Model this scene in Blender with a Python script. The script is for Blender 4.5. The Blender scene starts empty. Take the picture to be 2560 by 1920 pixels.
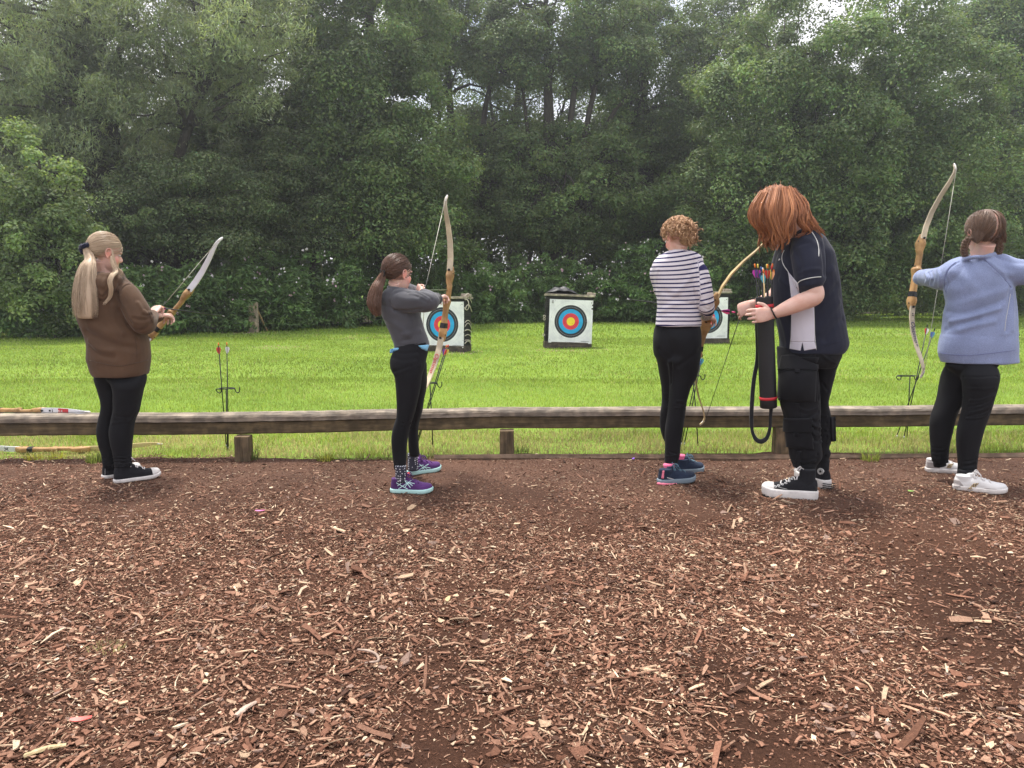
import bpy, bmesh, math, random
import numpy as np
from mathutils import Vector, Matrix, Euler, noise as mnoise
from mathutils.bvhtree import BVHTree

HAZE, DENOISE, SKIP = 0.0028, True, ()
R = math.radians
scene = bpy.context.scene
COL = scene.collection

# ------------------------------------------------------------------ camera
CAM_H, PITCH, FPX = 1.2, R(7.3), 1923.0          # focal length in pixels of a 2560 wide frame
cam_d = bpy.data.cameras.new("camera")
cam_d.sensor_width = 36.0
cam_d.lens = 36.0 * FPX / 2560.0
cam_d.clip_start, cam_d.clip_end = 0.05, 600.0
cam = bpy.data.objects.new("camera", cam_d)
COL.objects.link(cam)
cam.location = (0, 0, CAM_H)
cam.rotation_euler = (R(90) - PITCH, 0, 0)
scene.camera = cam

# ------------------------------------------------------------------ sky and sun
SUN_EL, SUN_AZ = R(72), R(-30)                    # sun stands behind the trees, a little to the left, veiled by thin cloud
world = bpy.data.worlds.new("World")
scene.world = world
world.use_nodes = True
wn, wl = world.node_tree.nodes, world.node_tree.links
wn.clear()
wout = wn.new("ShaderNodeOutputWorld")
wbg = wn.new("ShaderNodeBackground")
wbg.inputs[1].default_value = 0.15
sky = wn.new("ShaderNodeTexSky")
sky.sky_type = 'NISHITA'
sky.sun_disc = False
sky.sun_elevation = SUN_EL
sky.sun_rotation = SUN_AZ
sky.dust_density = 3.0
wtc = wn.new("ShaderNodeTexCoord")
wno = wn.new("ShaderNodeTexNoise")
wno.inputs["Scale"].default_value = 2.6
wno.inputs["Detail"].default_value = 6.0
wno.inputs["Roughness"].default_value = 0.55
wrp = wn.new("ShaderNodeValToRGB")
wrp.color_ramp.elements[0].position = 0.36
wrp.color_ramp.elements[0].color = (0.25, 0.25, 0.25, 1)
wrp.color_ramp.elements[1].position = 0.5
wrp.color_ramp.elements[1].color = (1, 1, 1, 1)
wmx = wn.new("ShaderNodeMix")
wmx.data_type = 'RGBA'
wmx.inputs[7].default_value = (6.6, 6.5, 6.9, 1)      # bright thin cloud
wl.new(wtc.outputs["Generated"], wno.inputs["Vector"])
wl.new(wno.outputs["Fac"], wrp.inputs[0])
wl.new(wrp.outputs[0], wmx.inputs[0])
wl.new(sky.outputs[0], wmx.inputs[6])
wl.new(wmx.outputs[2], wbg.inputs[0])
wl.new(wbg.outputs[0], wout.inputs[0])

sun_d = bpy.data.lights.new("sun", 'SUN')
sun_d.energy = 3.6
sun_d.angle = R(9)
sun_d.color = (1.0, 0.955, 0.87)
sun = bpy.data.objects.new("sun", sun_d)
COL.objects.link(sun)
sdir = Vector((math.sin(SUN_AZ) * math.cos(SUN_EL), math.cos(SUN_AZ) * math.cos(SUN_EL), math.sin(SUN_EL)))
sun.rotation_euler = (-sdir).to_track_quat('-Z', 'Y').to_euler()
sun.location = sdir * 60

scene.view_settings.view_transform = 'Standard'
scene.view_settings.look = 'None'
scene.view_settings.exposure = 0.62
scene.view_settings.gamma = 1.0
scene.view_settings.use_curve_mapping = False
scene.cycles.max_bounces = 6
scene.cycles.diffuse_bounces = 3
scene.cycles.glossy_bounces = 2
scene.cycles.transmission_bounces = 4
scene.cycles.transparent_max_bounces = 8
scene.cycles.use_denoising = DENOISE
scene.cycles.denoising_input_passes = 'RGB_ALBEDO_NORMAL'
scene.cycles.denoising_prefilter = 'ACCURATE'

# ------------------------------------------------------------------ picture -> place
FW = np.array([0, math.cos(PITCH), -math.sin(PITCH)])
UP = np.array([0, math.sin(PITCH), math.cos(PITCH)])
EYE = np.array([0, 0, CAM_H])


def ray(px, py):
    return FW * FPX + np.array([px - 1280.0, 0, 0]) + UP * (960.0 - py)


def P(px, py, D):
    """point at forward distance D seen at photo pixel (px, py)"""
    r = ray(px, py)
    return EYE + r * (D / r[1])


def G(px, py, z=0.0):
    """ground point seen at photo pixel"""
    r = ray(px, py)
    return EYE + r * ((z - CAM_H) / r[2])


def crop(x0, y0, s):
    return lambda u, v: (x0 + u / s, y0 + v / s)


# ------------------------------------------------------------------ objects and custom properties
def setp(o, label=None, cat=None, group=None, kind=None):
    if label: o["label"] = label
    if cat: o["category"] = cat
    if group: o["group"] = group
    if kind: o["kind"] = kind
    return o


def empty(name, loc, label=None, cat=None, group=None, rz=0.0):
    o = bpy.data.objects.new(name, None)
    COL.objects.link(o)
    o.location = loc
    o.rotation_euler = (0, 0, rz)
    o.empty_display_size = 0.1
    return setp(o, label, cat, group)


def link(name, me, mat=None, parent=None, label=None):
    o = bpy.data.objects.new(name, me)
    COL.objects.link(o)
    if mat is not None and len(me.materials) == 0:
        me.materials.append(mat)
    if parent is not None:
        o.parent = parent
        # geometry is written in world space: cancel the parent's placement
        m = Matrix.Identity(4)
        p = parent
        chain = []
        while p is not None:
            chain.append(p)
            p = p.parent
        for q in reversed(chain):
            m = m @ q.matrix_parent_inverse @ Matrix.LocRotScale(q.location, q.rotation_euler, q.scale)
        o.matrix_parent_inverse = m.inverted()
    if label: o["label"] = label
    return o


def mesh_np(name, V, F=None, quads=None, tris=None, smooth=True, color=None, attrs=None):
    """mesh from arrays; F is a list of index tuples, quads/tris are arrays"""
    me = bpy.data.meshes.new(name)
    V = np.asarray(V, dtype=np.float32)
    loops, starts = [], []
    n = 0
    if F is not None and len(F):
        cnt = np.array([len(f) for f in F])
        loops.append(np.fromiter((i for f in F for i in f), dtype=np.int32))
        starts.append(np.concatenate([[0], np.cumsum(cnt)[:-1]]))
        n = int(cnt.sum())
    if quads is not None and len(quads):
        q = np.asarray(quads, dtype=np.int32)
        loops.append(q.ravel()); starts.append(n + 4 * np.arange(len(q))); n += q.size
    if tris is not None and len(tris):
        t = np.asarray(tris, dtype=np.int32)
        loops.append(t.ravel()); starts.append(n + 3 * np.arange(len(t))); n += t.size
    loops = np.concatenate(loops).astype(np.int32)
    starts = np.concatenate(starts).astype(np.int32)
    me.vertices.add(len(V)); me.vertices.foreach_set("co", V.ravel())
    me.loops.add(len(loops)); me.loops.foreach_set("vertex_index", loops)
    me.polygons.add(len(starts)); me.polygons.foreach_set("loop_start", starts)
    me.update(calc_edges=True)
    me.polygons.foreach_set("use_smooth", np.full(len(starts), smooth, dtype=bool))
    if color is not None:
        a = me.attributes.new("tint", 'FLOAT_COLOR', 'POINT')
        c = np.ones((len(V), 4), dtype=np.float32); c[:, :3] = color
        a.data.foreach_set("color", c.ravel())
    for k, v in (attrs or {}).items():
        a = me.attributes.new(k, 'FLOAT', 'POINT')
        a.data.foreach_set("value", np.asarray(v, dtype=np.float32))
    me.validate()
    return me


class MB:
    """collects closed shapes (arrays) that become one mesh"""
    def __init__(s):
        s.V, s.F, s.n, s.C = [], [], 0, []

    def add(s, V, F, c=None):
        V = np.asarray(V, dtype=float)
        s.V.append(V)
        s.F += [tuple(i + s.n for i in f) for f in F]
        s.n += len(V)
        s.C.append(np.tile(np.array(c if c is not None else (1, 1, 1), dtype=float), (len(V), 1)))
        return s

    def mesh(s, name, smooth=True, color=False):
        V = np.concatenate(s.V)
        return mesh_np(name, V, F=s.F, smooth=smooth, color=np.concatenate(s.C) if color else None)

    def build(s, name, mat, parent=None, smooth=True, color=False, label=None):
        return link(name, s.mesh(name, smooth, color), mat, parent, label)


def nrm(v):
    v = np.asarray(v, dtype=float)
    return v / (np.linalg.norm(v) + 1e-12)


def spline(pts, n, extra=None):
    """Catmull-Rom through pts (rows may carry radii etc.)"""
    p = np.asarray(pts, dtype=float)
    if len(p) == 2:
        t = np.linspace(0, 1, n)[:, None]
        return p[0] * (1 - t) + p[1] * t
    q = np.vstack([2 * p[0] - p[1], p, 2 * p[-1] - p[-2]])
    out = []
    for u in np.linspace(0, len(p) - 1 - 1e-9, n):
        i = int(u); t = u - i
        a, b, c, d = q[i], q[i + 1], q[i + 2], q[i + 3]
        out.append(0.5 * (2 * b + (c - a) * t + (2 * a - 5 * b + 4 * c - d) * t * t + (3 * b - a - 3 * c + d) * t ** 3))
    return np.array(out)


def tube(pts, rad, seg=12, aspect=1.0, ref=None, cap=True, n=None, round_cap=False):
    """closed tube along a polyline; rad per point (or pairs), aspect flattens along the ref axis"""
    pts = np.asarray(pts, dtype=float)
    rad = np.asarray(rad, dtype=float)
    if rad.ndim == 0: rad = np.full(len(pts), float(rad))
    if n:
        pr = spline(np.hstack([pts, rad.reshape(len(pts), -1)]), n)
        pts, rad = pr[:, :3], pr[:, 3:]
    else:
        rad = rad.reshape(len(pts), -1)
    rad = np.maximum(rad, 1e-5)
    if rad.shape[1] == 1: rad = np.hstack([rad, rad * aspect])
    if round_cap:
        t0, t1 = nrm(pts[0] - pts[1]), nrm(pts[-1] - pts[-2])
        hs = [(0.5, 0.87), (0.85, 0.53), (0.97, 0.22)]
        r0, r1 = rad[0].min(), rad[-1].min()
        pre = [(pts[0] + t0 * r0 * h, rad[0] * k) for h, k in hs][::-1]
        post = [(pts[-1] + t1 * r1 * h, rad[-1] * k) for h, k in hs]
        pts = np.vstack([[a for a, _ in pre], pts, [a for a, _ in post]])
        rad = np.vstack([[b for _, b in pre], rad, [b for _, b in post]])
    m = len(pts)
    tan = np.zeros_like(pts)
    tan[1:-1] = pts[2:] - pts[:-2]; tan[0] = pts[1] - pts[0]; tan[-1] = pts[-1] - pts[-2]
    tan = tan / (np.linalg.norm(tan, axis=1, keepdims=True) + 1e-12)
    if ref is None:
        ref = np.array([0, 0, 1.0]) if abs(tan[0][2]) < 0.9 else np.array([0, 1.0, 0])
    a = nrm(np.asarray(ref, float) - tan[0] * np.dot(ref, tan[0]))
    V = []
    ang = np.arange(seg) * 2 * math.pi / seg
    ca, sa = np.cos(ang)[:, None], np.sin(ang)[:, None]
    for i in range(m):
        a = nrm(a - tan[i] * np.dot(a, tan[i]))
        b = np.cross(tan[i], a)
        V.append(pts[i] + b * ca * rad[i][0] + a * sa * rad[i][1])
    V = np.concatenate(V)
    F = []
    for i in range(m - 1):
        for j in range(seg):
            k = (j + 1) % seg
            F.append((i * seg + j, i * seg + k, (i + 1) * seg + k, (i + 1) * seg + j))
    if cap:
        F.append(tuple(range(seg))[::-1])
        F.append(tuple((m - 1) * seg + j for j in range(seg)))
    return V, F


def ellipsoid(c, r, rot=None, nu=20, nv=12):
    c = np.asarray(c, float); r = np.asarray(r, float)
    V = [[0, 0, 1]]
    for i in range(1, nv):
        th = math.pi * i / nv
        for j in range(nu):
            ph = 2 * math.pi * j / nu
            V.append([math.sin(th) * math.cos(ph), math.sin(th) * math.sin(ph), math.cos(th)])
    V.append([0, 0, -1])
    V = np.array(V) * r
    if rot is not None: V = V @ np.asarray(rot).T
    V = V + c
    F = []
    for j in range(nu):
        F.append((0, 1 + j, 1 + (j + 1) % nu))
    for i in range(nv - 2):
        for j in range(nu):
            a = 1 + i * nu + j; b = 1 + i * nu + (j + 1) % nu
            F.append((a, a + nu, b + nu, b))
    L = len(V) - 1; o = 1 + (nv - 2) * nu
    for j in range(nu):
        F.append((L, o + (j + 1) % nu, o + j))
    return V, F


def box(c, size, rot=None, bev=0.0):
    """box, optionally bevelled, rot is a 3x3 array"""
    bm = bmesh.new()
    bmesh.ops.create_cube(bm, size=1.0)
    for v in bm.verts:
        v.co = Vector((v.co.x * size[0], v.co.y * size[1], v.co.z * size[2]))
    if bev > 0:
        bmesh.ops.bevel(bm, geom=list(bm.edges), offset=bev, segments=2, affect='EDGES', profile=0.5)
    bm.verts.index_update()
    V = np.array([v.co[:] for v in bm.verts]); F = [tuple(v.index for v in f.verts) for f in bm.faces]
    bm.free()
    if rot is not None: V = V @ np.asarray(rot).T
    return V + np.asarray(c, float), F


def rotm(ax, ang):
    return np.array(Matrix.Rotation(ang, 3, ax))


def frame(x=None, y=None, z=None):
    """3x3 with given y and z (columns x,y,z)"""
    y = nrm(y); z = np.asarray(z, float); z = nrm(z - y * np.dot(z, y)); x = np.cross(y, z)
    return np.stack([x, y, z], axis=1)


# ------------------------------------------------------------------ materials
def new_mat(name):
    m = bpy.data.materials.new(name)
    m.use_nodes = True
    nt = m.node_tree
    return m, nt, nt.nodes, nt.links, nt.nodes["Principled BSDF"]


def mat(name, col, rough=0.7, vary=0.15, scale=8.0, bump=0.0, bscale=60.0, spec=0.35, metal=0.0, tint=False,
        stretch=None, sheen=0.0, coat=0.0, detail=5.0, vary2=None):
    """plain surface whose colour wanders with noise; optional fine bump"""
    m, nt, N, L, b = new_mat(name)
    tc = N.new("ShaderNodeTexCoord")
    mp = N.new("ShaderNodeMapping")
    if stretch: mp.inputs["Scale"].default_value = stretch
    L.new(tc.outputs["Object"], mp.inputs[0])
    no = N.new("ShaderNodeTexNoise"); no.inputs["Scale"].default_value = scale; no.inputs["Detail"].default_value = detail
    L.new(mp.outputs[0], no.inputs["Vector"])
    rp = N.new("ShaderNodeValToRGB")
    c = np.array(col)
    lo, hi = c * (1 - vary), c * (1 + vary)
    if vary2 is not None: hi = np.array(vary2)
    rp.color_ramp.elements[0].position = 0.32; rp.color_ramp.elements[1].position = 0.68
    rp.color_ramp.elements[0].color = (*lo, 1); rp.color_ramp.elements[1].color = (*hi, 1)
    L.new(no.outputs["Fac"], rp.inputs[0])
    src = rp.outputs[0]
    if tint:
        at = N.new("ShaderNodeAttribute"); at.attribute_name = "tint"
        mx = N.new("ShaderNodeMix"); mx.data_type = 'RGBA'; mx.blend_type = 'MULTIPLY'; mx.inputs[0].default_value = 1.0
        L.new(src, mx.inputs[6]); L.new(at.outputs["Color"], mx.inputs[7]); src = mx.outputs[2]
    L.new(src, b.inputs["Base Color"])
    b.inputs["Roughness"].default_value = rough
    b.inputs["Specular IOR Level"].default_value = spec
    b.inputs["Metallic"].default_value = metal
    b.inputs["Sheen Weight"].default_value = sheen
    b.inputs["Coat Weight"].default_value = coat
    if bump > 0:
        n2 = N.new("ShaderNodeTexNoise"); n2.inputs["Scale"].default_value = bscale; n2.inputs["Detail"].default_value = 4
        L.new(mp.outputs[0], n2.inputs["Vector"])
        bp = N.new("ShaderNodeBump"); bp.inputs["Strength"].default_value = bump; bp.inputs["Distance"].default_value = 0.01
        L.new(n2.outputs["Fac"], bp.inputs["Height"]); L.new(bp.outputs[0], b.inputs["Normal"])
    return m


def leaf_mat(name, col, trans=0.35, tcol=None, rough=0.55, spec=0.3):
    m, nt, N, L, b = new_mat(name)
    at = N.new("ShaderNodeAttribute"); at.attribute_name = "tint"
    mx = N.new("ShaderNodeMix"); mx.data_type = 'RGBA'; mx.blend_type = 'MULTIPLY'; mx.inputs[0].default_value = 1.0
    mx.inputs[6].default_value = (*col, 1); L.new(at.outputs["Color"], mx.inputs[7])
    L.new(mx.outputs[2], b.inputs["Base Color"])
    b.inputs["Roughness"].default_value = rough; b.inputs["Specular IOR Level"].default_value = spec
    tr = N.new("ShaderNodeBsdfTranslucent")
    m2 = N.new("ShaderNodeMix"); m2.data_type = 'RGBA'; m2.blend_type = 'MULTIPLY'; m2.inputs[0].default_value = 1.0
    m2.inputs[6].default_value = (*(tcol or (col[0] * 1.5, col[1] * 1.5, col[2] * 0.7)), 1); L.new(at.outputs["Color"], m2.inputs[7])
    L.new(m2.outputs[2], tr.inputs[0])
    ms = N.new("ShaderNodeMixShader"); ms.inputs[0].default_value = trans
    L.new(b.outputs[0], ms.inputs[1]); L.new(tr.outputs[0], ms.inputs[2])
    L.new(ms.outputs[0], N["Material Output"].inputs[0])
    return m
rng = np.random.default_rng(7)


def vnoise(x, y, s=1.0, seed=0.0):
    """cheap smooth value noise on arrays"""
    x = np.asarray(x) * s + seed * 17.3; y = np.asarray(y) * s + seed * 9.1
    xi, yi = np.floor(x), np.floor(y)
    fx, fy = x - xi, y - yi
    fx, fy = fx * fx * (3 - 2 * fx), fy * fy * (3 - 2 * fy)
    h = lambda a, b: (np.sin(a * 127.1 + b * 311.7 + seed) * 43758.5453) % 1.0
    return (h(xi, yi) * (1 - fx) + h(xi + 1, yi) * fx) * (1 - fy) + (h(xi, yi + 1) * (1 - fx) + h(xi + 1, yi + 1) * fx) * fy


def border(x):
    """where bark ends and lawn begins"""
    x = np.asarray(x, float)
    base = np.where(x < -0.6, 5.22, 5.22 + np.clip((x + 0.6) / 1.2, 0, 1) * 0.24)
    return base + (vnoise(x, x * 0, 2.2, 3) - 0.5) * 0.22 + (vnoise(x, x * 0, 9, 5) - 0.5) * 0.08


def lawn_z(x, y):
    return -0.012 + (vnoise(x, y, 0.5, 2) - 0.5) * 0.05 * np.clip((y - 6) / 6, 0, 1)


def grid_mesh(name, xs, ys, zf):
    X, Y = np.meshgrid(xs, ys)
    Z = zf(X, Y)
    V = np.stack([X.ravel(), Y.ravel(), Z.ravel()], 1)
    nx, ny = len(xs), len(ys)
    i = np.arange(nx * ny).reshape(ny, nx)
    Q = np.stack([i[:-1, :-1].ravel(), i[:-1, 1:].ravel(), i[1:, 1:].ravel(), i[1:, :-1].ravel()], 1)
    return mesh_np(name, V, quads=Q)


# ------------------------------------------------------------------ lawn sheet
m, nt, N, L, b = new_mat("lawn_soil_and_grass")
tc = N.new("ShaderNodeTexCoord")
n1 = N.new("ShaderNodeTexNoise"); n1.inputs["Scale"].default_value = 0.6; n1.inputs["Detail"].default_value = 8
L.new(tc.outputs["Object"], n1.inputs["Vector"])
r1 = N.new("ShaderNodeValToRGB")
e = r1.color_ramp.elements
e[0].position, e[0].color = 0.3, (0.125, 0.205, 0.030, 1)
e[1].position, e[1].color = 0.7, (0.20, 0.295, 0.05, 1)
L.new(n1.outputs["Fac"], r1.inputs[0])
n2 = N.new("ShaderNodeTexNoise"); n2.inputs["Scale"].default_value = 40; n2.inputs["Detail"].default_value = 6
L.new(tc.outputs["Object"], n2.inputs["Vector"])
mx = N.new("ShaderNodeMix"); mx.data_type = 'RGBA'; mx.blend_type = 'OVERLAY'; mx.inputs[0].default_value = 0.5
L.new(r1.outputs[0], mx.inputs[6]); L.new(n2.outputs["Fac"], mx.inputs[7])
L.new(mx.outputs[2], b.inputs["Base Color"])
b.inputs["Roughness"].default_value = 0.9
b.inputs["Specular IOR Level"].default_value = 0.1
bp = N.new("ShaderNodeBump"); bp.inputs["Strength"].default_value = 0.6; bp.inputs["Distance"].default_value = 0.03
L.new(n2.outputs["Fac"], bp.inputs["Height"]); L.new(bp.outputs[0], b.inputs["Normal"])
xs = np.concatenate([np.linspace(-160, -16, 13), np.linspace(-15, 15, 90), np.linspace(16, 160, 13)])
ys = np.concatenate([np.linspace(-20, 5, 12), np.linspace(5.5, 30, 70), np.linspace(32, 260, 16)])
o = link("lawn", grid_mesh("lawn", xs, ys, lawn_z), m); o["kind"] = "structure"

# ------------------------------------------------------------------ bark ground sheet
m, nt, N, L, b = new_mat("bark_soil")
tc = N.new("ShaderNodeTexCoord")
n1 = N.new("ShaderNodeTexNoise"); n1.inputs["Scale"].default_value = 110; n1.inputs["Detail"].default_value = 10; n1.inputs["Roughness"].default_value = 0.85
L.new(tc.outputs["Object"], n1.inputs["Vector"])
r1 = N.new("ShaderNodeValToRGB")
e = r1.color_ramp.elements
e[0].position, e[0].color = 0.30, (0.045, 0.027, 0.020, 1)
e[1].position, e[1].color = 0.74, (0.40, 0.27, 0.21, 1)
q = r1.color_ramp.elements.new(0.55); q.color = (0.150, 0.090, 0.067, 1)
L.new(n1.outputs["Fac"], r1.inputs[0])
n3 = N.new("ShaderNodeTexNoise"); n3.inputs["Scale"].default_value = 1.3; n3.inputs["Detail"].default_value = 3
L.new(tc.outputs["Object"], n3.inputs["Vector"])
r3 = N.new("ShaderNodeValToRGB")
r3.color_ramp.elements[0].position, r3.color_ramp.elements[0].color = 0.35, (0.75, 0.72, 0.7, 1)
r3.color_ramp.elements[1].position, r3.color_ramp.elements[1].color = 0.65, (1.25, 1.2, 1.15, 1)
L.new(n3.outputs["Fac"], r3.inputs[0])
sx_ = N.new("ShaderNodeSeparateXYZ"); L.new(tc.outputs["Object"], sx_.inputs[0])
ad_ = N.new("ShaderNodeMath"); ad_.operation = 'ADD'; L.new(sx_.outputs[1], ad_.inputs[0]); L.new(n3.outputs["Fac"], ad_.inputs[1])
mr_ = N.new("ShaderNodeMapRange"); mr_.inputs[1].default_value = 4.1; mr_.inputs[2].default_value = 5.3; L.new(ad_.outputs[0], mr_.inputs[0])
ry_ = N.new("ShaderNodeMix"); ry_.data_type = 'RGBA'; ry_.blend_type = 'MULTIPLY'; ry_.inputs[0].default_value = 1
ry2 = N.new("ShaderNodeMix"); ry2.data_type = 'RGBA'; ry2.inputs[6].default_value = (.70, .56, .47, 1); ry2.inputs[7].default_value = (1.0, .95, .92, 1)
L.new(mr_.outputs[0], ry2.inputs[0]); L.new(r1.outputs[0], ry_.inputs[6]); L.new(ry2.outputs[2], ry_.inputs[7])
mx = N.new("ShaderNodeMix"); mx.data_type = 'RGBA'; mx.blend_type = 'MULTIPLY'; mx.inputs[0].default_value = 1
L.new(ry_.outputs[2], mx.inputs[6]); L.new(r3.outputs[0], mx.inputs[7])
L.new(mx.outputs[2], b.inputs["Base Color"])
b.inputs["Roughness"].default_value = 0.95; b.inputs["Specular IOR Level"].default_value = 0.15
bp = N.new("ShaderNodeBump"); bp.inputs["Strength"].default_value = 1.0; bp.inputs["Distance"].default_value = 0.015
L.new(n1.outputs["Fac"], bp.inputs["Height"]); L.new(bp.outputs[0], b.inputs["Normal"])


def bark_z(x, y):
    return 0.004 + (vnoise(x, y, 2.5, 1) - 0.5) * 0.022 + (vnoise(x, y, 9, 4) - 0.5) * 0.012


nx, ny = 420, 260
xx = np.linspace(-9, 9, nx)
yy = np.concatenate([np.linspace(-6, 1.2, 40), np.linspace(1.25, 1, 0), np.linspace(1.25, 5.6, ny - 40)])
X, T = np.meshgrid(xx, np.linspace(0, 1, ny))
Bd = border(xx)[None, :] + 0.06
Y = np.where(T < 0.15, -6 + T / 0.15 * 7.2, 1.2 + (T - 0.15) / 0.85 * (Bd - 1.2))
Z = bark_z(X, Y) - np.clip((Y - (Bd - 0.1)) / 0.1, 0, 1) * 0.03
V = np.stack([X.ravel(), Y.ravel(), Z.ravel()], 1)
i = np.arange(nx * ny).reshape(ny, nx)
Q = np.stack([i[:-1, :-1].ravel(), i[:-1, 1:].ravel(), i[1:, 1:].ravel(), i[1:, :-1].ravel()], 1)
o = link("ground", mesh_np("ground", V, quads=Q), m); o["kind"] = "structure"

# ------------------------------------------------------------------ loose bark chips
m = mat("bark_chip", (1, 1, 1), rough=0.85, vary=0.22, scale=120, bump=0.4, bscale=300, spec=0.25, tint=True)


def chips(n, med, sig, kind, seed, near=1.45, far=5.35, xw=5.2, lmax=.10):
    """kind: sliver, flake or crumb"""
    g = np.random.default_rng(seed)
    y = near + (far - near) * g.random(n) ** 0.85
    x = (g.random(n) * 2 - 1) * np.minimum(xw, 1.5 + y * 0.78)
    den = vnoise(x, y, 1.3, 8) * 0.55 + vnoise(x, y, 3.4, 9) * 0.45
    thin = np.clip((y - 3.4) / 1.8, 0, 1) * {'flake': .72, 'sliver': .55, 'crumb': .15}[kind]
    ok = (g.random(n) < np.clip((den - .20) * 2.8, 0.22, 1) * (1 - thin)) & (y < border(x) + 0.02)
    x, y = x[ok], y[ok]
    n = len(x)
    l = np.clip(med * np.exp(g.normal(0, sig, n)), .004, lmax) * (1 - .25 * np.clip((y - 3) / 2, 0, 1))
    if kind == 'sliver': asp = g.uniform(.06, .20, n)
    elif kind == 'flake': asp = g.uniform(.30, .75, n)
    else: asp = g.uniform(.45, 1.0, n)
    w = l * asp
    t = np.clip(w * g.uniform(0.10, 0.35, n), 0.0008, 0.005)
    az = g.uniform(0, math.pi, n)
    pit = g.normal(0, 0.22, n); rol = g.normal(0, 0.42, n)
    bend = g.normal(0, 0.12, n) * l * (1.0 if kind == 'sliver' else .3)
    s = np.array([-0.5, 0.05, 0.5])
    prof = np.stack([g.uniform(0.25, 1.15, n), g.uniform(.8, 1.1, n), g.uniform(0.15, 1.1, n)], 1)
    off = np.stack([g.normal(0, 0.18, n), np.zeros(n), g.normal(0, 0.18, n)], 1)
    sk = g.normal(0, .12, (n, 3))
    P_ = np.zeros((n, 12, 3))
    for k in range(3):
        for q, (sy, sz) in enumerate([(-1, 1), (1, 1), (1, -1), (-1, -1)]):
            P_[:, k * 4 + q, 0] = s[k] * l + sy * sk[:, k] * w
            P_[:, k * 4 + q, 1] = sy * w * 0.5 * prof[:, k] + off[:, k] * w + (bend if k == 1 else 0) * 0.5
            P_[:, k * 4 + q, 2] = sz * t * 0.5 + (abs(bend) * 0.25 if k == 1 else 0)
    ca, sa, cp, sp, cr, sr = np.cos(az), np.sin(az), np.cos(pit), np.sin(pit), np.cos(rol), np.sin(rol)
    px, py_, pz = P_[..., 0], P_[..., 1], P_[..., 2]
    y1 = py_ * cr[:, None] - pz * sr[:, None]; z1 = py_ * sr[:, None] + pz * cr[:, None]
    x2 = px * cp[:, None] - z1 * sp[:, None]; z2 = px * sp[:, None] + z1 * cp[:, None]
    x3 = x2 * ca[:, None] - y1 * sa[:, None]; y3 = x2 * sa[:, None] + y1 * ca[:, None]
    zz = bark_z(x, y) + t * 0.5 + np.abs(np.sin(pit)) * l * 0.30 + np.abs(np.sin(rol)) * w * 0.3 + g.random(n) ** 2 * 0.008 - 0.001
    V = np.stack([x3 + x[:, None], y3 + y[:, None], z2 + zz[:, None]], 2).reshape(-1, 3)
    fq = []
    for k in (0, 4):
        fq += [[k, k + 4, k + 5, k + 1], [k + 1, k + 5, k + 6, k + 2], [k + 3, k + 7, k + 4, k]]
    fq += [[0, 1, 2, 3], [8, 11, 10, 9]]
    Qd = (np.array(fq)[None] + 12 * np.arange(n)[:, None, None]).reshape(-1, 4)
    pal = np.array([[.140, .064, .038], [.200, .096, .060], [.270, .142, .092], [.36, .215, .142], [.48, .335, .22], [.60, .46, .32], [.070, .034, .022], [.24, .160, .125]])
    pr = {'sliver': [.16, .20, .18, .17, .15, .06, .06, .02], 'flake': [.20, .24, .18, .12, .07, .04, .09, .06], 'crumb': [.22, .28, .22, .12, .05, .02, .06, .03]}[kind]
    c = pal[g.choice(len(pal), n, p=np.array(pr) / sum(pr))] * g.uniform(0.75, 1.2, (n, 1))
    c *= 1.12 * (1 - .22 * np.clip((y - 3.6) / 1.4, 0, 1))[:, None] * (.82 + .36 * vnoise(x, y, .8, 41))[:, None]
    return V, Qd, np.repeat(c, 12, axis=0), n


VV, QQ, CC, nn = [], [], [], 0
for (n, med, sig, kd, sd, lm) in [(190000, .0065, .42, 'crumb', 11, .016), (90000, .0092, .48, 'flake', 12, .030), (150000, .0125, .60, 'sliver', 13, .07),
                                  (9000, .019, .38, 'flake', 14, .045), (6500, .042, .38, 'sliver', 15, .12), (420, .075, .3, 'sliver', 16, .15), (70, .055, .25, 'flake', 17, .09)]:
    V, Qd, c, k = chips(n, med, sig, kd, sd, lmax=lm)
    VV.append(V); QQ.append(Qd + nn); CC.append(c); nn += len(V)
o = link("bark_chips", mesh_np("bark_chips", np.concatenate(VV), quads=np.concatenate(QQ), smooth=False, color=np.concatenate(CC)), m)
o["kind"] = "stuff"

# ------------------------------------------------------------------ grass
GRASS = leaf_mat("grass_blade", (0.228, 0.325, 0.058), trans=0.48, tcol=(0.395, 0.50, 0.075), rough=0.5, spec=0.25)


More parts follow.
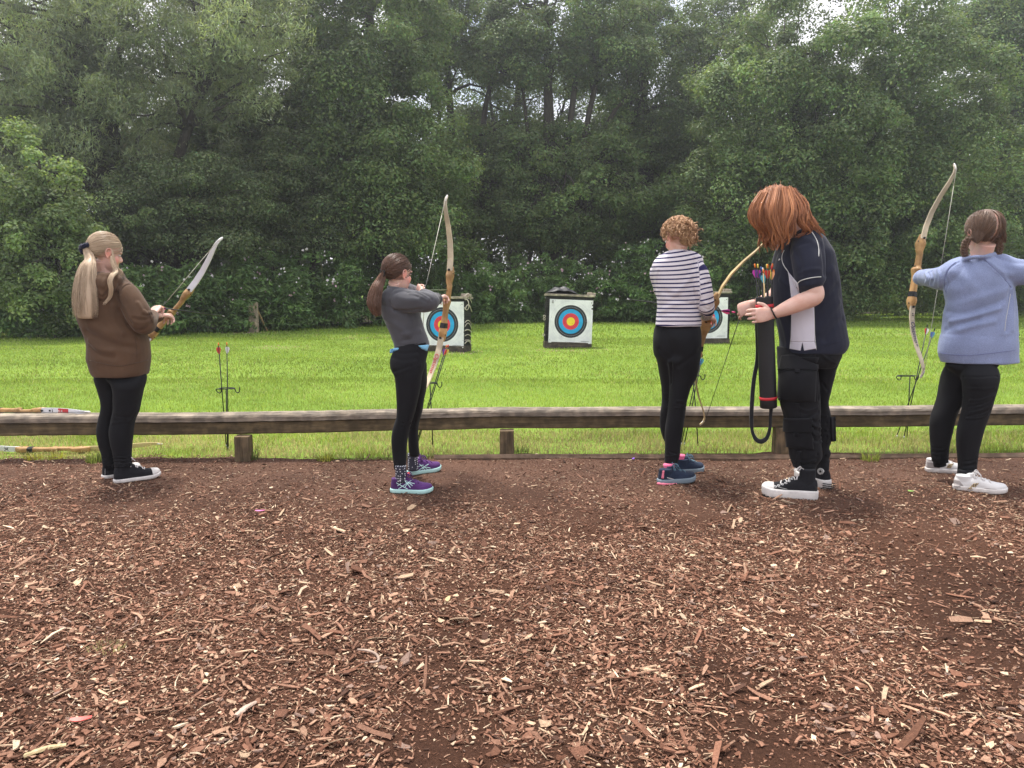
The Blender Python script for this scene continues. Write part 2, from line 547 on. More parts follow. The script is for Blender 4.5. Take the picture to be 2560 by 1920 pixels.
def blades(n, x0, x1, y0, y1, h, w, seed, col=(1, 1, 1), yellow=0.2, dens=None, power=1.0, edge=False, lean=0.5):
    g = np.random.default_rng(seed)
    y = y0 + (y1 - y0) * g.random(n) ** power
    x = x0 + (x1 - x0) * g.random(n)
    ok = (y > border(x) + g.normal(0, 0.03, n)) & (np.abs(x) < 1.6 + y * 0.74)
    if dens is not None: ok &= g.random(n) < dens(x, y)
    x, y = x[ok], y[ok]; n = len(x)
    hh = g.uniform(*h, n) * (0.7 + 0.6 * vnoise(x, y, 3.0, 6)); ww = g.uniform(*w, n)
    az = g.uniform(0, 2 * math.pi, n); ln = np.abs(g.normal(0, lean, n)) * hh
    face = g.uniform(0, 2 * math.pi, n)
    B = np.stack([x, y, lawn_z(x, y) - 0.004], 1)
    sx = np.stack([np.cos(face), np.sin(face), 0 * face], 1) * ww[:, None] * 0.5
    bend = np.stack([np.cos(az) * ln, np.sin(az) * ln, 0 * az], 1)
    up = np.stack([0 * hh, 0 * hh, hh], 1)
    V = np.stack([B - sx, B + sx, B + sx * 0.75 + up * 0.6 + bend * 0.35, B - sx * 0.75 + up * 0.6 + bend * 0.35, B + up * 0.92 + bend], 1).reshape(-1, 3)
    i = 5 * np.arange(n)
    Qd = np.stack([i, i + 1, i + 2, i + 3], 1); Tr = np.stack([i + 3, i + 2, i + 4], 1)
    c = np.tile(np.array(col), (n, 1)) * g.uniform(0.65, 1.3, (n, 1)) * (0.66 + 0.42 * vnoise(x, y, 0.8, 12) + .26 * vnoise(x, y * 2.2, 2.6, 14))[:, None]
    patch = (vnoise(x, y, 1.3, 21) * 0.6 + vnoise(x, y, 4.0, 22) * 0.4)
    yl = (g.random(n) < yellow * np.clip(patch * 2.2 - 0.4, 0, 1.6))
    c[yl] *= np.array([1.5, 1.12, 2.6])
    return V, Qd, Tr, np.repeat(c, 5, axis=0)


BARE = [(-6.9, 19.6, .9), (-1.0, 13.8, .5), (-0.6, 14.05, .3), (0.75, 14.4, .65), (1.75, 14.55, .4), (1.1, 14.35, .5), (3.6, 15.7, .6), (-4.6, 15.2, .9), (-3.6, 17.5, .8), (-1.9, 17, .4), (5.6, 19.5, .6), (9.5, 19, .7)]


def thick(x, y):
    d = np.ones_like(x)
    for bx, by, br in BARE:
        d = np.minimum(d, 0.12 + ((x - bx) / br) ** 2 + ((y - by) / (br * 0.7)) ** 2)
    return np.clip(d, 0, 1)


parts = [blades(60000, -5.6, 5.6, 5.0, 6.3, (0.018, 0.055), (0.003, 0.006), 31, yellow=1.1, col=(.95, .84, 1)),
         blades(150000, -8, 8, 5.9, 10, (0.018, 0.045), (0.003, 0.006), 32, yellow=0.16),
         blades(170000, -14, 14, 9.5, 18, (0.018, 0.045), (0.008, 0.014), 33, yellow=0.14, dens=thick),
         blades(60000, -8, 14, 13, 21, (0.012, 0.03), (0.008, 0.016), 36, yellow=0.5, col=(1.75, 1.0, 3.2), dens=lambda x, y: np.clip(1.15 - 1.3 * thick(x, y), 0, 1)),
         blades(120000, -24, 26, 17, 40, (0.03, 0.07), (0.016, 0.03), 34, yellow=0.1, dens=thick)]
VV, QQ, TT, CC, nn = [], [], [], [], 0
for V, Qd, Tr, c in parts:
    VV.append(V); QQ.append(Qd + nn); TT.append(Tr + nn); CC.append(c); nn += len(V)
# ragged tufts and straw leaning over the bark edge
o = link("grass", mesh_np("grass", np.concatenate(VV), quads=np.concatenate(QQ), tris=np.concatenate(TT), color=np.concatenate(CC)), GRASS)
o["kind"] = "stuff"


def tuft(x, y, z, n, h, w, seed, spread=0.05, col=(1, 1, 1), name="grass_tuft"):
    g = np.random.default_rng(seed)
    a = g.uniform(0, 2 * math.pi, n); r = spread * np.sqrt(g.random(n))
    bx, by = x + np.cos(a) * r, y + np.sin(a) * r
    hh = g.uniform(*h, n); ln = hh * np.abs(g.normal(0.35, 0.35, n)); f = g.uniform(0, math.pi, n)
    B = np.stack([bx, by, np.full(n, z)], 1)
    sx = np.stack([np.cos(f), np.sin(f), 0 * f], 1) * (g.uniform(*w, n))[:, None] * 0.5
    bd = np.stack([np.cos(a) * ln, np.sin(a) * ln, 0 * a], 1); up = np.stack([0 * hh, 0 * hh, hh], 1)
    V = np.stack([B - sx, B + sx, B + sx * .7 + up * .6 + bd * .35, B - sx * .7 + up * .6 + bd * .35, B + up * .9 + bd], 1).reshape(-1, 3)
    i = 5 * np.arange(n)
    c = np.tile(np.array(col), (n, 1)) * g.uniform(.6, 1.3, (n, 1))
    return V, np.stack([i, i + 1, i + 2, i + 3], 1), np.stack([i + 3, i + 2, i + 4], 1), np.repeat(c, 5, axis=0)


TUFTS = [("small pale tuft of grass growing alone among the bark chips", 268, 1622, 0.0, 90, (0.012, 0.032), (1.5, 1.0, 3.0)),
         ("green grass tuft in the bark behind the brown hoodie girl's shoes", 240, 1160, 0.0, 160, (0.03, 0.09), (0.8, .75, 1)),
         ("grass tuft at the foot of the left rail post", 628, 1152, 0.0, 90, (0.03, 0.13), (0.55, .6, .9)),
         ("grass tuft at the foot of the middle rail post", 1300, 1132, 0.0, 60, (0.03, 0.10), (0.55, .6, .9)),
         ("grass tuft by the edging board near the pale blue sweatshirt girl", 2175, 1152, 0.0, 160, (0.03, 0.09), (0.9, .8, 1)),
         ("long grass tuft on the bark edge between left and middle posts", 815, 1150, 0.0, 140, (0.03, 0.08), (1.2, .95, 1)),
         ("yellow weed tuft at far left in front of the bow on the grass", 85, 1150, 0.0, 70, (0.02, 0.06), (1.8, 1.3, 1)),
         ("yellow weed tuft just left of the brown hoodie girl's heels", 140, 1150, 0.0, 70, (0.02, 0.06), (1.6, 1.2, 1))]
for k, (lab, px, py, z, n, h, c) in enumerate(TUFTS):
    g0 = G(px, py)
    V, Qd, Tr, cc = tuft(g0[0], g0[1], float(bark_z(g0[0], g0[1])) - 0.006, n, h, (0.003, 0.005), 60 + k, spread=0.055, col=c)
    o = link("grass_tuft", mesh_np("grass_tuft", V, quads=Qd, tris=Tr, color=cc), GRASS)
    setp(o, lab, "grass tuft", "grass tufts along the bark")
# ------------------------------------------------------------------ low timber rail
def wood(name, c1, c2, stretch, rough=0.85, scale=3.0, bump=0.5, streak=14):
    """weathered timber: long grain along the least stretched axis, lichen-pale wear"""
    m, nt, N, L, b = new_mat(name)
    tc = N.new("ShaderNodeTexCoord"); mp = N.new("ShaderNodeMapping"); mp.inputs["Scale"].default_value = stretch
    L.new(tc.outputs["Object"], mp.inputs[0])
    n1 = N.new("ShaderNodeTexNoise"); n1.inputs["Scale"].default_value = scale; n1.inputs["Detail"].default_value = 8; n1.inputs["Roughness"].default_value = 0.65
    L.new(mp.outputs[0], n1.inputs["Vector"])
    rp = N.new("ShaderNodeValToRGB"); e = rp.color_ramp.elements
    e[0].position, e[0].color = 0.3, (*c1, 1); e[1].position, e[1].color = 0.72, (*c2, 1)
    L.new(n1.outputs["Fac"], rp.inputs[0])
    n2 = N.new("ShaderNodeTexNoise"); n2.inputs["Scale"].default_value = streak; n2.inputs["Detail"].default_value = 6
    L.new(tc.outputs["Object"], n2.inputs["Vector"])
    r2 = N.new("ShaderNodeValToRGB"); e = r2.color_ramp.elements
    e[0].position, e[0].color = 0.42, (0.72, 0.72, 0.72, 1); e[1].position, e[1].color = 0.66, (1.25, 1.22, 1.16, 1)
    L.new(n2.outputs["Fac"], r2.inputs[0])
    mx = N.new("ShaderNodeMix"); mx.data_type = 'RGBA'; mx.blend_type = 'MULTIPLY'; mx.inputs[0].default_value = 1
    L.new(rp.outputs[0], mx.inputs[6]); L.new(r2.outputs[0], mx.inputs[7])
    L.new(mx.outputs[2], b.inputs["Base Color"])
    b.inputs["Roughness"].default_value = rough; b.inputs["Specular IOR Level"].default_value = 0.2
    bp = N.new("ShaderNodeBump"); bp.inputs["Strength"].default_value = bump; bp.inputs["Distance"].default_value = 0.006
    L.new(n1.outputs["Fac"], bp.inputs["Height"]); L.new(bp.outputs[0], b.inputs["Normal"])
    return m


RAIL_TOP = wood("weathered_rail_top", (0.10, 0.08, 0.06), (0.40, 0.345, 0.285), (1.2, 22, 22), scale=1.6)
RAIL_SIDE = wood("weathered_rail_side", (0.065, 0.05, 0.03), (0.19, 0.145, 0.085), (1.5, 26, 26), scale=1.6)
POSTW = wood("weathered_post", (0.085, 0.065, 0.04), (0.25, 0.185, 0.115), (24, 24, 1.6), scale=1.6)

rail = empty("low_timber_rail", G(1267, 1142), "long low weathered timber rail on stubby posts between bark and lawn", "rail")
# corner line of the rail's near face: pixel x, top y, distance
RAIL = [(-320, 5.12), (598, 5.20), (1262, 5.42), (2150, 5.47), (2900, 5.62)]
RZ = 0.183                                     # underside of the lower beam
for k in range(len(RAIL) - 1):
    (xa, da), (xb, db) = RAIL[k], RAIL[k + 1]
    a, b_ = P(xa, 1060, da), P(xb, 1060, db)
    a[2] = b_[2] = 0
    d = nrm(b_ - a); nrmv = np.array([-d[1], d[0], 0])
    ln = np.linalg.norm(b_ - a) + 0.006
    mid = (a + b_) / 2
    rot = np.stack([d, nrmv, [0, 0, 1]], 1)
    g = np.random.default_rng(40 + k)

    def beam(w, h, z0, y0, rounded, name, mt):
        """one length of timber, slightly uneven, rounded arrises"""
        if rounded:
            prof = [(-w / 2, -h / 2), (-w / 2, h * .02), (-w / 2 + .008, h * .28), (-w / 2 + .028, h * .45), (0, h / 2), (w / 2 - .028, h * .45), (w / 2 - .008, h * .28), (w / 2, h * .02), (w / 2, -h / 2)]
        else:
            c = .008
            prof = [(-w / 2, -h / 2 + c), (-w / 2, h / 2 - c), (-w / 2 + c, h / 2), (w / 2 - c, h / 2), (w / 2, h / 2 - c), (w / 2, -h / 2 + c), (w / 2 - c, -h / 2), (-w / 2 + c, -h / 2)]
        ns = 60
        V, F = [], []
        m_ = len(prof)
        for i in range(ns):
            s = -ln / 2 + ln * i / (ns - 1)
            dz = 0.0012 * math.sin(i * 0.23 + k) + g.normal(0, 0.0007)
            for (yy_, zz_) in prof:
                V.append([s, yy_ + y0 + g.normal(0, .0009), zz_ + z0 + dz])
        for i in range(ns - 1):
            for j in range(m_):
                q = (j + 1) % m_
                F.append((i * m_ + j, (i + 1) * m_ + j, (i + 1) * m_ + q, i * m_ + q))
        F.append(tuple(range(m_))); F.append(tuple((ns - 1) * m_ + j for j in range(m_))[::-1])
        V = np.array(V) @ rot.T + mid
        MB().add(V, F).build(name, mt, rail, smooth=False)
    # lower beam, then the half-round cap that overhangs it by a finger
    beam(0.10, 0.088, RZ + 0.044, 0.055, False, "lower_beam", RAIL_SIDE)
    beam(0.135, 0.054, RZ + 0.092 + 0.027, 0.052, True, "top_rail", RAIL_TOP)

for k, (px, py, w) in enumerate([(605, 1159, 0.098), (1267, 1142, 0.100), (1957, 1134, 0.100), (2760, 1130, 0.1)]):
    g0 = G(px, py)
    mbp = MB()
    prof = []
    for i in range(7):
        z = -0.1 + (RZ + 0.1) * i / 6
        prof.append(z)
    V, F = [], []
    gg = np.random.default_rng(90 + k)
    ring = [(-.5, -.42), (-.42, -.5), (.05, -.5), (.06, -.46), (.08, -.5), (.42, -.5), (.5, -.42), (.5, .42), (.42, .5), (-.42, .5), (-.5, .42)]
    for i, z in enumerate(prof):
        for (a, b_) in ring:
            V.append([g0[0] + a * w * (1.04 - .04 * i / 6) + gg.normal(0, .0008), g0[1] + w * .5 + b_ * w, z])
    m_ = len(ring)
    for i in range(6):
        for j in range(m_):
            q = (j + 1) % m_
            F.append((i * m_ + j, i * m_ + q, (i + 1) * m_ + q, (i + 1) * m_ + j))
    F.append(tuple(range(m_))[::-1]); F.append(tuple(6 * m_ + j for j in range(m_)))
    mbp.add(V, F).build("post", POSTW, rail, smooth=False)

# thin edging board half buried between bark and grass
EDG = wood("edging_timber", (0.10, 0.065, 0.045), (0.30, 0.22, 0.16), (1.5, 30, 30), scale=1.6)
e0, e1 = G(1085, 1150), G(2640, 1147)
pts = [e0 + (e1 - e0) * t + np.array([0, 0.015 * math.sin(t * 9), 0.012]) for t in np.linspace(0, 1, 24)]
mbx = MB()
V, F = tube(pts, np.array([[0.010, 0.026]] * 24), seg=4, ref=[0, 0, 1])
V = V.copy()
mbx.add(V, F)
o = mbx.build("edging_board", EDG, smooth=False)
setp(o, "thin half buried wooden edging board along the edge of the bark", "edging board")

# short post with a leaning stick out on the lawn
g0 = G(635, 829)
lp = empty("short_post", g0, "short weathered wooden post with a leaning stick on the lawn before the hedge", "post")
halves = []
for dx, ww in ((-0.055, 0.105), (0.058, 0.11)):
    V, F = box((g0[0] + dx, g0[1], 0.36), (ww, 0.16, 0.80 + dx * .2), bev=0.008)
    halves.append((V, F))
PW2 = wood("grey_post", (0.26, 0.21, 0.15), (0.52, 0.43, 0.32), (20, 20, 1.4), scale=1.5)
for V, F in halves: MB().add(V, F).build("half_post", PW2, lp, smooth=False)
a, b_ = P(641, 770, g0[1] + .02), G(670, 827)
V, F = tube([a, b_ - np.array([0, 0, .05])], [0.024, 0.027], seg=6)
MB().add(V, F).build("leaning_stick", wood("stick", (0.2, 0.14, 0.06), (0.42, 0.31, 0.15), (12, 12, 2)), lp, smooth=False)
# ------------------------------------------------------------------ archery targets
FOAM = wood("black_foam_layers", (0.010, 0.010, 0.011), (0.05, 0.048, 0.048), (2, 2, 34), scale=1.4, bump=0.9)
PLINTH = wood("old_dark_board", (0.045, 0.038, 0.032), (0.14, 0.115, 0.095), (1.5, 20, 22), scale=1.6)
LID = wood("bleached_board", (0.18, 0.15, 0.12), (0.52, 0.46, 0.38), (1.4, 16, 20), scale=2.0)
TARP = mat("black_tarpaulin", (0.018, 0.018, 0.022), rough=0.5, bump=0.4, bscale=30)
ROPE = mat("pale_rope", (0.5, 0.45, 0.38), rough=0.9)


def face_material():
    """printed paper: rings by distance from the centre of the sheet"""
    m, nt, N, L, b = new_mat("target_paper")
    tc = N.new("ShaderNodeTexCoord")
    sx = N.new("ShaderNodeSeparateXYZ"); L.new(tc.outputs["Object"], sx.inputs[0])
    cx = N.new("ShaderNodeCombineXYZ"); L.new(sx.outputs[0], cx.inputs[0]); L.new(sx.outputs[2], cx.inputs[1])
    ln = N.new("ShaderNodeVectorMath"); ln.operation = 'LENGTH'; L.new(cx.outputs[0], ln.inputs[0])
    mp = N.new("ShaderNodeMath"); mp.operation = 'MULTIPLY'; mp.inputs[1].default_value = 1 / 0.42; L.new(ln.outputs["Value"], mp.inputs[0])
    rp = N.new("ShaderNodeValToRGB"); rp.color_ramp.interpolation = 'CONSTANT'
    Y, RD, BL, BK, WH, GY = (0.88, 0.66, 0.05), (0.70, 0.06, 0.085), (0.035, 0.36, 0.70), (0.035, 0.035, 0.045), (0.80, 0.80, 0.83), (0.62, 0.62, 0.66)
    k = 0.42
    st = [(0, Y), (.0385 / k, (0.72, .5, .04)), (.0405 / k, Y), (.079 / k, RD), (.118 / k, (0.55, .05, .07)), (.120 / k, RD), (.158 / k, BL), (.197 / k, (.06, .28, .55)), (.199 / k, BL),
          (.237 / k, BK), (.2755 / k, (.5, .5, .52)), (.2775 / k, BK), (.316 / k, WH), (.353 / k, GY), (.3555 / k, WH), (.3935 / k, GY), (.396 / k, WH)]
    els = rp.color_ramp.elements
    els[0].position, els[0].color = 0, (*Y, 1)
    els[1].position, els[1].color = st[-1][0], (*WH, 1)
    for p, c in st[1:-1]:
        q = els.new(p); q.color = (*c, 1)
    L.new(mp.outputs[0], rp.inputs[0])
    no = N.new("ShaderNodeTexNoise"); no.inputs["Scale"].default_value = 7; no.inputs["Detail"].default_value = 6
    L.new(tc.outputs["Object"], no.inputs["Vector"])
    r2 = N.new("ShaderNodeValToRGB"); r2.color_ramp.elements[0].color = (.88, .88, .90, 1); r2.color_ramp.elements[1].color = (1.05, 1.05, 1.04, 1)
    r2.color_ramp.elements[0].position = .35; r2.color_ramp.elements[1].position = .6
    L.new(no.outputs["Fac"], r2.inputs[0])
    mx = N.new("ShaderNodeMix"); mx.data_type = 'RGBA'; mx.blend_type = 'MULTIPLY'; mx.inputs[0].default_value = 1
    L.new(rp.outputs[0], mx.inputs[6]); L.new(r2.outputs[0], mx.inputs[7])
    # arrow holes
    vo = N.new("ShaderNodeTexVoronoi"); vo.inputs["Scale"].default_value = 13; L.new(tc.outputs["Object"], vo.inputs["Vector"])
    lt = N.new("ShaderNodeMath"); lt.operation = 'LESS_THAN'; lt.inputs[1].default_value = 0.07; L.new(vo.outputs["Distance"], lt.inputs[0])
    m2 = N.new("ShaderNodeMix"); m2.data_type = 'RGBA'; m2.inputs[7].default_value = (.12, .1, .09, 1)
    L.new(lt.outputs[0], m2.inputs[0]); L.new(mx.outputs[2], m2.inputs[6])
    L.new(m2.outputs[2], b.inputs["Base Color"])
    b.inputs["Roughness"].default_value = 0.7; b.inputs["Specular IOR Level"].default_value = 0.2
    return m


FACE = face_material()
MARK = mat("black_print", (0.03, 0.03, 0.035), rough=0.7)
PIN = mat("white_pin", (0.75, 0.75, 0.75), rough=0.5)


def sheet(name, w, h, seed, thick=0.004):
    """paper with a cross fold and slight waves; centre at origin in x,z; faces -y"""
    n = 34
    g = np.random.default_rng(seed)
    V = []
    for s, yo in ((0, 0), (1, thick)):
        for j in range(n):
            for i in range(n):
                x = (i / (n - 1) - .5) * w; z = (j / (n - 1) - .5) * h
                y = -0.006 * math.exp(-(z / .02) ** 2) + 0.004 * math.exp(-(x / .02) ** 2) + .004 * math.sin(x * 9 + seed) * math.sin(z * 7)
                y -= .010 * (abs(x) / w * 2) ** 6 * math.sin(z * 5 + seed)
                V.append([x, y + yo, z])
    F = []
    for j in range(n - 1):
        for i in range(n - 1):
            a = j * n + i
            F.append((a, a + 1, a + n + 1, a + n)); a += n * n
            F.append((a, a + n, a + n + 1, a + 1))
    return np.array(V), F


def target(px, py, W, H, depth, rz, lean, fx, fz, label, seed, tarp=False, side_ropes=False, roll=0.0, lidpost=0.05):
    """boss standing on the lawn: layered foam block, board lid, plinth and a paper face"""
    g0 = G(px, py)
    T = empty("archery_target", (g0[0], g0[1], -0.012), label, "archery target", "archery targets on the lawn", rz)
    Rm = np.array(Matrix.Rotation(rz, 3, 'Z') @ Matrix.Rotation(roll, 3, 'Y') @ Matrix.Rotation(-lean, 3, 'X'))
    org = np.array([g0[0], g0[1], -0.012])
    w2 = lambda V: np.asarray(V) @ Rm.T + org
    g = np.random.default_rng(seed)
    # boss: many thin layers, each a hair out of line
    mb = MB(); nl = 26
    for i in range(nl):
        z0 = 0.12 + (H - 0.12) * i / nl; hh = (H - 0.12) / nl
        V, F = box((g.normal(0, .0025), depth / 2 + g.normal(0, .003), z0 + hh / 2), (W - .02, depth, hh * .96), bev=0.004)
        mb.add(w2(V), F)
    mb.build("foam_block", FOAM, T, smooth=False)
    mb = MB()
    V, F = box((0, depth / 2, 0.05), (W - .01, depth + .03, 0.14), bev=.008); mb.add(w2(V), F)
    mb.build("plinth", PLINTH, T, smooth=False)
    mb = MB()
    V, F = box((0.005, depth / 2, H + .022), (W + .035, depth + .05, 0.042), bev=.006); mb.add(w2(V), F)
    mb.build("lid", LID, T, smooth=False)
    V, F = box((W * .42, depth * .3, H + .07), (.10, .09, .055), bev=.01); MB().add(w2(V), F).build("wood_block", LID, T, smooth=False)
    V, F = box((W * .5, depth * .45, H + .06), (.09, .10, .06), bev=.01); MB().add(w2(V), F).build("wood_block", LID, T, smooth=False)
    # paper, centred on its own origin so that the rings sit at its middle
    V, F = sheet("face", .845, .84, seed)
    me = MB().add(V, F).mesh("target_face")
    fo = bpy.data.objects.new("target_face", me); COL.objects.link(fo); me.materials.append(FACE)
    fo.parent = T
    fo.location = Matrix.Rotation(roll, 3, 'Y') @ Matrix.Rotation(-lean, 3, 'X') @ Vector((fx, -.012, fz))
    fo.rotation_euler = (Matrix.Rotation(roll, 3, 'Y') @ Matrix.Rotation(-lean, 3, 'X')).to_euler()
    # printed marks in the corners
    bpy.context.view_layer.update()
    for (x, z, bx, bz) in [(-.365, .385, .030, .010), (-.365, .366, .034, .008), (-.365, .347, .036, .010), (.39, .372, .014, .014), (-.395, -.36, .006, .02), (-.390, -.378, .014, .006), (.29, -.375, .16, .005)]:
        V, F = box((x + fx, -.020, z + fz), (bx, .003, bz))
        mo = MB().add(w2(V), F).build("printed_mark", MARK, None, smooth=False)
        mo.parent = fo
        mo.matrix_parent_inverse = fo.matrix_world.inverted()
    for (x, z) in [(-.41, .41), (.41, .405), (-.41, -.40), (.41, -.41)]:
        V, F = ellipsoid((x + fx, -.024, z + fz), (.012, .008, .012), nu=8, nv=6)
        MB().add(w2(V), F).build("pin", PIN, T)
    if tarp:
        n = 16; V = []; F = []
        for j in range(n):
            for i in range(n):
                u, v = i / (n - 1), j / (n - 1)
                x = -W / 2 - .01 + u * W * .72; y = -.0 + v * depth * 1.05
                bump_ = math.sin(math.pi * min(1, u * 1.05)) ** .8 * math.sin(math.pi * (.15 + .8 * v))
                z = H + .05 + .13 * bump_ + .02 * math.sin(u * 21 + v * 5) * bump_ + .012 * math.sin(v * 17) * bump_
                V.append([x, y, z])
        for j in range(n - 1):
            for i in range(n - 1):
                a = j * n + i; F.append((a, a + 1, a + n + 1, a + n))
        nv = len(V)
        V2 = [[x, y, z - .02 - (z - H - .05) * .6] for x, y, z in V]
        F2 = [tuple(q + nv for q in f[::-1]) for f in F]
        MB().add(w2(np.array(V + V2)), F + F2).build("tarpaulin", TARP, T)
        for (x, z) in [(-W / 2 - .004, .24), (-W / 2 - .004, .55), (-W / 2 - .004, .60)]:
            V, F = tube([(x - .02 + .022 * math.cos(t), -.01, z + .022 * math.sin(t)) for t in np.linspace(0, 6.2, 12)], .006, seg=5)
            MB().add(w2(V), F).build("rope_loop", ROPE, T)
    if side_ropes:
        for q, z in enumerate([.16, .22, .30, .40, .47, .54, .78, .95, 1.02]):
            s = g.normal(0, .02)
            pts = [(W / 2 - .015, -.012, z), (W / 2 + .012, .03, z + .03 + s), (W / 2 + .014, depth * .5, z + .02 + s), (W / 2 + .012, depth * .9, z - .04)]
            V, F = tube(pts, .007 + .003 * (q % 3 == 0), seg=6, n=10)
            MB().add(w2(V), F).build("rope", ROPE, T)
        V, F = tube([(W / 2 - .02, -.02, H), (W / 2 + .045, -.02, H - .03), (W / 2 + .06, -.01, H - .14), (W / 2 + .02, -.01, H - .2), (W / 2 - .03, -.02, H - .15)], .008, seg=6, n=20)
        MB().add(w2(V), F).build("rope", ROPE, T)
    return T


target(1420, 869, .93, 1.00, .30, R(3), R(2), .03, .52, "archery target with black tarpaulin bunched on its lid, alone in mid lawn", 3, tarp=True, roll=R(2.2))
target(1107, 878, .90, .97, .30, R(-17), R(2), -.01, .50, "archery target with pale ropes down its side, behind the girl drawing her bow", 5, side_ropes=True)
target(1767, 860, .97, 1.05, .30, R(4), R(2), -.0, .55, "archery target half hidden behind the striped top girl's bow", 8)
# ------------------------------------------------------------------ trees and shrubs
BARK = mat("dark_bark", (0.050, 0.042, 0.034), rough=0.95, vary=0.5, scale=6, bump=0.9, bscale=14, stretch=(4, 4, .8))
LEAF = {
    'alder': leaf_mat("alder_leaf", (0.130, 0.185, 0.070), trans=0.32),
    'willow': leaf_mat("willow_leaf", (0.205, 0.245, 0.140), trans=0.32),
    'oak': leaf_mat("oak_leaf", (0.150, 0.210, 0.084), trans=0.30),
    'thorn': leaf_mat("thorn_leaf", (0.105, 0.140, 0.064), trans=0.28),
    'sapling': leaf_mat("sapling_leaf", (0.175, 0.235, 0.098), trans=0.38),
    'shrub': leaf_mat("balsam_leaf", (0.125, 0.205, 0.070), trans=0.30, rough=0.45),
}


def leaf_cloud(g, C, Rb, n_each, L, W, up=0.55, out=0.95, rnd=0.42, droop=0.0, bt=None, warm=0.25, top=0.5):
    """leaves in flattened boughs: C centres, Rb radii (k,3); returns verts, quads, tint"""
    k = len(C)
    idx = np.repeat(np.arange(k), n_each)
    n = len(idx)
    d = g.normal(0, 1, (n, 3)); d /= np.linalg.norm(d, axis=1, keepdims=True) + 1e-9
    d[:, 2] = np.where((d[:, 2] < 0) & (g.random(n) < top), -d[:, 2], d[:, 2])
    r = np.where(g.random(n) < .72, g.uniform(.72, 1.05, n), g.random(n) ** .6)
    p = C[idx] + d * r[:, None] * Rb[idx] * (1 + 0.13 * g.normal(0, 1, (n, 1)))
    nm = np.array([0, 0, up]) + d * out + g.normal(0, rnd, (n, 3))
    nm /= np.linalg.norm(nm, axis=1, keepdims=True) + 1e-9
    ax = g.normal(0, 1, (n, 3)) + np.array([0, 0, -droop])
    ax -= nm * np.sum(ax * nm, 1, keepdims=True)
    ax /= np.linalg.norm(ax, axis=1, keepdims=True) + 1e-9
    sd = np.cross(nm, ax)
    l = (g.uniform(.65, 1.25, n) * L)[:, None]; w = (g.uniform(.7, 1.2, n) * W)[:, None]
    fold = nm * l * g.uniform(-.12, .18, (n, 1))
    V = np.stack([p - ax * l * .5, p + sd * w * .5 + fold, p + ax * l * .5 - fold * .5, p - sd * w * .5 + fold], 1).reshape(-1, 3)
    i = 4 * np.arange(n)
    Q = np.stack([i, i + 1, i + 2, i + 3], 1)
    bb = (bt if bt is not None else np.exp(g.normal(0, .26, k)))[idx] * g.uniform(.72, 1.28, n)
    c = np.stack([bb * (1 + warm * g.normal(0, .5, n)), bb, bb * (1 + .25 * g.normal(0, .5, n))], 1)
    return V, Q, np.repeat(np.clip(c, .25, 2.4), 4, axis=0)


def limb_pts(a, b_, g, sag=0.1, n=7):
    a, b_ = np.asarray(a, float), np.asarray(b_, float)
    L_ = np.linalg.norm(b_ - a)
    pts = []
    w = g.normal(0, L_ * .045, (n, 3)); w[0] = w[-1] = 0
    for i in range(n):
        t = i / (n - 1)
        p = a * (1 - t) + b_ * t
        p[2] += sag * L_ * math.sin(math.pi * t)
        pts.append(p + w[i])
    return pts


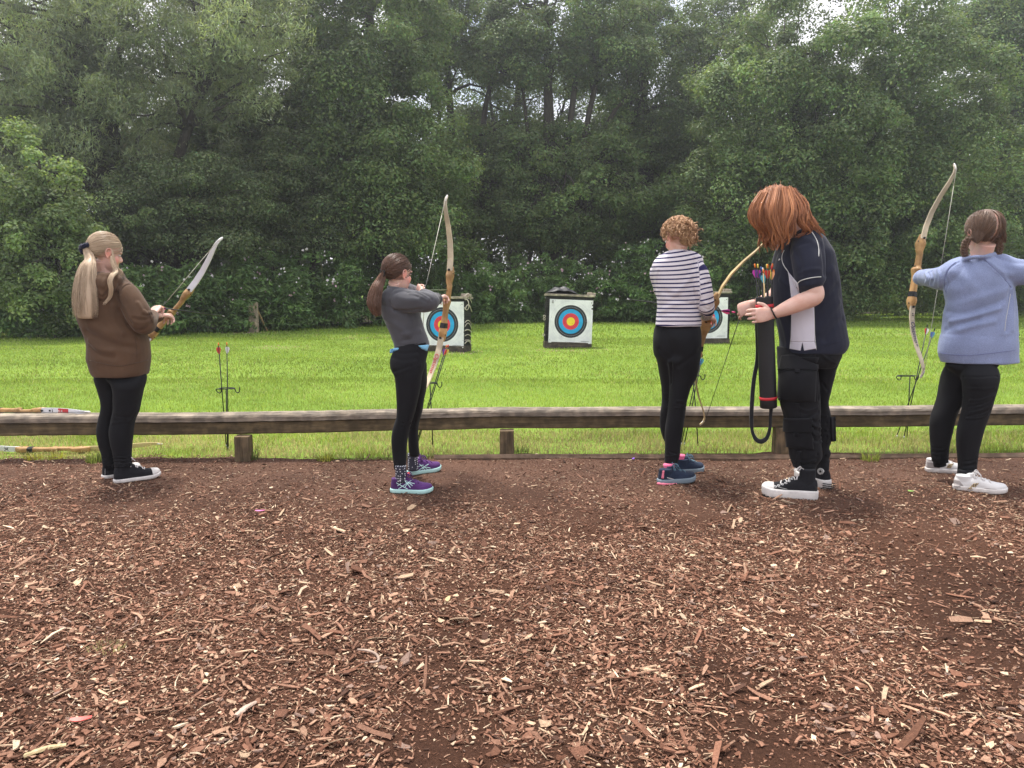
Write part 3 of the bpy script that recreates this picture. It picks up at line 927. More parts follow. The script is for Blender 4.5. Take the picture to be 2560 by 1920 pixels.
def tree(name, label, cat, base, trunks, crown, kind, n_boughs, n_each, L, W, seed, bough=(1.1, .5), group=None,
         droop=0.0, shell=(0.45, 1.0), limbs=0.35, warm=.22, up=.55, out=.95, rnd=.42, fill=0.18, holes=(), keep_back=.55):
    """trunks: lists of (x,y,z,r); crown: ellipsoids (cx,cy,cz,rx,ry,rz) in place coordinates"""
    g = np.random.default_rng(seed)
    bough = (bough[0] * .74, bough[1] * 1.05)
    n_boughs, n_each = int(n_boughs * 1.2), int(n_each * 1.1)
    L, W = L * 1.0, W * 1.10
    T = empty(name, base, label, cat, group or GR)
    mb = MB()
    tips = []
    for tr in trunks:
        a = np.array(tr, float)
        V, F = tube(a[:, :3], a[:, 3], seg=9, n=4 * len(a))
        V = V + g.normal(0, .006, V.shape)
        mb.add(V, F)
        sp = spline(a, 14)
        tips += [sp[i] for i in range(5, 14)]
    # boughs on the crown ellipsoids
    C, Rb = [], []
    vol = np.array([(e[3] * e[4] + e[4] * e[5] + e[3] * e[5]) for e in crown])
    vol = vol / vol.sum()
    tries = 0
    while len(C) < n_boughs and tries < n_boughs * 30:
        tries += 1
        e = crown[g.choice(len(crown), p=vol)]
        d = nrm(g.normal(0, 1, 3))
        if d[1] > 0.25 and g.random() > keep_back: continue
        r = shell[0] + (shell[1] - shell[0]) * g.random() ** .6
        if g.random() < fill: r *= g.random() ** .5
        c = np.array(e[:3]) + d * np.array(e[3:6]) * r
        if c[2] < (.35 if kind in ('oak', 'sapling') else 2.1): continue
        if any(((c[0] - h[0]) / h[3]) ** 2 + ((c[2] - h[1]) / h[4]) ** 2 < 1 and g.random() < h[5] for h in holes): continue
        s = g.uniform(.55, 1.5)
        C.append(c); Rb.append([bough[0] * s * g.uniform(.8, 1.2), bough[0] * s * g.uniform(.8, 1.2), bough[1] * s * g.uniform(.7, 1.3)])
    C, Rb = np.array(C), np.array(Rb)
    # limbs to a share of the boughs
    for c in C[:int(len(C) * limbs)]:
        low = [t for t in tips if t[2] < c[2] - .1] or tips
        t = min(low, key=lambda q: np.linalg.norm(q[:3] - c) + g.uniform(0, .8))
        r0 = min(t[3] * .55, .05 + .02 * np.linalg.norm(t[:3] - c))
        V, F = tube(limb_pts(t[:3], c, g, .08), np.linspace(r0, .010, 7), seg=5)
        mb.add(V, F)
    mb.build("trunk", BARK, T)
    V, Q, c = leaf_cloud(g, C, Rb, n_each, L, W, up, out, rnd, droop, warm=warm)
    link("crown", mesh_np("crown", V, quads=Q, color=c, smooth=False), LEAF[kind], T)
    return T


GR = "trees behind the lawn"

# leaf litter under the trees, from the hedge line back
FLOOR = mat("leaf_litter", (.030, .022, .014), rough=.95, vary=.5, scale=3, bump=.8, bscale=20)
fl_ = [(-60, 19.5), (-14, 19.6), (-9.5, 20.2), (-6, 23.0), (-3, 25.6), (0, 27.2), (3, 28.2), (6, 28.8), (9, 30.5), (13, 32), (20, 34), (80, 36)]
V = [(x, y, float(lawn_z(np.array(x), np.array(y))) + .03) for x, y in fl_] + [(x, 75, .02) for x, y in fl_]
F = [(i, i + 1, i + 1 + len(fl_), i + len(fl_)) for i in range(len(fl_) - 1)]
o = link("woodland_floor", mesh_np("woodland_floor", V, F=F), FLOOR); o["kind"] = "structure"


def at(px, D, z=0.0):
    p = P(px, 960, D)
    return np.array([p[0], D, z])


def zt(py, D):
    return P(1280, py, D)[2]


def ell(px, py, D, rpx, rpy, ry):
    """crown ellipsoid by its picture centre and half sizes, with its own real depth"""
    c = P(px, py, D)
    k = D / 1900.0
    return (c[0], D, c[2], rpx * k, ry, rpy * k)


def trunk(pts, D):
    """trunk through picture points (px,py,radius in m, depth offset)"""
    out = []
    for q in pts:
        p = P(q[0], q[1], D + (q[3] if len(q) > 3 else 0))
        out.append((p[0], p[1], p[2], q[2]))
    out[0] = (out[0][0], out[0][1], min(out[0][2], -0.1), out[0][3])
    return out


if 'trees' not in SKIP:
    # bright young tree at the left edge
    D = 17.6
    tree("young_tree", "bright green young tree at the left edge, behind the brown hoodie girl", "tree", at(150, D),
         [trunk([(142, 840, .07), (130, 700, .055), (110, 520, .035), (90, 340, .012)], D)],
         [ell(105, 470, D, 105, 140, 1.1), ell(110, 640, D, 160, 130, 1.6), ell(150, 745, D, 125, 70, 1.4), ell(60, 600, D, 150, 190, 1.5)],
         'sapling', 210, 190, .085, .05, 101, bough=(.36, .2), shell=(.3, 1.0), limbs=.8, warm=.15)
    # willow
    D = 22.0
    tree("willow_tree", "tall grey-green willow with narrow drooping leaves at upper left", "tree", at(330, D),
         [trunk([(330, 830, .28), (320, 560, .24), (270, 260, .16), (230, -40, .06)], D), trunk([(330, 700, .2), (450, 380, .14), (560, 120, .08), (640, -60, .03)], D)],
         [ell(180, 120, D, 330, 230, 2.8), ell(420, 130, D, 300, 200, 2.6), ell(180, 330, D, 270, 150, 2.4), ell(560, 60, D, 190, 170, 2.0), ell(-40, 250, D, 170, 260, 2.2)],
         'willow', 430, 230, .17, .030, 102, bough=(.62, .42), droop=1.3, shell=(.4, 1.02), limbs=.45, warm=.12, up=.25, out=.5, rnd=.9, holes=[(at(268, D)[0], zt(140, D), 0, 0.36, 0.37, 0.68)])
    # hanging dark thorn trees under the willow
    D = 21.0
    tree("hawthorn_tree", "dark low spreading thorn tree between the young tree and the white bow", "tree", at(430, D),
         [trunk([(430, 815, .14), (440, 690, .12), (470, 560, .07), (500, 440, .03)], D), trunk([(435, 700, .09), (350, 560, .06), (300, 470, .02)], D)],
         [ell(400, 560, D, 190, 120, 1.7), ell(330, 650, D, 160, 110, 1.6), ell(540, 640, D, 170, 100, 1.6), ell(480, 500, D, 180, 110, 1.6)],
         'thorn', 260, 230, .075, .045, 103, bough=(.55, .22), limbs=.6, droop=.3)
    D = 23.5
    tree("hawthorn_tree", "dark thorn tree with slanting bare stems left of the dark grey jumper girl", "tree", at(760, D),
         [trunk([(790, 800, .17), (730, 640, .14), (640, 520, .09), (580, 440, .03)], D), trunk([(760, 720, .12), (800, 560, .09), (830, 420, .03)], D), trunk([(640, 800, .1), (600, 650, .08), (560, 540, .03)], D)],
         [ell(690, 470, D, 160, 130, 2.0), ell(640, 560, D, 190, 90, 1.8), ell(560, 700, D, 120, 70, 1.4), ell(780, 600, D, 100, 100, 1.6)],
         'thorn', 230, 230, .08, .048, 104, bough=(.6, .24), limbs=.5, droop=.3, holes=[(at(730, D)[0], zt(660, D), 0, 0.65, 0.41, 0.64)])
    # green alder above them
    D = 25.5
    tree("alder_tree", "green alder behind the willow, thin topped with sky showing through", "tree", at(690, D),
         [trunk([(700, 800, .2), (690, 500, .17), (740, 250, .12), (690, 90, .07), (640, -60, .03)], D), trunk([(690, 560, .13), (640, 330, .08), (600, 180, .03)], D)],
         [ell(560, 260, D, 150, 120, 2.0), ell(650, 360, D, 190, 140, 2.2), ell(690, 130, D, 130, 150, 1.8), ell(480, 380, D, 130, 110, 1.8)],
         'alder', 230, 230, .10, .062, 105, bough=(.66, .34), limbs=.6, holes=[(at(740, D)[0], zt(190, D), 0, 0.54, 1.02, 0.72), (at(650, D)[0], zt(250, D), 0, 0.50, 0.31, 0.51)])
    # big dense alder left of centre
    D = 24.5
    tree("alder_tree", "big dense dark green alder rising behind the girl drawing her bow", "tree", at(960, D),
         [trunk([(960, 800, .26), (950, 500, .22), (930, 200, .16), (920, -100, .08)], D)],
         [ell(930, 60, D, 190, 170, 2.5), ell(930, 260, D, 190, 150, 2.5), ell(980, 420, D, 200, 140, 2.6), ell(960, 560, D, 180, 110, 2.5), ell(1010, 640, D, 190, 90, 2.4), ell(860, 390, D, 140, 170, 2.2)],
         'alder', 430, 330, .10, .062, 106, bough=(.72, .34), limbs=.2, shell=(.55, 1.0))
    # open tall alders in the middle
    D = 30.0
    tree("alder_tree", "tall thin alder with dark forked trunk against sky, just right of the tallest bow", "tree", at(1160, D),
         [trunk([(1165, 800, .2), (1150, 520, .17), (1125, 260, .13), (1110, -60, .06)], D), trunk([(1160, 440, .12), (1215, 260, .10), (1290, 90, .05), (1320, -30, .02)], D), trunk([(1130, 330, .08), (1090, 180, .05), (1060, 40, .02)], D)],
         [ell(1140, 40, D, 150, 120, 2.4), ell(1200, 480, D, 170, 120, 2.4), ell(1250, 360, D, 130, 60, 1.8), ell(1060, 110, D, 90, 120, 2.0), ell(1180, 140, D, 140, 80, 1.6)],
         'alder', 260, 240, .11, .068, 107, bough=(.75, .34), limbs=.75, fill=.1, holes=[(at(1160, D)[0], zt(235, D), 0, 0.79, 1.09, 0.72), (at(1260, D)[0], zt(385, D), 0, 1.01, 0.24, 0.59)])
    D = 29.0
    tree("alder_tree", "many stemmed alder with dark bare stems above the middle target", "tree", at(1390, D),
         [trunk([(1388, 800, .30), (1380, 560, .27), (1372, 300, .2), (1368, 80, .10), (1360, -60, .04)], D), trunk([(1380, 520, .16), (1430, 270, .12), (1470, 60, .05)], D), trunk([(1385, 430, .14), (1480, 250, .10), (1530, 120, .04)], D), trunk([(1390, 560, .13), (1510, 330, .09), (1620, 210, .03)], D), trunk([(1376, 380, .1), (1310, 250, .06), (1290, 130, .02)], D)],
         [ell(1400, 50, D, 220, 110, 2.6), ell(1360, 150, D, 190, 70, 2.0), ell(1420, 390, D, 190, 70, 2.2), ell(1440, 520, D, 210, 110, 2.6), ell(1520, 170, D, 110, 80, 1.8), ell(1330, 560, D, 130, 90, 2.0)],
         'alder', 400, 250, .11, .068, 108, bough=(.72, .32), limbs=.7, fill=.1, holes=[(at(1400, D)[0], zt(255, D), 0, 2.16, 0.58, 0.64), (at(1420, D)[0], zt(690, D), 0, 0.72, 0.68, 0.68)])
    D = 31.5
    tree("alder_tree", "slender grey-green alder between the many stemmed alder and the round oak", "tree", at(1640, D),
         [trunk([(1640, 800, .24), (1625, 500, .2), (1610, 250, .14), (1600, -60, .05)], D), trunk([(1630, 560, .14), (1690, 380, .1), (1740, 230, .04)], D), trunk([(1700, 790, .16), (1665, 600, .12), (1640, 480, .05)], D)],
         [ell(1620, 120, D, 140, 150, 2.4), ell(1600, 330, D, 130, 100, 2.2), ell(1660, 480, D, 130, 120, 2.2), ell(1560, 560, D, 140, 110, 2.2), ell(1720, 330, D, 100, 130, 2.0)],
         'alder', 330, 240, .11, .068, 109, bough=(.75, .36), limbs=.6, fill=.15, holes=[(at(1600, D)[0], zt(240, D), 0, 0.58, 0.54, 0.68), (at(1740, D)[0], zt(320, D), 0, 0.50, 0.68, 0.68), (at(1640, D)[0], zt(640, D), 0, 0.65, 0.48, 0.68)])
    # round oak on the right
    D = 27.0
    tree("oak_tree", "big round oak filling the right, its branches sweeping to the lawn", "tree", at(2090, D),
         [trunk([(2060, 790, .38), (2070, 600, .34), (2090, 470, .28), (2180, 300, .16), (2240, 100, .05)], D), trunk([(2080, 520, .22), (2000, 350, .16), (1940, 150, .05)], D), trunk([(2090, 500, .18), (2230, 440, .10), (2380, 400, .04)], D), trunk([(2075, 560, .16), (1900, 440, .09), (1800, 400, .03)], D)],
         [ell(2080, 130, D, 260, 190, 3.2), ell(2250, 260, D, 240, 180, 3.0), ell(1930, 300, D, 200, 170, 2.8), ell(2330, 440, D, 210, 150, 2.8), ell(1880, 490, D, 200, 120, 2.6), ell(2090, 380, D, 250, 200, 3.4), ell(2140, 600, D, 260, 130, 2.8), ell(1900, 620, D, 170, 110, 2.2), ell(2350, 640, D, 200, 120, 2.4), ell(2060, 700, D, 150, 90, 2.0)],
         'oak', 760, 300, .12, .062, 110, bough=(.72, .42), limbs=.16, shell=(.72, 1.0), fill=.1, holes=[(at(2130, D)[0], zt(470, D), 0, 1.30, 0.37, 0.42)])
    D = 31.0
    tree("lime_tree", "hazy grey-green tree behind the oak at the upper right corner", "tree", at(2520, D),
         [trunk([(2520, 800, .26), (2510, 400, .2), (2500, 0, .08)], D)],
         [ell(2480, 120, D, 170, 190, 2.6), ell(2600, 330, D, 170, 220, 2.6), ell(2560, 60, D, 190, 160, 2.6), ell(2560, 560, D, 170, 160, 2.4)],
         'oak', 300, 260, .12, .07, 111, bough=(.85, .42), limbs=.3, fill=.2, holes=[(at(2440, D)[0], zt(60, D), 0, 0.58, 0.41, 0.59)])
    D = 34.0
    tree("poplar_tree", "fine leaved tree in the gap left of the oak's top, sky behind", "tree", at(1830, D),
         [trunk([(1830, 800, .26), (1840, 400, .2), (1850, 100, .12), (1860, -80, .05)], D), trunk([(1840, 380, .12), (1780, 160, .07), (1750, 0, .03)], D)],
         [ell(1850, 60, D, 130, 130, 2.4), ell(1760, 170, D, 110, 150, 2.2), ell(1830, 280, D, 110, 120, 2.2)],
         'alder', 170, 200, .11, .06, 112, bough=(.75, .42), limbs=.8, fill=.1, holes=[(at(1830, D)[0], zt(90, D), 0, 0.72, 0.82, 0.47)])
    D = 35.0
    tree("poplar_tree", "dark thin tree glimpsed behind the willow at the far left top", "tree", at(60, D),
         [trunk([(60, 800, .26), (50, 400, .2), (40, 60, .1), (30, -80, .05)], D)],
         [ell(60, 160, D, 170, 160, 2.4), ell(10, 420, D, 170, 160, 2.2), ell(250, 300, D, 170, 170, 2.2)],
         'alder', 180, 220, .12, .066, 113, bough=(.85, .45), limbs=.5, fill=.1)
    D = 36.0
    tree("poplar_tree", "thin airy tree filling the sky gap behind the forked alder stems", "tree", at(1300, D),
         [trunk([(1300, 800, .2), (1290, 400, .15), (1300, 60, .05)], D), trunk([(1295, 420, .1), (1220, 220, .06), (1180, 100, .02)], D), trunk([(1295, 400, .1), (1420, 220, .06), (1480, 120, .02)], D)],
         [ell(1200, 250, D, 130, 110, 2.0), ell(1400, 270, D, 160, 90, 2.0), ell(1300, 200, D, 160, 80, 2.0), ell(1130, 330, D, 90, 80, 1.8)],
         'alder', 130, 170, .11, .06, 114, bough=(.75, .42), limbs=.8, fill=.3)
    # the wood behind, which reads as one dark mass between the trunks
    g = np.random.default_rng(120)
    k = 2500
    xx_ = g.uniform(-44, 44, k); yy_ = g.uniform(37, 44, k)
    zz_ = g.random(k) ** .95 * (7.0 + 3.0 * vnoise(xx_, yy_ * 0, .35, 5))
    keep = np.ones(k, bool)
    C = np.stack([xx_, yy_, zz_ + .3], 1)[keep]; Rb = g.uniform(.7, 1.3, (len(C), 3)) * np.array([1.1, 1.1, .8])
    V, Q, c = leaf_cloud(g, C, Rb, 190, .25, .165)
    o = link("far_wood", mesh_np("far_wood", V, quads=Q, color=c, smooth=False), LEAF['thorn'])
    setp(o, "dark undergrowth of the wood behind the trunks", "wood", None, "stuff")

# ------------------------------------------------------------------ balsam shrubs in flower along the wood's edge
if 'shrubs' not in SKIP:
    STEM = mat("green_stem", (0.09, 0.10, 0.035), rough=.7)
    FLOW = mat("balsam_flower", (1, 1, 1), rough=.6, vary=.08, tint=True)
    SH = [(60, 19.4, 1.1, 330), (240, 19.6, 1.5, 200), (395, 20.6, 1.75, 230), (520, 21.6, 1.95, 240), (650, 22.6, 2.1, 240), (775, 23.6, 2.15, 240), (890, 24.6, 2.1, 240), (1000, 25.5, 1.9, 230),
          (1105, 26.2, 1.85, 230), (1210, 26.8, 1.9, 230), (1310, 27.4, 2.2, 230), (1440, 28.2, 1.4, 230), (1555, 27.6, 2.0, 240), (1660, 27.2, 2.7, 240), (1765, 28.0, 2.3, 240), (1880, 29.5, 1.6, 260), (2020, 31, 1.5, 280), (2180, 32, 1.5, 300), (2340, 32.5, 1.6, 300), (2510, 33, 1.6, 320)]
    WHERE = ["under the young tree at the left edge", "left of the brown hoodie girl's back", "beside the brown hoodie girl's right shoulder", "behind the white bow limb", "behind the short lawn post",
             "just right of the short lawn post", "left of the dark grey jumper girl", "behind the dark grey jumper girl's ponytail", "behind the target with ropes", "between the left and middle targets, nearer the left",
             "just left of the middle target, tall", "right behind the middle target, low", "right of the middle target", "tall, left of the striped top girl", "behind the striped top girl's bow",
             "right behind the instructor's back", "under the oak's left side", "under the oak's middle", "left of the pale blue sweatshirt girl's head", "at the right edge of the lawn"]
    for k, (px, D, h, wpx) in enumerate(SH):
        g = np.random.default_rng(200 + k)
        D -= 1.3
        c0 = at(px, D); rx = wpx * .5 * D / 1900
        T = empty("balsam_shrub", c0, "leafy shrub with small pale flowers " + WHERE[k], "shrub", "flowering shrubs along the wood's edge")
        n = 125
        C = np.stack([c0[0] + g.uniform(-1, 1, n) * rx, D + g.uniform(-.75, .9, n), 0 * g.random(n)], 1)
        front = np.clip((C[:, 1] - D + .75) / 1.2, 0, 1)
        C[:, 2] = .06 + g.random(n) ** 1.05 * (h - .12) * (.62 + .38 * front)
        Rb = g.uniform(.16, .34, (n, 3)) * np.array([1.25, 1.0, .75])
        flow = px < 1850
        V, Q, c = leaf_cloud(g, C, Rb, 56, .17 if flow else .13, .062, up=.65, out=.55, rnd=.5, droop=.5, top=.5, warm=.15)
        link("foliage", mesh_np("foliage", V, quads=Q, color=c, smooth=False), LEAF['shrub' if flow else 'oak'], T)
        for q in range(6):
            x = c0[0] + g.uniform(-1, 1) * rx * .9; y = D + g.uniform(-.4, .6)
            V, F = tube([(x, y, -.03), (x + g.normal(0, .06), y, h * .5), (x + g.normal(0, .12), y, h * g.uniform(.8, 1.0))], [.014, .011, .005], seg=5)
            MB().add(V, F).build("stem", STEM, T)
        if flow:
            nf = 46 if h > 1.8 else 34
            # flowers sit in loose heads on top and front
            hc = C[g.choice(n, nf)]
            fp = hc + np.stack([g.normal(0, .12, nf), -np.abs(g.normal(.22, .1, nf)), np.abs(g.normal(.10, .12, nf))], 1)
            fp = fp[fp[:, 2] > .3 * h]
            Vs, Qs, cs, nn = [], [], [], 0
            for p in fp:
                col = np.array([.80, .74, .78]) if g.random() < .72 else np.array([.72, .48, .60])
                for q in range(g.integers(1, 4)):
                    pc = p + g.normal(0, .05, 3)
                    s = g.uniform(.018, .034)
                    for a in range(3):
                        rot = np.array(Euler((g.uniform(-.7, .7) + math.pi / 2, g.uniform(-1, 1), g.uniform(-.8, .8) + a)).to_matrix())
                        quad = np.array([[-s, -s * .6, 0], [s, -s * .6, 0], [s * .8, s, 0.006], [-s * .8, s, .006]]) @ rot.T + pc
                        Vs.append(quad); Qs.append(np.arange(4) + nn); nn += 4; cs.append(np.tile(col * g.uniform(.85, 1.1), (4, 1)))
            link("flowers", mesh_np("flowers", np.concatenate(Vs), quads=np.array(Qs), color=np.concatenate(cs), smooth=False), FLOW, T)["kind"] = "stuff"
# ------------------------------------------------------------------ building people: closed shapes fused into one skin
def fuse(shapes, voxel=0.005, smooth=4, factor=0.5):
    """union of closed shapes as one continuous surface: returns vertices and quads"""
    mb = MB()
    for V, F in shapes: mb.add(V, F)
    me = mb.mesh("fuse")
    ob = bpy.data.objects.new("fuse", me); COL.objects.link(ob)
    r = ob.modifiers.new("r", 'REMESH'); r.mode = 'VOXEL'; r.voxel_size = voxel; r.adaptivity = 0
    s = ob.modifiers.new("s", 'SMOOTH'); s.factor = factor; s.iterations = smooth
    dg = bpy.context.evaluated_depsgraph_get()
    m2 = bpy.data.meshes.new_from_object(ob.evaluated_get(dg))
    V = np.empty(len(m2.vertices) * 3, np.float32); m2.vertices.foreach_get("co", V)
    lt = np.empty(len(m2.polygons), np.int32); m2.polygons.foreach_get("loop_total", lt)
    vi = np.empty(len(m2.loops), np.int32); m2.loops.foreach_get("vertex_index", vi)
    bpy.data.objects.remove(ob); bpy.data.meshes.remove(me); bpy.data.meshes.remove(m2)
    assert (lt == 4).all()
    return V.reshape(-1, 3).astype(float), vi.reshape(-1, 4)


def normals(V, Q):
    fn = np.cross(V[Q[:, 2]] - V[Q[:, 0]], V[Q[:, 3]] - V[Q[:, 1]])
    n = np.zeros_like(V)
    for k in range(4): np.add.at(n, Q[:, k], fn)
    return n / (np.linalg.norm(n, axis=1, keepdims=True) + 1e-12)


def bvh(V, Q):
    return BVHTree.FromPolygons([tuple(v) for v in V], [tuple(q) for q in Q])


def hit(tree_, px, py):
    """first surface met along the photo ray: point, normal"""
    r = nrm(ray(px, py))
    h = tree_.ray_cast(Vector(EYE), Vector(r))
    if h[0] is None: return None
    return np.array(h[0]), np.array(h[1])


def seg_dist(V, pl):
    """distance of vertices to a polyline"""
    d = np.full(len(V), 1e9)
    for a, b_ in zip(pl[:-1], pl[1:]):
        ab = b_ - a
        t = np.clip(((V - a) @ ab) / (ab @ ab + 1e-12), 0, 1)
        d = np.minimum(d, np.linalg.norm(V - (a + t[:, None] * ab), axis=1))
    return d


def strokes(V, Q, tr, cr, folds):
    """creases drawn on the garment: (points in crop, width m, height m)"""
    N_ = normals(V, Q)
    dv = np.zeros(len(V))
    for pts, w, a in folds:
        pl = [hit(tr, *cr(*p)) for p in pts]
        pl = [h[0] for h in pl if h is not None]
        if len(pl) < 2: continue
        pl = spline(np.array(pl), 3 * len(pl))
        d = seg_dist(V, pl)
        prof = np.exp(-(d / w) ** 2) - 0.45 * np.exp(-(d / (2.1 * w)) ** 2)
        dv += 1.45 * a * prof
    return V + N_ * dv[:, None]


def wrinkle(V, Q, amp, scale, seed=0, stretch=(1, 1, 1)):
    N_ = normals(V, Q)
    st = np.array(stretch) * scale
    o = Vector((seed * 3.1, seed * 1.7, seed))
    d = np.array([mnoise.noise(Vector(v * st) + o) + .5 * mnoise.noise(Vector(v * st * 2.1) + o) for v in V])
    return V + N_ * (d * amp)[:, None]


def sil(rows, cr, D, dep, n=34, seg=30, ex=2.25, yaw=0.0):
    """body section stack from its outline: rows (left u, right u, v[, depth, shift away])"""
    R_ = []
    for q in rows:
        a = P(*cr(q[0], q[2]), D); b_ = P(*cr(q[1], q[2]), D)
        de = q[3] if len(q) > 3 and q[3] else dep
        sh = q[4] if len(q) > 4 else 0.0
        c = (a + b_) / 2
        R_.append([c[0], c[1] + sh, c[2], abs(b_[0] - a[0]) / 2, de / 2])
    R_ = spline(np.array(R_), n)
    V, F = [], []
    for q in R_:
        for j in range(seg):
            t = 2 * math.pi * j / seg
            c, s = math.cos(t), math.sin(t)
            V.append([q[0] + q[3] * math.copysign(abs(c) ** (2 / ex), c), q[1] + q[4] * math.copysign(abs(s) ** (2 / ex), s), q[2]])
    m_ = len(R_)
    for i in range(m_ - 1):
        for j in range(seg):
            k = (j + 1) % seg
            F.append((i * seg + j, (i + 1) * seg + j, (i + 1) * seg + k, i * seg + k))
    F.append(tuple(range(seg))); F.append(tuple((m_ - 1) * seg + j for j in range(seg))[::-1])
    return np.array(V), F


def limb(rows, cr, n=22, seg=16, aspect=1.0, ref=None):
    """limb through (u, v, D, radius)"""
    a = np.array([[*P(*cr(q[0], q[1]), q[2]), q[3]] for q in rows])
    return tube(a[:, :3], a[:, 3], seg=seg, n=n, aspect=aspect, ref=ref, round_cap=True)


ABS = lambda u, v: (u, v)


def ab(cr, rows):
    """outline rows of one crop as full picture pixels"""
    return [(cr(q[0], q[2])[0], cr(q[1], q[2])[0], cr(0, q[2])[1]) + tuple(q[3:]) for q in rows]


def core(rows, cr, D, r=.022, n=14):
    """slim hidden limb running inside a garment's section stack"""
    p = []
    for q in rows:
        c = P(*cr((q[0] + q[1]) / 2, q[2]), D); c[1] += q[4] if len(q) > 4 else 0
        p.append(c)
    return tube(np.array(p), np.full(len(p), r), seg=12, n=n, round_cap=True)


def basis(az, pitch, roll=0.0):
    """head or body frame: az from straight away towards the right, pitch down positive"""
    f = np.array([math.sin(az) * math.cos(pitch), math.cos(az) * math.cos(pitch), -math.sin(pitch)])
    r = nrm(np.cross(f, [0, 0, 1]))
    u = np.cross(r, f)
    B = np.stack([r, f, u], 1)
    if roll: B = B @ np.array(Matrix.Rotation(roll, 3, 'Y'))
    return B


def head_shapes(o, B, s):
    S = []
    tr = lambda V: np.asarray(V) * s @ B.T + o
    def el(c, r, rot=None, **k):
        V, F = ellipsoid(c, r, rot, **k); S.append((tr(V), F))
    def tb(p, r, **k):
        V, F = tube(p, r, **k); S.append((tr(V), F))
    el((0, -.012, .045), (.073, .093, .083), nu=28, nv=18)
    el((0, .026, -.022), (.057, .064, .084), nu=24, nv=16)
    el((0, .062, -.086), (.027, .024, .021))
    for sg in (-1, 1):
        el((sg * .033, .048, -.026), (.026, .030, .034))
        el((sg * .030, .074, .030), (.022, .012, .008))
        # ear: shell with rim and lobe
        el((sg * .074, -.006, .004), (.007, .017, .028), np.array(Euler((.15, 0, sg * -.35)).to_matrix()))
        tb([(sg * .078, .008, -.012), (sg * .083, .010, .014), (sg * .086, -.002, .032), (sg * .088, -.018, .026), (sg * .086, -.022, .004), (sg * .080, -.010, -.022)], .0042, seg=8, n=22)
        el((sg * .078, -.002, -.025), (.005, .008, .009))
    tb([(0, .080, .026), (0, .087, .006), (0, .098, -.013), (0, .094, -.022)], [.007, .008, .0105, .008], seg=10, n=10, round_cap=True)
    for sg in (-1, 1): el((sg * .010, .088, -.019), (.0075, .009, .0065))
    el((0, .080, -.051), (.021, .012, .0052)); el((0, .079, -.061), (.018, .011, .0060))
    return S


def neck_shape(o, B, s, base, r0=.052, r1=.068):
    a = o + B @ np.array([0, -.022, -.045]) * s
    return tube([a, (a + base) / 2, base], [r0 * s, r0 * s, r1 * s], seg=16, n=10, aspect=1.08)


def hand_shapes(w, yd, palm, side, s=1.0, curl=((25, 35, 20),) * 4, thumb=((.034, .030, .008), (.052, .056, .012), (.058, .082, .018)), spread=6, straight=0.0):
    """hand from the wrist: yd along the hand, palm the way the palm looks, side +1/-1 the thumb's side"""
    B = frame(y=yd, z=palm)
    tr = lambda V: np.asarray(V) * s @ B.T + w
    S = []
    V, F = tube([(0, -.03, 0), (0, 0, 0), (side * .002, .035, .001), (side * .001, .070, 0), (0, .092, -.001)], [[.025, .019], [.027, .019], [.037, .016], [.041, .0145], [.040, .0115]], seg=16, n=16, ref=[0, 0, 1], round_cap=True)
    S.append((tr(V), F))
    V, F = ellipsoid((side * .022, .035, .008), (.018, .030, .013)); S.append((tr(V), F))
    Ls = (.072, .080, .074, .058)
    xs = (.0305, .0105, -.0100, -.0295)
    ys = (.086, .091, .087, .078)
    for k in range(4):
        p = np.array([side * xs[k], ys[k] - .012, 0.0])
        a = 0.0
        d0 = side * math.radians(spread) * (1.5 - k) / 1.5
        pts = [p.copy()]
        seglen = [.012] + [Ls[k] * q for q in (.46, .30, .24)]
        ang = [0] + [math.radians(q) for q in curl[k]]
        for q in range(4):
            a += ang[q]
            d = np.array([math.sin(d0) * math.cos(a), math.cos(d0) * math.cos(a), math.sin(a)])
            nb = 3
            for z in range(nb):
                p = p + d * seglen[q] / nb
                pts.append(p.copy())
        m_ = len(pts)
        r = np.interp(np.arange(m_), [0, 3, 6, 9, m_ - 1], np.array([.0095, .0092, .0086, .0078, .0066]) * (.86 if k == 3 else 1))
        V, F = tube(pts, r, seg=10, round_cap=True); S.append((tr(V), F))
    th = [(side * x, y, z) for x, y, z in ((.014, .016, .006),) + tuple(thumb)]
    V, F = tube(th, [.014, .0125, .0102, .0080], seg=10, n=14, round_cap=True); S.append((tr(V), F))
    return S


def skin_mat(name, col):
    m, nt, N, L, b = new_mat(name)
    tc = N.new("ShaderNodeTexCoord"); no = N.new("ShaderNodeTexNoise"); no.inputs["Scale"].default_value = 22; no.inputs["Detail"].default_value = 5
    L.new(tc.outputs["Object"], no.inputs["Vector"])
    rp = N.new("ShaderNodeValToRGB"); e = rp.color_ramp.elements
    e[0].position, e[1].position = .3, .7
    e[0].color = (col[0] * .93, col[1] * .83, col[2] * .80, 1); e[1].color = (min(1, col[0] * 1.05), col[1] * 1.08, col[2] * 1.1, 1)
    L.new(no.outputs["Fac"], rp.inputs[0])
    at_ = N.new("ShaderNodeAttribute"); at_.attribute_name = "tint"
    mx = N.new("ShaderNodeMix"); mx.data_type = 'RGBA'; mx.blend_type = 'MULTIPLY'; mx.inputs[0].default_value = 1
    L.new(rp.outputs[0], mx.inputs[6]); L.new(at_.outputs["Color"], mx.inputs[7]); L.new(mx.outputs[2], b.inputs["Base Color"])
    b.inputs["Roughness"].default_value = .5; b.inputs["Specular IOR Level"].default_value = .35
    b.inputs["Subsurface Weight"].default_value = .12; b.inputs["Subsurface Radius"].default_value = (.012, .004, .002); b.inputs["Subsurface Scale"].default_value = .5
    return m


SKIN = skin_mat("fair_skin", (.70, .455, .375))


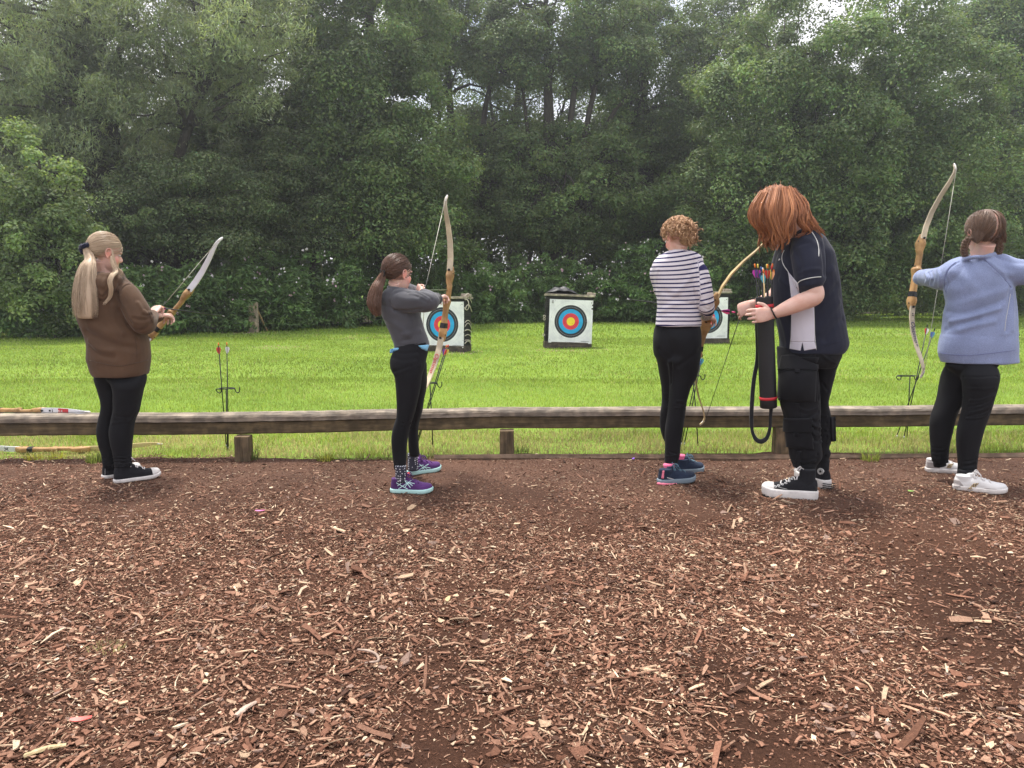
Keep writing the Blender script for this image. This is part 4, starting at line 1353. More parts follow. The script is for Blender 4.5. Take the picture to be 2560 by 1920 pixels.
def make_body(shapes, parent, head=None, voxel=.0032, mt=None):
    V, Q = fuse(shapes, voxel, 3, .5)
    c = np.ones((len(V), 3))
    if head is not None:
        o, B, s = head
        l = (V - o) @ B / s
        def blob(cen, r, col):
            d = np.linalg.norm((l - np.array(cen)) / np.array(r), axis=1)
            w = np.exp(-d ** 2)[:, None]
            return w * (np.array(col) - 1)
        for sg in (-1, 1):
            c += blob((sg * .05, .06, -.025), (.025, .04, .025), (1.08, .72, .70))
            c += blob((sg * .085, -.005, .0), (.02, .02, .03), (1.08, .70, .66))
            c += blob((sg * .032, .09, .036), (.018, .02, .006), (.6, .5, .45))
        c += blob((0, .1, -.057), (.02, .03, .009), (1.0, .55, .55))
        c += blob((0, .11, -.018), (.016, .02, .016), (1.05, .82, .8))
    o_ = link("body", mesh_np("body", V, quads=Q, color=np.clip(c, .2, 1.3)), mt or SKIN, parent)
    return o_, V, Q


EYEW = mat("eye_white", (.72, .70, .68), rough=.2, vary=.03)
EYEB = mat("eye_iris", (.10, .14, .18), rough=.15, vary=.2)
LASH = mat("lash", (.05, .035, .03), rough=.6)


def eyes(o, B, s, parent):
    for sg in (-1, 1):
        tr = lambda V: np.asarray(V) * s @ B.T + o
        V, F = ellipsoid((sg * .030, .0720, .012), (.0115, .0110, .0065), nu=14, nv=10)
        e = MB().add(tr(V), F).build("eye", EYEW, parent)
        V, F = ellipsoid((sg * .030, .0812, .0115), (.0055, .0028, .0052), nu=12, nv=8)
        MB().add(tr(V), F).build("iris", EYEB, e)
        V, F = tube([(sg * .016, .080, .015), (sg * .030, .0855, .0175), (sg * .046, .076, .013)], [.0016, .0024, .0014], seg=5, n=8)
        MB().add(tr(V), F).build("eyelash", LASH, e)


# ------------------------------------------------------------------ hair
def hair_mat(name, c1, c2, rough=.42):
    m, nt, N, L, b = new_mat(name)
    at_ = N.new("ShaderNodeAttribute"); at_.attribute_name = "tint"
    sp = N.new("ShaderNodeSeparateColor"); L.new(at_.outputs["Color"], sp.inputs[0])
    rp = N.new("ShaderNodeValToRGB"); e = rp.color_ramp.elements
    e[0].color = (*c1, 1); e[1].color = (*c2, 1)
    L.new(sp.outputs[0], rp.inputs[0]); L.new(rp.outputs[0], b.inputs["Base Color"])
    b.inputs["Roughness"].default_value = rough; b.inputs["Specular IOR Level"].default_value = .45
    return m


def strands(name, lines, rad, mt, parent, seed=0, tip=.35, lab=None, shade=None):
    """lines (n,k,3) of hair locks drawn as thin three sided tapering threads"""
    Ln = np.asarray(lines, float)
    n, k, _ = Ln.shape
    g = np.random.default_rng(seed)
    T = np.gradient(Ln, axis=1); T /= np.linalg.norm(T, axis=2, keepdims=True) + 1e-9
    r0 = g.normal(0, 1, (n, 1, 3)); a = np.cross(T, r0 + 0 * T); a /= np.linalg.norm(a, axis=2, keepdims=True) + 1e-9
    b_ = np.cross(T, a)
    t = np.linspace(0, 1, k)[None, :, None]
    rr = np.asarray(rad, float)
    rr = (rr if rr.ndim else np.full(n, rr)).reshape(-1, 1, 1) * g.uniform(.6, 1.35, (n, 1, 1)) * (1 - (1 - tip) * t ** 3)
    V = np.stack([Ln + rr * (math.cos(q) * a + math.sin(q) * b_) for q in (0, 2.094, 4.189)], 2).reshape(-1, 3)
    i = np.arange(n)[:, None, None] * k * 3 + np.arange(k - 1)[None, :, None] * 3
    j = np.arange(3)[None, None, :]; j2 = (j + 1) % 3
    Q = np.stack([i + j, i + j2, i + j2 + 3, i + j + 3], 3).reshape(-1, 4)
    sh = np.clip(g.beta(2, 2, n) if shade is None else shade, 0, 1)
    c = np.repeat(sh, k * 3)[:, None] * np.ones(3)
    return link(name, mesh_np(name, V, quads=Q, color=c), mt, parent, lab)


def bundle(guides, m_, spread, seed, tip=.35, mix=.7):
    """each guide becomes a lock of m_ hairs that closes towards its end; returns lines and tones"""
    g = np.random.default_rng(seed)
    gd = np.asarray(guides, float); n, k, _ = gd.shape
    t = np.linspace(0, 1, k)
    w = spread * np.sin(np.pi * np.clip(.22 + .62 * t, 0, 1)) * (1 - (1 - tip) * t ** 2)
    off = g.normal(0, 1, (n, m_, 1, 3)) * w[None, None, :, None]
    tw = g.normal(0, 1, (n, m_, 1, 3)) * (spread * .35 * t * t)[None, None, :, None]
    L_ = gd[:, None] + off + tw
    tone = np.clip(mix * g.beta(1.5, 1.5, (n, 1)) + (1 - mix) * g.beta(2, 2, (n, m_)), 0, 1)
    return L_.reshape(n * m_, k, 3), tone.reshape(-1)


def slerp_path(d0, d1, k):
    """unit directions from d0 to d1 along the skull"""
    d0, d1 = nrm(d0), nrm(d1)
    w = math.acos(max(-1, min(1, float(d0 @ d1))))
    t = np.linspace(0, 1, k)
    if w < 1e-3: return np.repeat(d0[None], k, 0)
    return (np.sin((1 - t) * w)[:, None] * d0 + np.sin(t * w)[:, None] * d1) / math.sin(w)


SK_C, SK_R = np.array([0, -.012, .045]), np.array([.073, .093, .083])


def scalp_pts(dirs, lift):
    """directions -> head-local points just above the skull"""
    dirs = np.asarray(dirs)
    p = SK_C + dirs * (SK_R + np.reshape(lift, (-1, 1)) if np.ndim(lift) else SK_R + lift)
    low = np.clip((-.01 - p[:, 2]) / .06, 0, 1)          # hug the nape
    p[:, 1] += low * .012
    return p


def hair_shell(o, B, s, keep, mt, parent, lift=.008, name="hair", tone=.35):
    """solid under-layer of the hair: the skull grown a little, cut at the hairline"""
    V, F = ellipsoid(SK_C, SK_R + lift, nu=48, nv=32)
    F2 = [f for f in F if all(keep(V[i]) for i in f)]
    used = sorted({i for f in F2 for i in f}); mp_ = {q: k for k, q in enumerate(used)}
    V2 = V[used]; F2 = [tuple(mp_[i] for i in f) for f in F2]
    Vi = SK_C + (V2 - SK_C) * .93
    nv = len(V2)
    edges = {}
    for f in F2:
        for a, b_ in zip(f, f[1:] + f[:1]): edges[(a, b_)] = 1
    rim = [(a, b_) for (a, b_) in edges if (b_, a) not in edges]
    FF = F2 + [tuple(i + nv for i in f[::-1]) for f in F2] + [(b_, a, a + nv, b_ + nv) for a, b_ in rim]
    VV = np.vstack([V2, Vi]) * s @ B.T + o
    me = mesh_np(name, VV, F=FF, color=np.full((2 * nv, 3), tone))
    return link(name, me, mt, parent)


def hairline(p, front=.072, side=.028, nape=-.062):
    """is a head-local point under hair?"""
    y = p[1] + .012
    z = np.interp(y, [-.1, -.05, -.012, .012, .045, .07], [nape, nape, side - .03, side, front - .012, front])
    return p[2] > z


# ------------------------------------------------------------------ shoes
WHITE_RUBBER = mat("white_rubber", (.66, .63, .60), rough=.6, vary=.12, scale=30)
LACE = mat("white_lace", (.68, .65, .63), rough=.9)
EYELET = mat("eyelet", (.62, .62, .62), rough=.35, metal=.6)


def shoe(parent, heel, toe, mats, kind='low', W=.092, sole_h=.022, label=None, hi=.115, spring=.012, tread=None):
    """heel and toe are ground points; mats: upper, sole, cap, lace (None to leave out); returns the shoe and its frame"""
    heel, toe = np.array(heel, float), np.array(toe, float)
    heel[2] = toe[2] = 0
    x = toe - heel; Ls = np.linalg.norm(x); x /= Ls
    y = np.array([-x[1], x[0], 0]); z = np.array([0, 0, 1.0])
    zb = float(bark_z(heel[0], heel[1])) + .001
    B = np.stack([x, y, z], 1)
    tr = lambda V: np.asarray(V) @ B.T + heel + np.array([0, 0, zb])
    ts = np.array([0, .02, .08, .18, .30, .42, .55, .68, .80, .90, .965, 1.0])
    ws = np.array([.15, .52, .72, .78, .76, .78, .88, .98, 1.0, .86, .58, .2]) * W / 2
    if kind == 'high':
        hs = np.array([.05, .068, .075, .08, .085, .083, .066, .050, .040, .035, .028, .014])
    else:
        hs = np.array([.030, .052, .058, .056, .060, .066, .060, .048, .040, .034, .026, .012])
    wz = lambda t: np.interp(t, ts, ws)
    hz = lambda t: np.interp(t, ts, hs)
    sp = lambda t: spring * max(0, (t - .68) / .32) ** 1.8
    def ring(t, k=1.0, dz=0.0, n=13, a0=0.0):
        out = []
        for q in range(n):
            th = a0 + (math.pi - 2 * a0) * q / (n - 1)
            out.append((t * Ls, wz(t) * k * math.cos(th), sole_h * .8 + dz + sp(t) + hz(t) * k * abs(math.sin(th)) ** .75))
        return out
    def loft(tt, k=1.0, dz=0.0):
        V, F = [], []
        n = 13
        for t in tt: V += ring(t, k, dz)
        for i in range(len(tt) - 1):
            for j in range(n):
                q = (j + 1) % n
                F.append((i * n + j, i * n + q, (i + 1) * n + q, (i + 1) * n + j))
        F.append(tuple(range(n))[::-1]); F.append(tuple((len(tt) - 1) * n + j for j in range(n)))
        return np.array(V), F
    tt = np.unique(np.concatenate([ts, np.linspace(0, 1, 30)]))
    S = [loft(tt)]
    c = .20 if kind == 'high' else .19
    if kind == 'high':
        S.append(tube([(c * Ls, 0, .03), (c * Ls * .98, 0, .075), (c * Ls * .95, 0, sole_h + hi)], [[.048, .035], [.045, .034], [.043, .037]], seg=20, n=10, ref=[0, 1, 0]))
        S.append(tube([(c * Ls + .02, 0, .05), (c * Ls + .055, 0, .072)], [[.03, .03], [.028, .026]], seg=14, ref=[0, 1, 0]))
    else:
        S.append(tube([(c * Ls, 0, .03), (c * Ls, 0, sole_h + .062)], [[.046, .031], [.043, .033]], seg=18, n=6, ref=[0, 1, 0]))
        S.append(tube([(.35 * Ls, 0, .05), (.31 * Ls, 0, sole_h + .076)], [.024, .022], seg=12, aspect=.75))
    S = [(tr(V), F) for V, F in S]
    V, Q = fuse(S, .0038, 3, .5)
    sh = link("shoe", mesh_np("shoe", V, quads=Q), mats['upper'], parent, label)
    tree_ = bvh(V, Q)
    # sole with a slight lip
    V, F = [], []
    nn_ = 44
    outl = []
    tl = (1 - np.cos(np.linspace(0, math.pi, nn_ // 2 + 1))) / 2
    for t in tl: outl.append((t, 1))
    for t in tl[::-1][1:-1]: outl.append((t, -1))
    lay = [(0.0, .96), (sole_h * .22, 1.03), (sole_h * .85, 1.04), (sole_h * 1.05, 1.0)]
    for z_, k in lay:
        for t, sg in outl:
            V.append(((t - .5) * Ls * (1 + (k - 1) * .45) + .5 * Ls + (.003 if t > .5 else -.003), sg * wz(t) * k * 1.05, z_ + sp(t)))
    m_ = len(outl)
    for i in range(len(lay) - 1):
        for j in range(m_):
            q = (j + 1) % m_
            F.append((i * m_ + j, (i + 1) * m_ + j, (i + 1) * m_ + q, i * m_ + q))
    F.append(tuple(range(m_))); F.append(tuple((len(lay) - 1) * m_ + j for j in range(m_))[::-1])
    MB().add(tr(V), F).build("sole", mats['sole'], sh)
    if tread is not None:
        mb = MB()
        V2 = [((t - .5) * Ls * 1.0 + .5 * Ls, sg * wz(t) * 1.0, z_ + sp(t) - .002) for z_ in (-.001, .004) for t, sg in outl]
        F2 = [(j, m_ + j, m_ + (j + 1) % m_, (j + 1) % m_) for j in range(m_)] + [tuple(range(m_)), tuple(m_ + j for j in range(m_))[::-1]]
        mb.add(tr(V2), F2)
        mb.build("tread", tread, sh)
        for t in np.linspace(.04, .96, 16):
            for sg in (-1, 1):
                V3, F3 = box((t * Ls, sg * wz(t) * .98, .002 + sp(t)), (.009, .008, .010)); mb.add(tr(V3), F3)
        bpy.data.objects.remove(sh.children[-1])
        mb.build("tread", tread, sh, smooth=False)
    if mats.get('cap'):
        V, F = loft(np.linspace(.80, 1, 9), 1.035, .0005)
        MB().add(tr(V), F).build("toe_cap", mats['cap'], sh)
        V, F = tube([np.array(q) for q in ring(.80, 1.05)[1:-1]], .0022, seg=6)
    up_hit = lambda p, d: tree_.ray_cast(Vector(tr([p])[0]), Vector(B @ np.array(d)))
    if mats.get('lace'):
        mb = MB()
        rows = np.linspace(.30, .66, 6) if kind == 'high' else np.linspace(.36, .66, 5)
        prev = None
        for q, t in enumerate(rows):
            pts = []
            for a in np.linspace(-.52, .52, 9):
                yy_ = a * wz(t) * 1.15
                h = up_hit((t * Ls + .012 * a * (1 if q % 2 else -1), yy_, .2), (0, 0, -1))
                if h[0] is not None: pts.append(np.array(h[0]) + np.array(h[1]) * .0025)
            if len(pts) > 3:
                V, F = tube(pts, .0034, seg=6, aspect=.6, ref=[0, 0, 1]); mb.add(V, F)
        # bow knot loops
        h = up_hit((rows[0] * Ls, 0, .3), (0, 0, -1))
        k0 = np.array(h[0]) if h[0] is not None else tr([(rows[0] * Ls, 0, .1)])[0]
        for sg in (-1, 1):
            lp_ = [k0, k0 + B @ np.array([.012, sg * .018, .016]), k0 + B @ np.array([.026, sg * .034, .004]), k0 + B @ np.array([.020, sg * .022, -.006]), k0]
            V, F = tube(lp_, .0026, seg=6, n=14); mb.add(V, F)
            V, F = tube([k0, k0 + B @ np.array([.022, sg * .012, .006]), k0 + B @ np.array([.042, sg * .024, -.016])], .0024, seg=6, n=8); mb.add(V, F)
        mb.build("laces", mats['lace'], sh)
    return sh, tree_, tr, Ls


# ------------------------------------------------------------------ cloth
def cloth(name, col, bump=.25, bscale=420, rough=.9, vary=.10, scale=9, sheen=.25, fleck=0.0):
    m, nt, N, L, b = new_mat(name)
    tc = N.new("ShaderNodeTexCoord")
    no = N.new("ShaderNodeTexNoise"); no.inputs["Scale"].default_value = scale; no.inputs["Detail"].default_value = 6
    L.new(tc.outputs["Object"], no.inputs["Vector"])
    rp = N.new("ShaderNodeValToRGB"); e = rp.color_ramp.elements
    c = np.array(col); e[0].position, e[1].position = .3, .7
    e[0].color = (*(c * (1 - vary)), 1); e[1].color = (*(c * (1 + vary)), 1)
    L.new(no.outputs["Fac"], rp.inputs[0]); src = rp.outputs[0]
    n2 = N.new("ShaderNodeTexNoise"); n2.inputs["Scale"].default_value = bscale; n2.inputs["Detail"].default_value = 3
    L.new(tc.outputs["Object"], n2.inputs["Vector"])
    if fleck:
        mx = N.new("ShaderNodeMix"); mx.data_type = 'RGBA'; mx.blend_type = 'OVERLAY'; mx.inputs[0].default_value = fleck
        L.new(src, mx.inputs[6]); L.new(n2.outputs["Fac"], mx.inputs[7]); src = mx.outputs[2]
    L.new(src, b.inputs["Base Color"])
    b.inputs["Roughness"].default_value = rough; b.inputs["Specular IOR Level"].default_value = .2
    b.inputs["Sheen Weight"].default_value = sheen; b.inputs["Sheen Roughness"].default_value = .5
    bp = N.new("ShaderNodeBump"); bp.inputs["Strength"].default_value = bump; bp.inputs["Distance"].default_value = .002
    L.new(n2.outputs["Fac"], bp.inputs["Height"]); L.new(bp.outputs[0], b.inputs["Normal"])
    return m


def garment(name, shapes, mt, parent, voxel=.006, smooth=5, folds=(), cr=None, amp=.003, wscale=9, seed=1, stretch=(1, 1, 1), attrs=None, label=None):
    V, Q = fuse(shapes, voxel, smooth, .5)
    if amp: V = wrinkle(V, Q, amp, wscale, seed, stretch)
    if folds:
        V = strokes(V, Q, bvh(V, Q), cr, folds)
    at_ = attrs(V) if attrs else None
    o = link(name, mesh_np(name, V, quads=Q, attrs=at_), mt, parent, label)
    return o, bvh(V, Q), V, Q


def on_cloth(name, tr_, cr, pts, r, mt, parent, off=.001, n=40, label=None, aspect=.6):
    """thin line (seam, piping) laid on a garment along picture points"""
    sp = spline(np.array(pts, float), n)
    out = []
    for u, v in sp:
        h = hit(tr_, *cr(u, v))
        if h is not None: out.append(h[0] + h[1] * off)
    if len(out) < 3: return None
    out = np.array(out)
    for _ in range(2): out[1:-1] = out[1:-1] * .5 + (out[:-2] + out[2:]) * .25
    V, F = tube(out, r, seg=6)
    return MB().add(V, F).build(name, mt, parent, label=label)


def patch(name, tr_, cr, poly4, mt, parent, off=.003, thick=.006, nu=16, nv=16, label=None, bulge=0.0, colfun=None):
    """piece of cloth or print sewn on a surface: four picture corners (tl,tr,br,bl)"""
    tl, tr2, br, bl = [np.array(q, float) for q in poly4]
    V0, V1 = [], []
    last = None
    ok = True
    for j in range(nv + 1):
        for i in range(nu + 1):
            u, v = i / nu, j / nv
            q = (tl * (1 - u) + tr2 * u) * (1 - v) + (bl * (1 - u) + br * u) * v
            h = hit(tr_, *cr(*q))
            if h is None:
                r_ = ray(*cr(*q)); h = (EYE + r_ * ((last[0] if last else P(*cr(*q), 4.5))[1] / r_[1]), last[1] if last else np.array([0, -1.0, 0]))
            last = h
            bb = bulge * (math.sin(math.pi * u) * math.sin(math.pi * v)) ** .4 if bulge else 0
            V0.append(h[0] + h[1] * (off + bb)); V1.append(h[0] + h[1] * (off - thick))
    V0, V1 = np.array(V0).reshape(nv + 1, nu + 1, 3), np.array(V1).reshape(nv + 1, nu + 1, 3)
    for _ in range(2):
        for A in (V0, V1):
            A[1:-1, 1:-1] = A[1:-1, 1:-1] * .5 + (A[:-2, 1:-1] + A[2:, 1:-1] + A[1:-1, :-2] + A[1:-1, 2:]) * .125
    m_ = (nu + 1) * (nv + 1)
    V = np.vstack([V0.reshape(-1, 3), V1.reshape(-1, 3)])
    F = []
    w = nu + 1
    for j in range(nv):
        for i in range(nu):
            a = j * w + i
            F.append((a, a + w, a + w + 1, a + 1)); F.append((a + m_, a + 1 + m_, a + w + 1 + m_, a + w + m_))
    b_ = [i for i in range(w)] + [j * w + nu for j in range(1, nv + 1)] + [nv * w + i for i in range(nu - 1, -1, -1)] + [j * w for j in range(nv - 1, 0, -1)]
    for a, c in zip(b_, b_[1:] + b_[:1]): F.append((a, c, c + m_, a + m_))
    return MB().add(V, F).build(name, mt, parent, label=label)


LEGGING = cloth("black_legging", (.0075, .0075, .0095), bump=.15, rough=.8, sheen=.03, vary=.15)


def text_mesh(s, size, loc, rot, mt, parent, name="lettering", extrude=.0006, shear=0.0, bend=None):
    """built lettering: a text body turned into a mesh; rot is a 3x3 with columns right, up, out"""
    cu = bpy.data.curves.new("t", 'FONT'); cu.body = s; cu.size = size; cu.extrude = extrude; cu.shear = shear
    cu.align_x = 'CENTER'; cu.align_y = 'CENTER'
    ob = bpy.data.objects.new("t", cu); COL.objects.link(ob)
    dg = bpy.context.evaluated_depsgraph_get()
    me = bpy.data.meshes.new_from_object(ob.evaluated_get(dg))
    bpy.data.objects.remove(ob)
    V = np.array([v.co[:] for v in me.vertices])
    F = [tuple(p.vertices) for p in me.polygons]
    bpy.data.meshes.remove(me)
    W_ = bend(V) if bend else V @ np.asarray(rot).T + loc
    return MB().add(W_, F).build(name, mt, parent, smooth=False)
# ------------------------------------------------------------------ bows, arrows, stands
RISER = wood("oiled_riser_wood", (.34, .19, .075), (.58, .37, .18), (9, 9, 9), rough=.45, scale=2.2, bump=.08, streak=5)
RISER2 = wood("dark_riser_wood", (.17, .085, .04), (.32, .17, .08), (9, 9, 9), rough=.45, scale=2.2, bump=.08, streak=5)
LIMBW = wood("maple_limb", (.50, .42, .30), (.68, .60, .47), (6, 6, 6), rough=.4, scale=2, bump=.05, streak=4)
LIMBY = wood("yellow_limb", (.52, .40, .20), (.68, .55, .33), (6, 6, 6), rough=.4, scale=2, bump=.05, streak=4)
LIMBWHITE = mat("white_limb", (.72, .72, .76), rough=.35, vary=.05)
BLACKP = mat("black_plastic", (.012, .012, .013), rough=.45, vary=.2)
BLACKM = mat("black_metal", (.018, .018, .020), rough=.4, vary=.2, metal=.3)
STRING = mat("bow_string", (.52, .50, .42), rough=.7)
STRINGD = mat("dark_string", (.05, .05, .045), rough=.7)
PRINT_RED = mat("red_print", (.50, .035, .045), rough=.5, vary=.1)
PRINT_NAVY = mat("navy_print", (.03, .03, .09), rough=.5, vary=.1)
PRINT_WHITE = mat("white_print", (.75, .74, .72), rough=.5, vary=.05)


def bow(label, tu, tl, sdir, bh=.175, limb_up=None, limb_lo=None, riser=None, nock=None, string_mat=None, group="recurve bows", wid=1.0, strung=True):
    """recurve bow between its two tips; sdir points from riser to string"""
    tu, tl = np.asarray(tu, float), np.asarray(tl, float)
    u = tu - tl; Lb = np.linalg.norm(u); u /= Lb
    s = np.asarray(sdir, float); s = nrm(s - u * (s @ u)); w = np.cross(u, s)
    mid = (tu + tl) / 2
    B = np.stack([w, s, u], 1)
    h = Lb / 2
    oq = lambda q: np.interp(abs(q), [0, .18, .34, .44, .58, .72, .84, .92, .965, 1.0], np.array([-1, -1, -.99, -.95, -.78, -.50, -.20, -.045, -.05, -.13])) * bh
    pt = lambda q, dw=0, ds=0: mid + B @ np.array([dw, oq(q) + ds, q * h])
    bt = empty("recurve_bow", pt(0), label, "bow", group)
    # riser: rounded slab with the sight window cut away above the shelf
    prof = [(-.365, .018, .008), (-.34, .0205, .014), (-.31, .021, .026), (-.275, .021, .032), (-.235, .020, .026), (-.18, .018, .021), (-.10, .0155, .021), (-.05, .015, .022), (-.015, .017, .027), (.02, .020, .033), (.035, .020, .034),
            (.055, .0135, .024), (.10, .0125, .021), (.18, .0135, .021), (.225, .017, .026), (.27, .020, .034), (.30, .021, .029), (.34, .0205, .014), (.365, .018, .008)]
    V, F = [], []
    ring = [(-1, -.6), (-.6, -1), (.6, -1), (1, -.6), (1, .6), (.6, 1), (-.6, 1), (-1, .6)]
    pr = spline(np.array(prof), 56)
    for q, a, d in pr:
        cut = .006 if .05 < q < .2 else 0
        for x, y in ring: V.append(pt(q, x * a * wid + cut, y * d - .004))
    for i in range(len(pr) - 1):
        for j in range(8):
            k = (j + 1) % 8
            F.append((i * 8 + j, (i + 1) * 8 + j, (i + 1) * 8 + k, i * 8 + k))
    F.append(tuple(range(8))); F.append(tuple((len(pr) - 1) * 8 + j for j in range(8))[::-1])
    rs = MB().add(V, [f[::-1] for f in F]).build("riser", riser or RISER, bt)
    # two limbs
    for sg, mt in ((1, limb_up or LIMBW), (-1, limb_lo or LIMBW)):
        V, F = [], []
        qs = np.linspace(.325, 1.0, 40)
        for q in qs:
            wd = np.interp(q, [.32, .5, .8, .93, .96, 1.0], [.0195, .0195, .0155, .010, .0085, .0065]) * wid
            th = np.interp(q, [.32, .45, .9, .97, 1.0], [.0058, .0046, .0040, .0045, .004])
            up = pt(sg * q + 1e-4) - pt(sg * q - 1e-4); up = nrm(up); nn_ = nrm(np.cross(up, w))
            c = pt(sg * q, 0, .010)
            for x, y in ((-1, -1), (1, -1), (1, 1), (-1, 1)): V.append(c + w * x * wd + nn_ * y * th)
        for i in range(len(qs) - 1):
            for j in range(4):
                k = (j + 1) % 4
                f = (i * 4 + j, (i + 1) * 4 + j, (i + 1) * 4 + k, i * 4 + k)
                F.append(f if sg < 0 else f[::-1])
        F.append((0, 1, 2, 3)); e_ = (len(qs) - 1) * 4; F.append((e_ + 3, e_ + 2, e_ + 1, e_))
        lm = MB().add(V, F).build("limb", mt, bt, smooth=False)
        V, F = tube([pt(sg * .955, 0, .012), pt(sg * .985, 0, .012), pt(sg * 1.006, 0, .012)], [.0075, .008, .004], seg=10, aspect=.9, round_cap=True)
        MB().add(V, F).build("tip", PRINT_WHITE, lm)
        V, F = tube([pt(sg * .332, 0, .0), pt(sg * .332, 0, .0235)], [.0075, .0075], seg=12)
        MB().add(V, F).build("limb_bolt", BLACKP, bt)
        # bolt hole on the riser's flank
        V, F = tube([pt(sg * .30, -.0225 * wid, -.004), pt(sg * .30, .0225 * wid, -.004)], [.0048, .0048], seg=10)
        MB().add(V, F).build("bolt_hole", BLACKP, bt)
    V, F = [], []
    for q in np.linspace(-.235, -.185, 6):
        d = np.interp(q, [-.235, -.18], [.0285, .0235])
        for x, y in ring: V.append(pt(q, x * .0205 * wid, y * d - .004))
    for i in range(5):
        for j in range(8):
            k = (j + 1) % 8
            F.append((i * 8 + j, i * 8 + k, (i + 1) * 8 + k, (i + 1) * 8 + j))
    F.append(tuple(range(8))[::-1]); F.append(tuple(40 + j for j in range(8)))
    MB().add(V, F).build("band", BLACKP, bt, smooth=False)
    V, F = box(pt(.062, .0, -.012), (.022, .016, .006), B); MB().add(V, F).build("arrow_rest", BLACKP, bt)
    if strung:
        a, b_ = pt(.93, 0, .019), pt(-.93, 0, .019)
        m_ = nock if nock is not None else (a + b_) / 2
        V, F = tube([pt(.985, 0, .019), pt(.96, 0, .019), a, a * .85 + m_ * .15], .0021, seg=6); st = MB(); st.add(V, F)
        for x, y in ((a, m_), (b_, m_)):
            V, F = tube([x, y], .0019, seg=6); st.add(V, F)
        V, F = tube([pt(-.985, 0, .019), pt(-.96, 0, .019), b_], .0021, seg=6); st.add(V, F)
        so = st.build("string", string_mat or STRING, bt)
        c1, c2 = m_ + (a - m_) * .16, m_ + (b_ - m_) * .16
        V, F = tube([c1, m_, c2], .0027, seg=8); MB().add(V, F).build("serving", STRINGD, so)
    return bt, pt, B, h


VANES = {}


def vane_mat(name, c):
    if name not in VANES: VANES[name] = mat("vane_" + name, c, rough=.45, vary=.06)
    return VANES[name]


VC = {'red': (.62, .05, .05), 'white': (.75, .74, .72), 'orange': (.80, .22, .04), 'yellow': (.78, .66, .12), 'blue': (.03, .10, .30), 'teal': (.10, .40, .50), 'pink': (.72, .06, .22), 'purple': (.16, .05, .30), 'magenta': (.55, .05, .42), 'black': (.012, .012, .014), 'peach': (.85, .40, .20)}
SHAFT = mat("black_shaft", (.014, .014, .015), rough=.35, vary=.2)
SHAFTG = mat("green_shaft", (.10, .13, .07), rough=.4, vary=.2)
SHAFTW = mat("wood_shaft", (.50, .36, .18), rough=.5)
STEEL = mat("arrow_point", (.35, .35, .36), rough=.3, metal=.8)


def arrow(label, nock, tip, vanes, nockc, roll=0.0, shaft=None, r=.0038, group="arrows", vl=.058, vh=.019, length=None):
    nock, tip = np.asarray(nock, float), np.asarray(tip, float)
    d = nrm(tip - nock)
    if length: tip = nock + d * length
    ar = empty("arrow", nock, label, "arrow", group)
    V, F = tube([nock + d * .016, tip - d * .02], r, seg=8); MB().add(V, F).build("shaft", shaft or SHAFT, ar)
    V, F = tube([nock - d * .004, nock + d * .004, nock + d * .018], [r * .8, r * 1.25, r * 1.15], seg=8); MB().add(V, F).build("nock", vane_mat(nockc, VC[nockc]), ar)
    V, F = tube([tip - d * .022, tip - d * .008, tip], [r * 1.05, r, r * .2], seg=8); MB().add(V, F).build("point", STEEL, ar)
    rf = [1, 0, 0] if abs(d[0]) < .8 else [0, 1, 0]
    a0 = nrm(np.cross(d, rf)); b0 = np.cross(d, a0)
    for k in range(3):
        an = roll + k * 2 * math.pi / 3
        o_ = math.cos(an) * a0 + math.sin(an) * b0; t_ = np.cross(d, o_) * .0008
        p0 = nock + d * .030
        outl = [p0, p0 + o_ * vh * .75, p0 + d * vl * .25 + o_ * vh, p0 + d * vl * .6 + o_ * vh * .62, p0 + d * vl]
        V = [p + t_ for p in outl] + [p - t_ for p in outl]
        F = [(0, 1, 2, 3, 4), (9, 8, 7, 6, 5)] + [(i, i + 5, (i + 1) % 5 + 5, (i + 1) % 5) for i in range(5)]
        MB().add(V, F).build("vane", vane_mat(vanes[k], VC[vanes[k]]), ar, smooth=False)
    return ar


def stand(label, foot, top, az, hooks, w=.095):
    """ground quiver: a bent rod pushed into the lawn with a hooped bracket"""
    foot, top = np.asarray(foot, float), np.asarray(top, float)
    T = empty("arrow_stand", foot, label, "arrow stand", "ground arrow stands along the rail")
    x = np.array([math.cos(az), math.sin(az), 0]); y = np.array([-x[1], x[0], 0])
    V, F = tube([foot - np.array([0, 0, .08]), foot * .5 + top * .5, top], .0042, seg=8); MB().add(V, F).build("rod", BLACKM, T)
    hoop = [top, top + x * w * .3 + y * .02, top + x * w * .55 + y * .045, top + x * w * .2 + y * .075, top - x * w * .35 + y * .075, top - x * w * .62 + y * .04, top - x * w * .4 + y * .01, top]
    V, F = tube(hoop, .0036, seg=8, n=40); MB().add(V, F).build("hoop", BLACKM, T)
    for k in hooks:
        p = top + x * w * k
        V, F = tube([top + x * w * k * .55, p, p + x * .010 - np.array([0, 0, .022]), p + x * .026 - np.array([0, 0, .028]), p + x * .036 - np.array([0, 0, .014]), p + x * .037 + np.array([0, 0, .014])], .0036, seg=8, n=20)
        MB().add(V, F).build("hook", BLACKM, T)
    return T


# ------------------------------------------------------------------ girl in the brown hoodie
CA, CB = crop(150, 540, 4.609), crop(150, 880, 4.424)
HOODIE = cloth("brown_fleece", (.098, .056, .033), bump=.45, bscale=260, vary=.22, scale=6, sheen=.12)
SEAMB = cloth("brown_seam", (.07, .04, .025))
CANVAS = cloth("black_canvas", (.014, .014, .017), bump=.5, bscale=700, vary=.2, sheen=.05)
BLOND = hair_mat("blond_hair", (.28, .19, .125), (.74, .58, .41))
NAVYC = cloth("navy_scrunchie", (.010, .012, .030))


